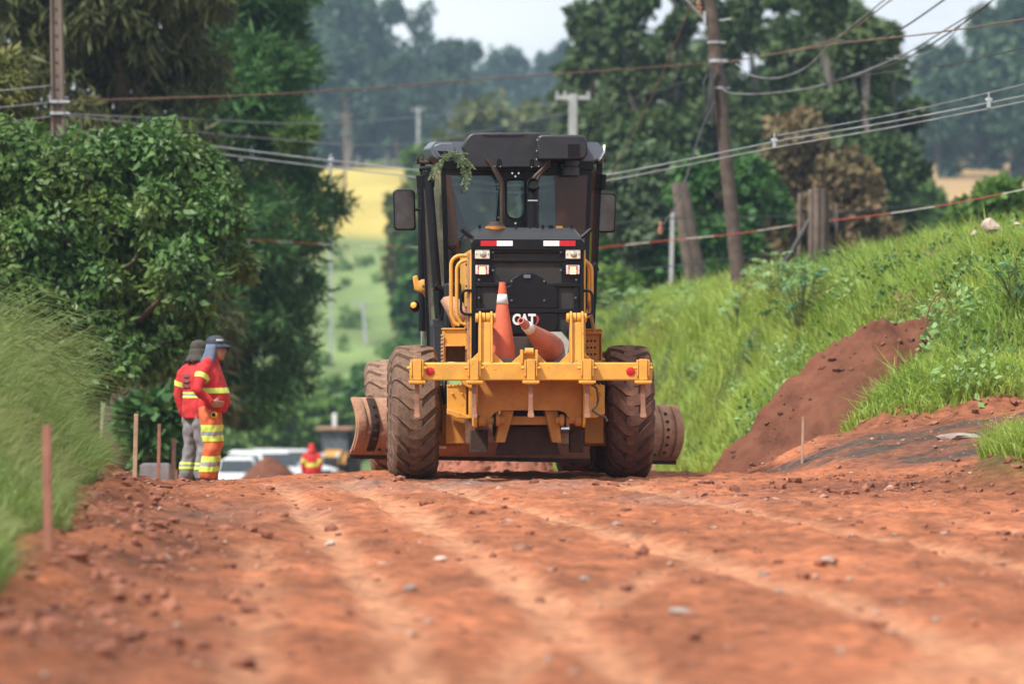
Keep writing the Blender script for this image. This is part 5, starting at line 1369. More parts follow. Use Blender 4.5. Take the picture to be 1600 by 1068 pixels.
# right wooden pole, leaning left
g = P(1158, 480, 70); pt_ = P(1108, -15, 70); dr_ = pt_-g; g = g - dr_*((g.z-Hs(g.x,70)+.4)/dr_.z); top_ = g + dr_*1.72
e = empty('utility_pole', g); tag(e, 'weathered wooden utility pole leaning left on the grassy bank', 'utility pole'); Lp = top_-g
part('pole_shaft', taper(MB(), (0,0,0), Lp, .135, .095), M_POLEW, e, 0, 50)
def onpole(py_): 
    q = P(1130, py_, 70); t = (q.z-g.z)/Lp.z; return Lp*t
for py_ in (67, 95, 96.5, 138):
    c_ = onpole(py_); part('steel_clamp', MB().cyl(c_-Vector((0,0,.02)), c_+Vector((0,0,.02)), .135, 16).b2(c_.x+.11,c_.x+.2,c_.y-.1,c_.y-.04,c_.z-.015,c_.z+.015), M_GALV, e, .004)
c_ = onpole(30)
part('brace_bracket', MB().b2(c_.x-.16,c_.x-.11,c_.y-.1,c_.y+.06,c_.z-.12,c_.z+.13), M_GALV, e, .006)
part('lamp_arm', MB().tube([c_+Vector((-.13,-.03,-.03)), c_+Vector((-.5,-.2,.35)), c_+Vector((-1.4,-.6,1.0))], .026, 8), M_GALV, e, 0, 60)
part('service_arm', MB().cyl(c_+Vector((.1,0,-.03)), c_+Vector((.35,-.02,0)), .014, 8), M_GALV, e)
cd = MB(); rg = random.Random(4)
for k_ in range(7):
    a_ = onpole(108+rg.uniform(-4,6))+Vector((-.05+rg.uniform(-.08,.06),-.15,0)); b_ = onpole(190+rg.uniform(-15,12))+Vector((-.28+rg.uniform(-.12,.1),-.2,0))
    cd.tube([a_, a_.lerp(b_,.3)+Vector((rg.uniform(-.1,.05),-.04,0)), a_.lerp(b_,.7)+Vector((rg.uniform(-.05,.08),-.04,0)), b_], .018, 6)
for k_ in range(5):
    a_ = onpole(104+rg.uniform(-4,6))+Vector((.06,-.15,0)); b_ = onpole(140)+Vector((.10,-.15,0)); cd.tube([a_, a_.lerp(b_,.5)+Vector((rg.uniform(.0,.1),-.03,0)), b_], .014, 6)
part('cable_bundle', cd, M_WIRED, e, 0, 60)['kind'] = 'stuff'
ins = MB()
for py_, dx in ((6,-.22),(12,-.2)): 
    c_ = onpole(py_)+Vector((dx,-.05,0)); ins.lathe([(.0,-.12),(.03,-.12),(.05,-.08),(.03,-.05),(.05,-.02),(.03,.02),(.03,.08),(0,.1)], 12, 'z', c_)
part('insulator', ins, M_RUST, e, 0, 50)
# other poles
def simple_pole(name, label, px, top, d, r0, r1, m, arm_=None, sq=True, lean=0, cat='utility pole', armw=.7):
    t_ = P(px, top, d); gz = Hs(t_.x, d)-.3; e = empty(name, (t_.x, d, gz)); tag(e, label, cat)
    Hh = t_.z-gz; part('pole_shaft', taper(MB(), (lean,0,0), (0,0,Hh), r0, r1, sq=sq), m, e, .008, 40)
    if arm_ is not None:
        az = P(px, arm_, d).z-gz; part('crossarm', MB().b2(-armw,armw,-.07,.05,az-.06,az+.06), m, e, .01)
        for u in (-.9,-.45,.9): part('insulator', MB().lathe([(0,.06),(.03,.06),(.055,.10),(.03,.13),(.05,.17),(.0,.20)], 10, 'z', (u*armw,0,az)), M_POLEG, e, 0, 50)
    return e
simple_pole('utility_pole', 'pale concrete utility pole with crossarm rising behind the grader cab', 895, 147, 110, .20, .165, M_POLEG, 153, armw=.50)
simple_pole('utility_pole', 'far brownish utility pole above the yellow field', 538.5, 176, 430, .24, .19, M_POLEC, 181, armw=.9)
simple_pole('utility_pole', 'far grey utility pole just left of the cab roof', 653.5, 168, 400, .24, .19, M_POLEG, 172, armw=.75)
simple_pole('utility_pole', 'small grey pole standing low in the green field', 566, 470, 310, .22, .18, M_POLEG, 476, armw=.7, lean=.35)
simple_pole('steel_post', 'thin pale grey post left of the two sawn posts', 1051, 331, 92, .075, .07, M_POLEG, None, lean=-.06, cat='post')
simple_pole('utility_pole', 'faint far pole in front of the eucalyptus at the dark wood edge', 517, 243, 300, .15, .12, M_POLEG, None)
def log(name, label, a, b_, d, r, m, cat='post', group=None, d2=None):
    A, B = P(*a, d), P(*b_, d2 or d); gz = Hs(B.x, d)-.2
    if B.z > gz: B = B + (B-A)*((B.z-gz)/(A.z-B.z))
    o_ = part(name, taper(MB(), B-B, A-B, r*1.1, r, 10), m, None, .01, 50, loc=B); tag(o_, label, cat, group); return o_
log('wooden_post', 'left one of two leaning sawn wooden posts behind the bank', (1056,286), (1082,460), 86, .11, M_POLEW2)
log('wooden_post', 'right one of two leaning sawn wooden posts, beside the utility pole', (1065,284), (1099,458), 87, .13, M_POLEW)
e = empty('post_bundle', (P(1277,380,66).x, 66, Hs(P(1277,380,66).x, 66))); tag(e, 'short bundle of four grey timber posts standing on the bank crest', 'posts')
bz = P(1277, 294, 66).z - e.location.z
for dx, dy, hh, r_ in ((-.105,0,bz-.02,.055),(-.01,-.03,bz,.06),(.095,-.01,bz-.01,.064),(.165,.07,bz-.09,.05)):
    part('timber_post', taper(MB(), (dx,dy,-.3), (dx,dy,hh), r_*1.08, r_, 9), M_POLEW2 if dx < 0 else M_POLEW, e, .006, 40)
p_ = P(1297, 352, 68); e = empty('cable_reel', (p_.x, 68, p_.z)); tag(e, 'dark wooden cable reel half hidden behind the post bundle', 'reel')
for y_ in (-.10, .10): part('reel_flange', MB().lathe([(.0,y_-.02),(.34,y_-.02),(.36,y_),(.34,y_+.02),(0,y_+.02)], 28, 'x'), M_POLEW, e, 0, 40)
part('reel_drum', MB().cyl((-.1,0,0),(.1,0,0),.14,20), M_WIRED, e, 0, 50)
log('wooden_plank', 'thin plank standing left of the post bundle', (1250,302), (1249,376), 68, .04, M_POLEW2)
log('wooden_plank', 'leaning dark plank propped against the post bundle', (1266,342), (1248,374), 66, .045, M_WIRED)

def wire(label, pts, r, m=M_WIRE, cat='wire', name='overhead_wire', group='overhead wires', n=24):
    """smooth curve through photo points (px, py, distance)"""
    W = [P(*p) for p in pts]
    out = []
    for i in range(len(W)-1):
        p0 = W[i-1] if i > 0 else W[i]*2-W[i+1]; p1, p2 = W[i], W[i+1]; p3 = W[i+2] if i+2 < len(W) else W[i+1]*2-W[i]
        for k_ in range(n):
            t = k_/n; out.append(.5*((2*p1)+(p2-p0)*t+(2*p0-5*p1+4*p2-p3)*t*t+(3*p1-p0-3*p2+p3)*t**3))
    out.append(W[-1]); o0 = out[0].copy()
    o_ = part(name, MB().tube([q-o0 for q in out], r, 6), m, None, 0, 60, loc=o0); tag(o_, label, cat, group); return o_
wire('thin brown wire from the left pole to the leaning wooden pole', [(98,158,62),(450,146,64),(800,121,67),(1117,98,69.9)], .011, M_WIREB)
wire('thin wire leaving the left pole towards the far concrete pole', [(100,178,62),(300,186,75),(540,191,92),(893,160,110)], .010)
wire('lower thin wire sagging from the left pole past the pine', [(100,180,62),(400,215,80),(640,224,100),(893,175,110)], .010)
wire('short wire running off the left edge from the left pole', [(-60,148,55),(0,142,57),(80,134,62)], .012)
wire('second wire running off the left edge below the first', [(-60,172,55),(0,168,57),(80,160,62)], .010)
wire('wire from left edge passing behind the left pole clamps', [(-60,200,55),(80,182,62)], .009)
W1 = [(1700,128,48),(1600,150,50),(1400,189,52),(1210,222,54),(950,273,58),(800,290,60),(650,266,63),(500,249,66),(330,228,70)]
wire('upper strand of the thick pale twin cable crossing behind the cab', W1, .0115, M_WIRE)
wire('lower strand of the thick pale twin cable crossing behind the cab', [(a, b_+9-(.0 if a > 900 else -2), c_) for a, b_, c_ in W1], .0105, M_WIRE)
wire('thin strand just above the thick twin cable on the right', [(1700,105,48),(1600,132,50),(1400,178,52),(1215,212,54)], .008)
for a, b_, d_ in ((1545,161,50.6),(1210,224,54),(517,253,65.7)):
    p_ = P(a, b_, d_); o = part('cable_spacer', MB().box((0,0,0),(.05,.05,.14)).box((0,0,.10),(.02,.02,.08)).cyl((-.045,0,.04),(.045,0,.04),.025,8), M_GALV, None, .006, loc=p_)
    tag(o, {1545:'small spacer clip on the twin cable near the right edge',1210:'small spacer clip on the twin cable below the leaning pole',517:'small spacer clip on the twin cable beside the pine'}[a], 'cable spacer')
wire('wire from the wooden pole climbing to the right edge', [(1121,100,69.9),(1300,70,60),(1450,53,54),(1600,30,50),(1700,10,48)], .010, M_WIREB)
wire('wire from the wooden pole rising to the top edge near the sky gap', [(1121,100,69.9),(1290,66,62),(1390,2,56),(1430,-30,54)], .010, M_WIREB)
wire('pale slack cable looping from the wooden pole then up to the right', [(1150,100,68),(1175,118,67),(1215,122,66),(1260,105,65),(1300,66,64),(1345,30,62),(1400,-15,60)], .012)
wire('twisted service cable sagging right from the wooden pole', [(1128,139,69.8),(1145,146,69),(1200,146,67),(1290,132,64),(1400,91,60),(1480,45,56),(1560,-5,54)], .012, M_WIRE)
wire('second service cable rising right beside the twisted one', [(1290,132,64),(1400,98,60),(1470,60,57),(1540,10,55),(1565,-15,54)], .012, M_WIRED)
wire('dark cable from upper right looping below the sky gap', [(1300,64,62),(1350,65,60),(1400,50,58),(1475,0,56),(1500,-20,55)], .014, M_WIRED)
wire('dark wire crossing the far wood at the right edge', [(1300,125,66),(1410,110,62),(1500,98,58),(1600,75,54),(1700,55,52)], .010, M_WIRED)
wire('thin pale wire hanging low in the right gap', [(1385,92,60),(1425,90,58),(1470,70,57),(1530,10,55)], .008)
wire('rusty guy wire slanting down left from the wooden pole top', [(1088,-12,69.5),(1067,40,70),(1010,170,74),(945,290,80),(930,330,82)], .014, M_WIREB)
wire('dark drop cable hanging from the wooden pole to the sawn posts', [(1117,158,69.7),(1095,205,69),(1075,270,68),(1058,315,67),(1036,352,66.5)], .015, M_WIRED)
wire('faint thin wire from the wooden pole to the left', [(1112,118,70),(1000,150,78),(930,190,90)], .008, M_WIRED)
p_ = P(1032, 354, 66.4); o = part('hanging_insulator', MB().lathe([(0,-.14),(.04,-.13),(.05,-.05),(.03,0),(.045,.06),(.0,.1)], 10, 'z'), M_RUST, None, 0, 50, loc=p_); tag(o, 'small rusty insulator hanging at the end of the drop cable', 'insulator')
wire('faint low wire behind the sawn posts', [(930,352,78),(1050,341,84),(1240,337,90),(1420,322,96),(1600,310,100)], .014, M_WIRED)
wire('faint lower wire through the shrubs behind the bank', [(930,428,78),(1050,415,82),(1160,402,88),(1240,392,90)], .012, M_WIRED)
# striped barrier tape
def tape_mat():
    m, n, l, b = newmat('striped_tape'); tc = n.new('ShaderNodeTexCoord'); w = nd(n, 'ShaderNodeTexWave', wave_profile='SAW')
    w.inputs['Scale'].default_value = .30; l.new(tc.outputs['Object'], w.inputs['Vector'])
    l.new(ramp(n, l, w.outputs['Fac'], .58, .60, (.42,.035,.03,1), (.55,.50,.48,1)), b.inputs['Base Color']); b.inputs['Roughness'].default_value = .5; return m
M_STRP = tape_mat()
def tape(label, pts, r=.008):
    o_ = wire(label, pts, r, M_STRP, 'barrier tape', 'barrier_tape', None); return o_
tape('red and white striped tape stretched right of the cab towards the post bundle', [(925,388,74),(1030,377,72),(1150,365,68),(1245,351,64)])
tape('red and white striped tape running over the grass at the right edge', [(1296,345,62),(1400,332,58),(1500,316,55),(1610,294,52)])
tape('red and white striped tape crossing the green field left of the cab', [(330,372,90),(420,376,88),(540,383,84),(655,386,80)], .004)
# pale broken stone on the bank crest
def rock(label, c, r, m, sc=(1,1,1), seed=0, rot=0, cat='stone', name='stone', group=None):
    bm = bmesh.new(); bmesh.ops.create_icosphere(bm, subdivisions=2, radius=1)
    rg = random.Random(seed); pl = [(Vector((rg.uniform(-1,1),rg.uniform(-1,1),rg.uniform(-1,1))).normalized(), rg.uniform(.5,.85)) for _ in range(9)]
    for v in bm.verts:
        for n_, k_ in pl:
            t = v.co.dot(n_)-k_
            if t > 0: v.co -= n_*t
        v.co = Vector((v.co.x*sc[0], v.co.y*sc[1], v.co.z*sc[2]))*r
    me = bpy.data.meshes.new(name); bm.to_mesh(me); bm.free()
    o_ = link(name, me, m, None, c, (0, 0, rot)); tag(o_, label, cat, group); return o_
M_STN = mat('pale_stone', (.42,.33,.27), .85, var=.3, scale=9, bump=.4)
M_STN2 = mat('grey_stone', (.25,.20,.17), .85, var=.3, scale=9, bump=.4)
M_STN3 = mat('brown_stone', (.22,.10,.065), .85, var=.3, scale=9, bump=.4)
p_ = P(1549, 350, 48); rock('pale broken slab of stone poking out of the grass on the right crest', (p_.x, 48, p_.z-.02), .12, M_STN, (1.1,.8,.9), 5)
p_ = P(1522, 362, 48); rock('small pale stone left of the broken slab on the crest', (p_.x, 48, p_.z-.02), .055, M_STN, (1,.8,.8), 6)
p_ = P(1588, 350, 48.5); rock('second small pale stone at the right end of the crest', (p_.x, 48.5, p_.z), .05, M_STN, (1.3,.8,.6), 7)

# ================================================================ foliage
def quads(P0, D_, N_, L_, W_):
    """rhombic leaves: base P0, along D_, across = D_ x N_"""
    S_ = np.cross(D_, N_); S_ /= np.linalg.norm(S_, axis=1, keepdims=True)+1e-9
    L_ = L_[:, None]; W_ = W_[:, None]
    V = np.stack([P0, P0+D_*L_*.45+S_*W_, P0+D_*L_, P0+D_*L_*.45-S_*W_], 1).reshape(-1, 3)
    return V
def unit(a): return a/(np.linalg.norm(a, axis=1, keepdims=True)+1e-9)
def leafset(rg, clumps, n, L, W, droop=.3, shell=.55, outw=.6):
    C = np.array([c[:3] for c in clumps]); Rr = np.array([c[3:6] for c in clumps])
    w = (Rr[:, 0]*Rr[:, 1]+Rr[:, 1]*Rr[:, 2]+Rr[:, 0]*Rr[:, 2]); w /= w.sum()
    k_ = rg.choice(len(C), n, p=w)
    u = unit(rg.normal(size=(n, 3))); r_ = shell + (1.08-shell)*rg.random(n)**.7
    # ragged outline: the radius wobbles with direction
    wob = 1 + .22*np.sin(u[:, 0]*5+k_*1.7)*np.cos(u[:, 2]*6+k_*2.3)
    p = C[k_] + u*Rr[k_]*(r_*wob)[:, None]
    d = unit(u*outw + rg.normal(size=(n, 3))*.75 + np.array([0, 0, -droop]))
    nn = unit(u + rg.normal(size=(n, 3))*.6 + np.array([0, 0, .5]))
    s = .5+1.1*rg.random(n)**1.6
    return quads(p, d, nn, L*s, W*s), n
def crown_mesh(name, V):
    me = npmesh(name, V, np.arange(len(V)).reshape(-1, 4)); fattr(me, 'tint', RNG.random(len(V)//4)); return me
M_BARK = mat('bark', (.085,.06,.045), .9, var=.3, scale=3, bump=.5, bscale=8)
M_BARKP = mat('bark_pale', (.15,.13,.112), .85, var=.35, scale=2.5)
M_L = dict(
    bush=leafmat('leaf_bush', (0.042,0.107,0.021), (0.096,0.194,0.042), (0.136,0.202,0.038), .5, .25, .9, .45),
    cyp=leafmat('leaf_cypress', (0.059,0.075,0.018), (0.117,0.121,0.031), (0.047,0.064,0.018), .6, .2, .35),
    pine=leafmat('leaf_pine', (0.029,0.086,0.020), (0.061,0.151,0.032), (0.041,0.126,0.023), .6, .2, .35),
    sprout=leafmat('leaf_sprout', (.08,.16,.03), (.13,.22,.05), None, .6, .35),
    euc=leafmat('leaf_eucalyptus', (0.029,0.062,0.017), (0.065,0.114,0.028), (0.080,0.123,0.030), .5, .2, .22),
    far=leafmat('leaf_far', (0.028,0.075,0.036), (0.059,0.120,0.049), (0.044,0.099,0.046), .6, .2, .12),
    brown=leafmat('leaf_brownish', (0.092,0.101,0.018), (0.162,0.155,0.030), (0.069,0.116,0.022), .6, .2, .3),
    dry=leafmat('leaf_dry', (0.136,0.097,0.046), (0.229,0.158,0.072), (0.100,0.103,0.038), .7, .2, .4),
    flat=leafmat('leaf_flat_tree', (0.028,0.096,0.017), (0.062,0.166,0.031), (0.086,0.193,0.032), .5, .25, .3),
    grey=leafmat('leaf_greygreen', (0.072,0.122,0.058), (0.124,0.179,0.086), (0.058,0.114,0.048), .6, .25, .4),
    shrub=leafmat('leaf_shrub', (0.066,0.148,0.023), (0.141,0.244,0.043), (0.091,0.174,0.032), .55, .3, .4))
def clumps_for(kind, rg, H_, r):
    c = []
    if kind == 'round':
        c.append((0, 0, H_*.55, r*.62, r*.62, H_*.34))
        for i in range(26):
            a = rg.random()*2*PI; e_ = rg.random()**.8*1.5-.35
            q = np.array([math.cos(a)*math.cos(e_)*r*.72, math.sin(a)*math.cos(e_)*r*.72, H_*.56+math.sin(e_)*H_*.36]); s = r*rg.uniform(.22,.38)
            c.append((*q, s, s, s*.85))
    elif kind == 'euc':
        for i in range(20):
            t = rg.uniform(.28, 1.0); a = rg.random()*2*PI; rr = r*(.25+.75*math.sin(PI*min(1, max(0, (t-.12)/.95))**.9))*rg.uniform(.15,.85)
            s = r*rg.uniform(.22,.42); c.append((math.cos(a)*rr, math.sin(a)*rr, H_*t-s*.4, s, s, s*rg.uniform(.7,1.1)))
    elif kind == 'tall':
        for i in range(22):
            t = rg.uniform(.15, 1.0); a = rg.random()*2*PI; rr = r*(1.05-t*.65)*rg.uniform(.2,.8)
            s = r*rg.uniform(.28,.45)*(1.15-t*.5); c.append((math.cos(a)*rr, math.sin(a)*rr, H_*t-s*.6, s, s, s*.9))
    elif kind == 'flat':
        for i in range(24):
            a = rg.random()*2*PI; rr = r*math.sqrt(rg.random())*.85; s = r*rg.uniform(.2,.34)
            c.append((math.cos(a)*rr, math.sin(a)*rr, H_*(.88-.22*(rr/r)**2)-s*.4+rg.uniform(-.1,.05)*H_, s, s, s*.5))
        for i in range(14):
            a = rg.random()*2*PI; rr = r*rg.uniform(.2,.8); s = r*rg.uniform(.22,.34); c.append((math.cos(a)*rr, math.sin(a)*rr, H_*rg.uniform(.25,.6), s, s, s*.8))
    return c
def trunk_mesh(rg, H_, r0, clumps, lean=0, nb=9, top=.8):
    mb = MB(); path = [Vector((lean*t*H_+.03*H_*math.sin(3*t+lean*9), .02*H_*math.sin(4*t+1), t*H_*top)) for t in (0,.2,.4,.6,.8,1)]
    path[0].z = -.5
    mb.tube(path, [r0*1.25, r0, r0*.85, r0*.65, r0*.45, r0*.2], 9)
    for c in sorted(clumps, key=lambda c: -c[3])[:nb]:
        t = min(.95, max(.15, c[2]/(H_*top)*.72)); i = min(4, int(t*5)); a = path[i].lerp(path[i+1], t*5-i); b_ = Vector(c[:3])
        mb.tube([a, a.lerp(b_, .5)+Vector((0, 0, -.04*H_)), b_], [r0*.4, r0*.26, r0*.1], 6)
    return mb
_tree_cache = {}
def tree(name, label, px, top, d, width, kind, lm, n, L, W, seed, bark=None, cat='tree', group=None, base_px=None, droop=.3, r0=None, nb=9, share=None, dx=0, shell=.5):
    t_ = P(px, top, d); gz = Hs(t_.x, d); H_ = t_.z-gz; r = width/2/F*d
    e = empty(name, (t_.x, d, gz)); tag(e, label, cat, group)
    if share and share in _tree_cache:
        cm, tm, h0, w0 = _tree_cache[share]
        e.scale = (r/w0, r/w0, H_/h0); e.rotation_euler.z = seed*1.3
    else:
        rg = np.random.default_rng(seed); cl = clumps_for(kind, rg, H_, r)
        V, _ = leafset(rg, cl, n, L, W, droop, shell)
        cm = crown_mesh('crown', V); cm.materials.append(M_L[lm])
        tm = trunk_mesh(rg, H_, r0 or max(.12, H_*.016), cl, nb=nb).mesh('trunk', 60); tm.materials.append(bark or M_BARK)
        if share: _tree_cache[share] = (cm, tm, H_, r)
    link('trunk', tm, None, e); link('crown', cm, None, e)
    return e
def pixtree(name, label, d, lobes, lm, n, L, W, seed, trunk_px, droop=.3, r0=.2, depth=1.0, bark=None, shell=.45, group=None, extra=None, cat='tree'):
    """a tree whose leaf masses (photo px, py, radius px) stand d metres away"""
    rg = np.random.default_rng(seed); gx_ = P(trunk_px, 0, d).x; gz = Hs(gx_, d); o0 = Vector((gx_, d, gz)); cl = []
    for a, b_, r_ in lobes:
        q = P(a, b_, d)-o0; s = r_/F*d; y = rg.uniform(-1, 1)*depth*.6
        cl.append((q.x, y, q.z, s, s*rg.uniform(.9,1.3), s*.85))
        for k_ in range(8):
            u = unit(rg.normal(size=(1, 3)))[0]; s2 = s*rg.uniform(.22,.5); cl.append((q.x+u[0]*s*.95, y+u[1]*s*1.0, q.z+u[2]*s*.85, s2, s2, s2*.8))
    e = empty(name, o0); tag(e, label, cat, group)
    V, _ = leafset(rg, cl, n, L, W, droop, shell)
    cm = crown_mesh('crown', V); link('crown', cm, M_L[lm], e)
    Hh = max(c[2] for c in cl)
    link('trunk', trunk_mesh(rg, Hh, r0, cl, nb=16, top=.92).mesh('trunk', 60), bark or M_BARK, e)
    if extra:
        cl2 = []
        for a, b_, r_ in extra[1]:
            q = P(a, b_, d)-o0; s = r_/F*d; cl2.append((q.x, -depth*.8, q.z, s, s, s*.8))
        V, _ = leafset(rg, cl2, extra[2], L, W, droop, .3); o_ = link('new_growth', crown_mesh('new_growth', V), M_L[extra[0]], e)
    return e
# --- left side -------------------------------------------------------------
pixtree('broadleaf_tree', 'big glossy green broadleaf tree in front of the left concrete pole', 52,
        [(-20,260,80),(45,245,60),(120,270,70),(190,245,50),(265,240,52),(315,285,48),(345,345,45),(270,330,70),(170,350,85),(70,360,95),(-30,400,110),(345,405,40),(300,430,60),(215,450,80),(110,470,90),(20,500,90),(290,500,42),(240,545,50),(170,560,60),(90,570,70),(10,590,70)],
        'bush', 74000, .118, .029, 1, 130, .55, .14, 1.3, shell=.55)
pixtree('cypress_tree', 'tall olive brown conifer with hanging foliage filling the upper left', 76,
        [(30,40,90),(130,20,90),(230,40,80),(290,110,60),(60,150,90),(160,130,90),(250,190,70),(300,240,55),(120,230,80),(30,260,70),(220,290,70),(300,330,60),(200,380,80),(280,430,70),(310,520,60),(240,510,70),(180,-60,110),(60,-70,110),(280,-40,80),(260,600,50),(320,610,45)],
        'cyp', 62000, .32, .026, 2, 170, 1.1, .28, 2.0, shell=.35)
pixtree('conifer_sapling', 'light green young conifer at the left edge behind the broadleaf tree', 64, [(-10,140,40),(15,180,35),(40,210,28),(5,110,26),(-25,220,50)], 'brown', 9000, .22, .028, 3, -5, .6, .07, .8, shell=.3)
pixtree('pine_tree', 'dark green pine with spreading lobes right of the olive conifer', 92,
        [(430,40,60),(455,110,40),(415,130,70),(370,60,80),(360,170,80),(430,190,44),(390,260,72),(450,265,34),(495,300,34),(528,315,22),(470,345,46),(415,360,70),(350,330,80),(500,370,24),(445,420,48),(390,450,70),(490,455,24),(435,500,50),(350,500,70),(465,540,30),(400,570,60),(420,620,42),(350,600,50),(470,590,20),(380,640,32),(400,-40,90),(330,20,60),(300,420,50),(300,560,60),(320,630,40)],
        'pine', 76000, .30, .021, 4, 290, .15, .30, 2.4, shell=.35, extra=('sprout', [(475,215,18),(462,222,16),(487,208,10)], 1600))
for i, (px, top, d, w, lm, lab) in enumerate([
        (240,610,62,110,'pine','dark shrub behind the worker in grey trousers'), (385,650,215,110,'shrub','low mixed shrub between the workers and the white cars'),
        (440,640,205,110,'shrub','pale shrub above the dirt mound in front of the cars'), (490,622,200,120,'shrub','rounded light green shrub left of the backhoe'),
        (545,640,215,90,'shrub','green shrub behind the backhoe'), (590,560,205,110,'flat','dark green shrub left of the left rear tyre of the grader'),
        (640,520,215,110,'flat','dark tree mass behind the lift cylinders of the grader'), (300,630,78,70,'pine','dark shrub at the foot of the pine'),
        (425,610,190,80,'shrub','tall pale bush right of the pine foot'), (520,585,240,70,'shrub','small bush at the bottom of the green field')]):
    tree('shrub', lab, px, top, d, w, 'round', lm, 3600, .16+d*.0011, .05+d*.0004, 40+i, cat='shrub', r0=.05)
# --- far wood on the left hill ------------------------------------------------
far = [(440,-60,600,130),(500,-35,580,110),(560,-15,590,100),(610,5,600,80),(655,8,610,80),(700,62,590,70),(735,72,600,70),(475,40,560,110),(540,70,555,100),(625,90,560,90),(680,120,560,80)]
words = ['leftmost tall', 'second tall', 'third tall', 'open crowned', 'ragged topped', 'shorter', 'lowest', 'left front', 'middle front', 'right front', 'small front']
for i, (px, top, d, w) in enumerate(far):
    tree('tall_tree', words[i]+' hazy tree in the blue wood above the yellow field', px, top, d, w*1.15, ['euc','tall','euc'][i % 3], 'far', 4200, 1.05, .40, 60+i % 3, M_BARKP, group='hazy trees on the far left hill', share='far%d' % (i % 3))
for i, (px, top, d, w) in enumerate([(770,78,760,60),(805,72,770,60),(842,80,765,60),(880,66,780,70),(915,80,770,60),(950,70,775,60)]):
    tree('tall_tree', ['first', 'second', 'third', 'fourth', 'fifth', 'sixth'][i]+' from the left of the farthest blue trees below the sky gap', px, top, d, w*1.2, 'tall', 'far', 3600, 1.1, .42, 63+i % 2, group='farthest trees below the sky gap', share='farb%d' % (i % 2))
for i, (px, top, d, w, lm, lab) in enumerate([
        (565,142,580,150,'far','rounded hazy tree right of the far brown pole'), (500,165,575,110,'far','rounded hazy tree behind the pine tip'),
        (640,190,575,80,'far','small hazy tree left of the far grey pole'), (705,180,300,90,'brown','yellowish green tree left of the cab roof'), (765,133,330,150,'brown','broad olive tree behind the cab hump'),
        (850,140,320,120,'brown','olive tree between the cab hump and the concrete pole'), (935,145,300,130,'brown','olive brown tree right of the concrete pole'), (985,175,290,110,'brown','russet tinged tree under the guy wire'),
        (655,205,310,60,'shrub','bright green sapling beside the cab roof corner'), (628,272,290,50,'brown','bush at the edge of the yellow field'), (680,225,270,80,'brown','low olive bush directly behind the left cab corner'), (650,330,240,60,'flat','dark bush behind the left mirror')]):
    tree('tree', lab, px, top, d, w, 'round', lm, 4200, .28+d*.0014, .09+d*.0005, 80+i, r0=.2)
# --- right side ------------------------------------------------------------------
for i, (px, top, d, w, lab) in enumerate([
        (925,15,235,120,'eucalyptus at the left end of the right hand wood beside the sky'), (985,-40,225,130,'tall eucalyptus left of the guy wire'), (1045,-60,230,130,'tall eucalyptus behind the top of the guy wire'),
        (1105,-50,220,120,'eucalyptus directly behind the leaning wooden pole'), (1170,-60,225,130,'eucalyptus just right of the leaning pole'), (1235,-30,215,110,'eucalyptus with a gap of sky in its crown'),
        (1290,-25,205,120,'eucalyptus with bare pale trunk above the dry tree'), (1345,20,200,110,'eucalyptus left of the right sky gap'), (1390,25,205,100,'rightmost eucalyptus of the wood at the sky gap')]):
    d *= .68; tree('eucalyptus_tree', lab, px, top, d, w*1.1, 'euc', 'euc', 11500, .28, .095, 100+i, M_BARKP, group='eucalyptus wood on the right', r0=.2, nb=12, shell=.4)
for i, (px, top, d, w, lm, kind, lab) in enumerate([
        (1385,190,185,110,'euc','round','low dense tree at the right foot of the eucalyptus wood'), (960,170,200,130,'euc','round','dark tree behind the right mirror'), (1040,150,195,130,'euc','round','dark green tree behind the twin cable'),
        (1330,150,195,120,'euc','round','mid height tree under the rightmost eucalyptus'), (1190,140,200,110,'euc','round','mid height tree behind the dry brown tree'), (900,90,240,110,'euc','round','round dark tree left of the eucalyptus wood'),
        (1000,213,112,150,'grey','round','grey green rounded tree between the cab and the sawn posts'), (1130,205,108,165,'flat','flat','dark flat topped tree behind the leaning wooden pole'),
        (1240,150,118,130,'dry','round','dry brown tree right of the leaning wooden pole'), (1315,225,115,130,'dry','round','lower dry brown tree behind the post bundle'), (1190,255,112,90,'flat','round','dark bush between the flat tree and the dry tree'),
        (1445,265,200,80,'shrub','round','round green bush in front of the tan field'), (1395,282,190,60,'shrub','round','small bush left of the tan field'), (1565,272,95,110,'shrub','round','rounded bush at the right edge above the bank'), (1520,300,100,90,'shrub','round','low bush left of the rightmost bush'),
        (975,330,115,110,'flat','round','dark shrub low behind the right mirror'), (1050,345,112,120,'flat','round','dark shrub behind the thin grey post'), (1120,330,110,120,'flat','round','dark shrub under the flat topped tree'), (1180,350,108,100,'dry','round','brownish shrub right of the wooden pole'), (960,430,100,90,'shrub','round','green shrub just right of the engine hood'), (1350,320,120,120,'dry','round','dry brush behind the reel')]):
    d = d*.72 if d > 180 and lm == 'euc' else d; tree('tree' if top < 260 else 'shrub', lab, px, top, d, w, kind, lm, 9000 if d < 170 else 7500, .09+d*.0012, .032+d*.00045, 120+i, cat='tree' if top < 260 else 'shrub', r0=.12)
for i, (px, top, d, w) in enumerate([(1445,75,470,90),(1490,62,480,90),(1535,15,460,110),(1585,-15,450,110),(1640,-25,455,110),(1470,110,440,80),(1600,60,430,100)]):
    tree('tall_tree', ['first', 'second', 'third', 'fourth', 'partly cut off last', 'low front left', 'low front right'][i]+' tree of the blue wood behind the tan field', px, top, d, w*1.15, 'tall', 'far', 4600, .85, .32, 160+i % 2, group='blue trees behind the tan field', share='farc%d' % (i % 2))
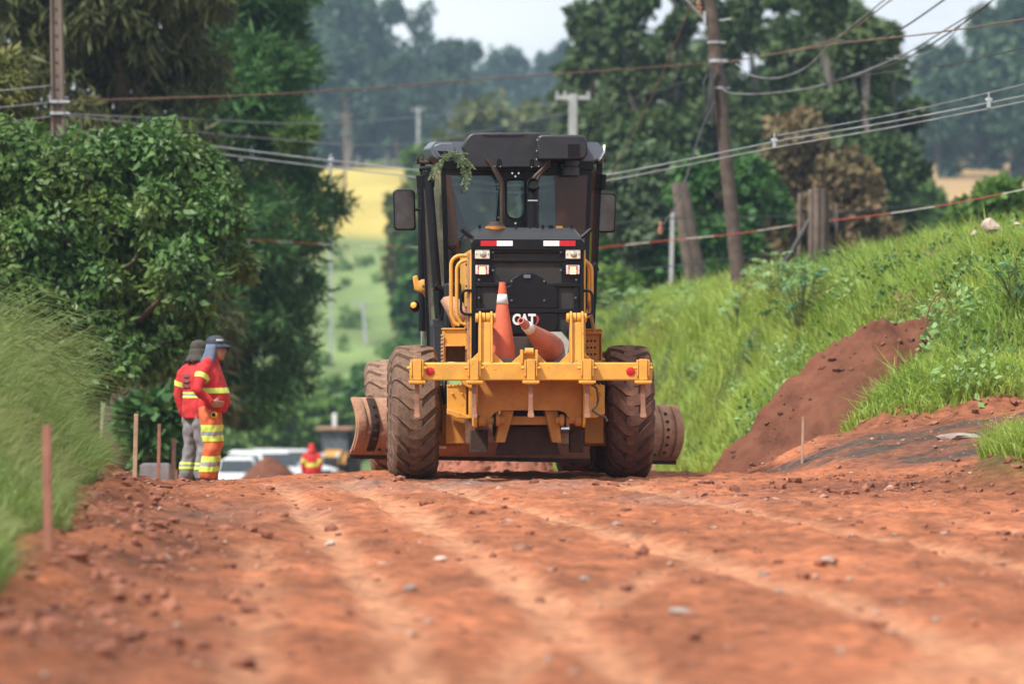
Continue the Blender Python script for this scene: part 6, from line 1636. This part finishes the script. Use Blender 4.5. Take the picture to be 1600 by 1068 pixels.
# far-off wood mass that closes the gaps between those trees
def wood(name, label, spots, lm, n, L, W, seed):
    rg = np.random.default_rng(seed); cl = []
    for a, b_, r_, d in spots:
        q = P(a, b_, d); s = r_/F*d; cl.append((q.x, q.y, q.z, s, s*1.4, s))
    V, _ = leafset(rg, cl, n, L, W, .2, .3); o_ = link(name, crown_mesh(name, V), M_L[lm]); tag(o_, label, 'woodland', kind='stuff')
sp_ = []
rgw = random.Random(8)
for px in range(420, 1010, 14): sp_.append((px+rgw.uniform(-8,8), rgw.uniform(185,255), rgw.uniform(22,36), 640+rgw.uniform(-15,25)))
for px in range(420, 780, 14): sp_.append((px+rgw.uniform(-8,8), rgw.uniform(110,200), rgw.uniform(20,34), 650+rgw.uniform(-15,25)))
for px in range(760, 1000, 12): sp_.append((px+rgw.uniform(-6,6), rgw.uniform(105,180), rgw.uniform(18,30), 800+rgw.uniform(-15,25)))
for px in range(430, 690, 15): sp_.append((px+rgw.uniform(-8,8), rgw.uniform(8,100)+max(0,px-600)*.55, rgw.uniform(20,34), 655+rgw.uniform(-15,25)))
wood('distant_woodland', 'hazy far woodland behind the yellow field', sp_, 'far', 34000, 1.45, .5, 5)
sp_ = []
for px in range(1400, 1700, 12): sp_.append((px+rgw.uniform(-6,6), rgw.uniform(130,250), rgw.uniform(22,36), 520+rgw.uniform(-15,25)))
wood('distant_woodland', 'hazy far woodland behind the tan field', sp_, 'far', 16000, 1.1, .4, 6)
sp_ = []
for px in range(880, 1420, 12): sp_.append((px+rgw.uniform(-6,6), rgw.uniform(215,330), rgw.uniform(24,38), 180+rgw.uniform(-6,10)))
wood('wood_understory', 'dark understory below the eucalyptus wood', sp_, 'euc', 20000, .45, .17, 7)
sp_ = []
for px in range(900, 1400, 13): sp_.append((px+rgw.uniform(-6,6), rgw.uniform(30,215)+(20 if px > 1330 else 0), rgw.uniform(20,36), 190+rgw.uniform(-6,10)))
wood('wood_interior', 'shaded inner crowns of the eucalyptus wood', sp_, 'euc', 20000, .45, .17, 9)
sp_ = []
for i in range(46):
    d_ = rgw.uniform(285, 400); px_ = rgw.uniform(440, 680); q_ = P(px_, 0, d_); zz_ = Hs(q_.x, d_); s_ = rgw.uniform(.25, .9); sp_.append((px_, 534-(zz_+s_*.5-CZ)/d_*F, s_/d_*F, d_))
wood('field_scrub', 'low scrub scattered over the green field left of the cab', sp_, 'shrub', 6000, .35, .12, 10)

# ================================================================ grass and weeds
M_GRS = leafmat('grass_bright', (.13,.25,.03), (.40,.52,.10), (.30,.36,.06), .5, .4, .45)
M_GRSL = leafmat('grass_left', (.085,.165,.028), (.22,.31,.075), (.24,.27,.09), .55, .4, .5)
M_GDRY = leafmat('grass_dry', (.26,.20,.08), (.36,.29,.13), None, .6, .4)
def blades(X_, Y_, Zg, hgt, wid, lean, rg, face=.5):
    """curved blades of two quads"""
    n = len(X_); a = rg.random(n)*2*PI; ln = lean*(.3+rg.random(n)); b0 = np.stack([X_, Y_, Zg-.02], 1)
    dr_ = np.stack([np.cos(a), np.sin(a), np.zeros(n)], 1); ac = rg.normal(size=n)*face
    sd = np.stack([np.cos(ac), np.sin(ac), np.zeros(n)], 1)*wid[:, None]
    h = hgt[:, None]
    m1 = b0 + dr_*h*(ln*.28)[:, None] + np.array([0, 0, 1])*h*.55
    m2 = b0 + dr_*h*ln[:, None] + np.array([0, 0, 1])*h*(1-.35*ln*ln)[:, None]
    V = np.stack([b0-sd, b0+sd, m1+sd*.75, m1-sd*.75, m2+sd*.12, m2-sd*.12], 1).reshape(-1, 3)
    i = np.arange(n)[:, None]*6
    Fq = np.concatenate([i+np.array([[0,1,2,3]]), i+np.array([[3,2,4,5]])], 1).reshape(-1, 4)
    return V, Fq
def grass(name, label, X_, Y_, hgt, wid, lean, m, seed, tintbias=None):
    rg = np.random.default_rng(seed); Zg = H(X_, Y_)
    V, Fq = blades(X_, Y_, Zg, hgt, wid, lean, rg)
    me = npmesh(name, V, Fq); tb = rg.random(len(X_)) if tintbias is None else np.clip(tintbias, 0, 1)
    fattr(me, 'tint', np.repeat(tb, 2)); o_ = link(name, me, m); tag(o_, label, 'grass', kind='stuff'); return o_
rg = np.random.default_rng(42)
n = 420000
Y_ = 39.5 + 75*rg.random(n)**1.7; X_ = np.interp(Y_, [40,41.8,45.5,49,60,75,100,120], [4.6,3.8,3.4,2.9,2.3,.7,-.8,-1.5]) - .3 + 6.5*rg.random(n)**1.25
s_r, s_l = zones(X_, Y_)
den = .15+1.2*vn(X_*1.1, Y_*.9, 201)
ok = (s_r > .12) & (s_r < 6.0) & (big_pile(X_, Y_) < -.05) & (rg.random(n) < den) & (np.abs(X_/Y_*F) < 860)
X_, Y_ = X_[ok][:112000], Y_[ok][:112000]; s_r = s_r[ok][:112000]
cl_ = vn(X_*1.6, Y_*1.3, 205); n = len(X_)
hg = (.12+.58*cl_**1.7*rg.random(n)**.5+.12*rg.random(n))*np.clip(.45+s_r*.9, .45, 1.0)
grass('grass', 'bright green grass covering the bank on the right', X_, Y_, hg, .007+.007*rg.random(n), .8, M_GRS, 1, -.15+.95*vn(X_*.9, Y_*.7, 209)*(.6+.6*vn(X_*3, Y_*2.5, 210))+.45*rg.random(n))
sel = rg.random(n) < .035
grass('dry_grass', 'dry straw coloured stems scattered over the right bank', X_[sel], Y_[sel], hg[sel]*1.35, np.full(sel.sum(), .004), .9, M_GDRY, 2)
n = 26000; X_ = 3.75+2.2*rg.random(n); Y_ = 31.0+4.0*rg.random(n)
ok = np.exp(-(((X_-4.55)/0.55)**2+((Y_-33.0)/1.1)**2)) + .25*fbm(X_*1.5, Y_*1.5, 3, 211) > .42
X_, Y_ = X_[ok], Y_[ok]; n = len(X_)
grass('grass', 'bright grass tuft mound at the lower right edge', X_, Y_, .10+.26*rg.random(n)*vn(X_*2, Y_*2, 213)*1.6, .004+.004*rg.random(n), .8, M_GRS, 3)
# left verge: long arching grass
n = 150000; Y_ = 13+33*rg.random(n)**.9; X_ = np.interp(Y_, [t[1] for t in TOE_L], [t[0] for t in TOE_L]) + .15 - 2.3*rg.random(n)**1.2
s_r, s_l = zones(X_, Y_)
ok = (s_l > .02) & (rg.random(n) < .35+.8*vn(X_*1.3, Y_*.9, 221)) & (X_/Y_*F > -900)
X_, Y_, s_l = X_[ok][:47000], Y_[ok][:47000], s_l[ok][:47000]; n = len(X_)
hg = (.25+.60*rg.random(n)**.7)*np.clip(.35+s_l*.75, .35, 1.05)*(1+.35*sst(26, 34, Y_))
grass('grass', 'long arching green grass on the left verge', X_, Y_, hg, .003+.009*rg.random(n)**2, 1.05, M_GRSL, 4, .1+.5*vn(X_*1.2, Y_*.8, 225)+.35*rg.random(n))
# seed stalks that bend over the verge
sel = np.where((s_l > .35) & (rg.random(n) < .018))[0]
st = MB(); rgs = random.Random(12)
for i in sel:
    a = rgs.uniform(-.9, .9); hh = rgs.uniform(.75, 1.15); b_ = Vector((X_[i], Y_[i], Hs(X_[i], Y_[i])))
    d_ = Vector((math.cos(a)*rgs.choice((1,1,-1)), math.sin(a)*.5, 0)); pts = [b_, b_+Vector((0,0,hh*.5))+d_*hh*.08, b_+Vector((0,0,hh*.85))+d_*hh*.25, b_+Vector((0,0,hh*.98))+d_*hh*.5, b_+Vector((0,0,hh*.93))+d_*hh*.68]
    st.tube(pts, [.003,.0025,.0022,.002,.001], 3)
    for k_ in range(3):
        q = pts[2].lerp(pts[3], k_*.4); e_ = q+d_*rgs.uniform(.12,.22)+Vector((rgs.uniform(-.05,.05),rgs.uniform(-.1,.1),rgs.uniform(-.12,.06))); st.tube([q, q.lerp(e_,.5)+Vector((0,0,.03)), e_], [.002,.0045,.002], 3)
if len(sel):
    me = st.mesh('seed_stalks'); fattr(me, 'tint', RNG.random(len(me.polygons))); o = link('seed_stalks', me, M_GRSL); tag(o, 'thin nodding seed stalks above the left verge grass', 'grass', kind='stuff')
# castor-like plants with hand-shaped leaves
M_CAST = [leafmat('castor_leaf_%d' % i, c, c1, None, .42, .3) for i, (c, c1) in enumerate((((.075,.18,.06),(.12,.25,.09)), ((.19,.33,.12),(.28,.42,.18)), ((.05,.14,.06),(.085,.20,.085))))]
def palm_leaf(seed):
    rg_ = random.Random(seed); vs_ = [(0,0,0)]; fs = []; nl = 8
    for i in range(nl):
        a = -2.45 + 4.9*i/(nl-1); L = 1-.35*abs(a)/2.45
        for da, k_ in ((-.27,.42),(0,1.0),(.27,.42)): vs_.append((math.cos(a+da)*L*k_, math.sin(a+da)*L*k_, -.22*(L*k_)**2+rg_.uniform(-.03,.03)))
        o_ = 1+3*i; fs.append((0, o_, o_+1, o_+2))
    me = bpy.data.meshes.new('leaf'); me.from_pydata(vs_, [], fs); me.update(); fattr(me, 'tint', [rg_.random() for _ in fs]); return me
LEAF = {}
for mi in range(3):
    for s_ in range(2): LEAF[mi, s_] = palm_leaf(s_); LEAF[mi, s_].materials.append(M_CAST[mi])
def castor(label, px, py, d, nleaf, spread, hgt, rleaf, mi, seed):
    d = hit(px, py); c = P(px, py, d); rg_ = random.Random(seed); gz = Hs(c.x, d)
    e = empty('castor_plant', (c.x, d, gz)); tag(e, label, 'plant', 'broad leaved plants on the bank'); st = MB(); top_ = hgt
    for i in range(nleaf):
        a = rg_.uniform(0, 2*PI); r_ = spread*math.sqrt(rg_.random()); z = top_*(.35+.65*rg_.random())*(1-.3*(r_/spread)**2)
        q = Vector((math.cos(a)*r_, math.sin(a)*r_*.8-.08, z)); s = rleaf*rg_.uniform(.65,1.15)
        st.tube([(q.x*.25, q.y*.25, z*.3), (q.x*.7, q.y*.7, z*.85), q], .005, 4)
        o_ = link('leaf', LEAF[mi if rg_.random() < .75 else (2 if mi == 0 else 0), i % 2], None, e, q, (R(rg_.uniform(-25,55)), R(rg_.uniform(-30,30)), rg_.uniform(0, 6.28))); o_.scale = (s,)*3
    st.tube([(0,0,-.1),(.02,0,top_*.5),(0,0,top_*.85)], [.014,.011,.006], 5)
    part('stem', st, M_STEM, e, 0, None)
castor('large dark green broad leaved plant above the dirt pile', 1252, 535, 47.5, 85, .55, 1.15, .15, 2, 1)
castor('pale broad leaved plant just left of the large dark one', 1215, 470, 50, 46, .55, .85, .16, 1, 2)
castor('pale leafed plant on the slope below the wooden pole', 1150, 515, 52, 24, .35, .65, .14, 1, 3)
castor('small pale plant low on the bank right of the blade', 1085, 612, 50, 20, .30, .6, .15, 1, 4)
castor('cluster of pale leaves beside the engine hood on the far bank', 990, 525, 74, 50, .95, 1.2, .22, 1, 5)
castor('low leafy plant at the foot of the bank left of the pile', 1292, 612, 47, 22, .3, .5, .12, 0, 6)
castor('leafy pale plant on the bank crest right of the post bundle', 1352, 400, 50, 26, .35, .8, .14, 1, 7)
castor('leafy weed at the far right above the dirt cut', 1585, 480, 45, 26, .35, .6, .13, 0, 8)
castor('weed halfway up the bank below the pale plants', 1175, 575, 49, 22, .3, .5, .12, 0, 9)
castor('leafy weed at the far left end of the bank behind the hood', 952, 545, 84, 36, .8, .95, .2, 0, 10)

# low weeds of several kinds between the grass
rgw2 = np.random.default_rng(77)
for wi, (lm_, nw, lf, lab) in enumerate((('weed_dark', 70, .055, 'dark low weeds between the grass of the right bank'), ('weed_pale', 60, .075, 'pale broad weeds between the grass of the right bank'), ('weed_dry', 26, .05, 'dry brownish undergrowth on the right bank'))):
    M_L[lm_] = leafmat(lm_, *(((.04,.11,.025),(.08,.17,.04)), ((.18,.32,.09),(.27,.40,.14)), ((.16,.12,.05),(.27,.20,.09)))[wi], None, .55, .3)
    cl = []
    while len(cl) < nw:
        y = 41+40*rgw2.random()**1.6; x = np.interp(y, [40,41.8,45.5,49,60,75,100], [5.2,4.4,3.9,3.0,2.3,.7,-.8]) + 4.5*rgw2.random()
        sr_, _ = zones(np.array([x]), np.array([y]))
        if sr_[0] < .3 or sr_[0] > 5 or big_pile(np.array([x]), np.array([y]))[0] > -.1: continue
        r_ = .12+.28*rgw2.random()**1.5; cl.append((x, y, Hs(x, y)+r_*.5, r_*1.3, r_*1.3, r_*.75))
    V, _ = leafset(rgw2, cl, nw*150, lf, lf*.33, -.1, .3); tag(link('weeds', crown_mesh('weeds', V), M_L[lm_]), lab, 'weeds', kind='stuff')
# ================================================================ loose stones and clods on the road
def scatter_stones(name, label, X_, Y_, size, m, seed, flat=.6):
    rg_ = np.random.default_rng(seed); n = len(X_)
    bm = bmesh.new(); bmesh.ops.create_icosphere(bm, subdivisions=1, radius=1); bv = np.array([v.co[:] for v in bm.verts]); bf = np.array([[v.index for v in f.verts] for f in bm.faces]); bm.free()
    Z_ = H(X_, Y_)
    j = 1+.24*rg_.normal(size=(n, len(bv), 1)).clip(-1.5, 1.5); sc = size[:, None, None]*np.stack([.8+.6*rg_.random(n), .8+.6*rg_.random(n), flat*(.6+.7*rg_.random(n))], 1)[:, None, :]
    V = bv[None]*j*sc; V[:, :, 0] += X_[:, None]; V[:, :, 1] += Y_[:, None]; V[:, :, 2] += (Z_+size*flat*.25)[:, None]
    Fq = (bf[None]+(np.arange(n)*len(bv))[:, None, None]).reshape(-1, 3)
    me = npmesh(name, V.reshape(-1, 3), Fq); fattr(me, 'tint', np.repeat(rg_.random(n), len(bf))); o_ = link(name, me, m); tag(o_, label, 'stones', kind='stuff'); return o_
def stone_mix(name, c0, c1, c2):
    m, n, l, b = newmat(name); at = nd(n, 'ShaderNodeAttribute', attribute_name='tint'); r_ = n.new('ShaderNodeValToRGB'); r_.color_ramp.interpolation = 'CONSTANT'
    e = r_.color_ramp.elements; e[0].color = (*c0, 1); e[1].position = .62; e[1].color = (*c1, 1); x = e.new(.86); x.color = (*c2, 1)
    l.new(at.outputs['Fac'], r_.inputs['Fac']); l.new(r_.outputs['Color'], b.inputs['Base Color']); b.inputs['Roughness'].default_value = .9; return m
M_GRV = stone_mix('gravel', (.26,.105,.06), (.35,.205,.145), (.28,.20,.165))
M_CLOD = stone_mix('clods', (.21,.075,.042), (.27,.105,.06), (.16,.058,.035))
n = 3800; Y_ = 11+33*rg.random(n); X_ = (rg.random(n)*2-1)*(2.2+Y_*.075); s_r, s_l = zones(X_, Y_)
ok = (s_r < .2) & (s_l < .15) & (rg.random(n) > .75*tracks(X_, Y_)); X_, Y_ = X_[ok], Y_[ok]
scatter_stones('gravel', 'small stones strewn over the red dirt road', X_, Y_, .005+.026*rg.random(len(X_))**5, M_GRV, 21)
n = 20000; Y_ = 15+38*rg.random(n); X_ = (rg.random(n)*2-1)*(2.4+Y_*.085); s_r, s_l = zones(X_, Y_)
wgt = np.exp(-((s_l+.35)/.6)**2) + np.exp(-((s_r+.1)/.7)**2) + 2.0*np.exp(-(((X_-3.5)/1.3)**2+((Y_-33.0)/1.5)**2)) + .035
ok = (s_r < .5) & (s_l < .3) & (rg.random(n) < wgt); X_, Y_ = X_[ok], Y_[ok]
scatter_stones('dirt_clods', 'crumbled red clods along both edges of the road', X_, Y_, .007+.046*rg.random(len(X_))**4, M_CLOD, 22, .75)
n = 800; X_ = 2.2+3.2*rg.random(n); Y_ = 42.6+2.4*rg.random(n); bp_ = big_pile(X_, Y_); ok = (bp_ > .0) & (bp_ < 1.6); X_, Y_, bp_ = X_[ok], Y_[ok], bp_[ok]
o = scatter_stones('pile_clods', 'clods and stones on the big dirt pile', X_, Y_, .006+.040*rg.random(len(X_))**4, stone_mix('pile_clods', (.13,.05,.031), (.17,.07,.042), (.10,.038,.025)), 23, .8)
me = o.data; co = np.empty(len(me.vertices)*3, np.float32); me.vertices.foreach_get('co', co); co = co.reshape(-1, 12, 3); co[:, :, 2] += bp_[:, None]+.02; me.vertices.foreach_set('co', co.ravel()); me.update()
n = 700; X_ = at_px(768,60)+(rg.random(n)*2-1)*1.0; Y_ = 58.9+1.2*rg.random(n)
o = scatter_stones('rubble', 'lumps of red rubble on the heap under the grader', X_, Y_, .02+.09*rg.random(n)**3, M_CLOD, 24, .85)
me = o.data; co = np.empty(len(me.vertices)*3, np.float32); me.vertices.foreach_get('co', co); co = co.reshape(-1, 12, 3); co[:, :, 2] += np.clip(.62*(1-((X_-at_px(768,60))/1.05)**4)-.5*((Y_-60)/1.2)**2, 0, 1)[:, None]; me.vertices.foreach_set('co', co.ravel()); me.update()
for px, py, r_, m_, sc_, lab in ((815,862,.055,M_STN3,(1.3,.8,.7),'dark angular stone in the middle of the road'), (1287,884,.060,M_STN,(1.1,.8,.5),'pale stone on the right side of the road foreground'),
        (1150,776,.040,M_STN,(1,.8,.7),'small white stone right of the grader tyre tracks'), (1195,897,.035,M_STN2,(1.2,.8,.6),'grey stone left of the pale foreground stone'),
        (732,755,.045,M_STN,(1.2,.7,.7),'pale stone in the gravel just behind the grader'), (690,876,.045,M_STN,(1.1,.8,.5),'pale round stone left of the dark angular stone'),
        (640,925,.045,M_STN2,(1.5,.8,.5),'flat grey stone on the left track edge'), (1063,955,.055,M_STN2,(1.2,.8,.5),'blurred grey stone low in the right foreground'),
        (1390,765,.06,M_STN,(1.2,.8,.6),'pale stone in the dark clods at the right edge of the road'), (515,852,.05,M_STN,(1.3,.8,.5),'flat pale stone in the left part of the road'), (1500,738,.16,M_STN2,(2.0,.9,.28),'flat grey concrete slab beside the right grass mound')):
    dd = 7680/(py-534.)
    for _ in range(4):
        x_ = at_px(px, dd); dd = (CZ-Hs(x_, dd))*F/(py-534.)
    x_ = at_px(px, dd); rock(lab, (x_, dd, Hs(x_, dd)+r_*sc_[2]*.3), r_, m_, sc_, int(px), px*.1)
# dry bent stems at the crown of the pile
st = MB()
for pts in ([(1447,500),(1452,478),(1462,462),(1470,455)], [(1470,455),(1480,468),(1490,490)], [(1470,455),(1466,474),(1455,490)]): st.tube([P(a, b_, 43.2) for a, b_ in pts], .012, 5)
o = part('dry_stem', st, M_GDRY, None, 0, None); tag(o, 'bent dry plant stems above the top of the dirt pile', 'plant stem')

# ================================================================ haze
m = bpy.data.materials.new('haze'); m.use_nodes = True; n_ = m.node_tree.nodes; n_.remove(n_['Principled BSDF'])
pv = n_.new('ShaderNodeVolumePrincipled'); pv.inputs['Density'].default_value = HAZE; pv.inputs['Color'].default_value = (.52,.70,.96,1); pv.inputs['Anisotropy'].default_value = .2
m.node_tree.links.new(pv.outputs[0], n_['Material Output'].inputs['Volume'])
hz_ = link('haze', MB().b2(-1510, 1510, -360, 2010, -14, 95).mesh('haze'), m); hz_['kind'] = 'stuff'
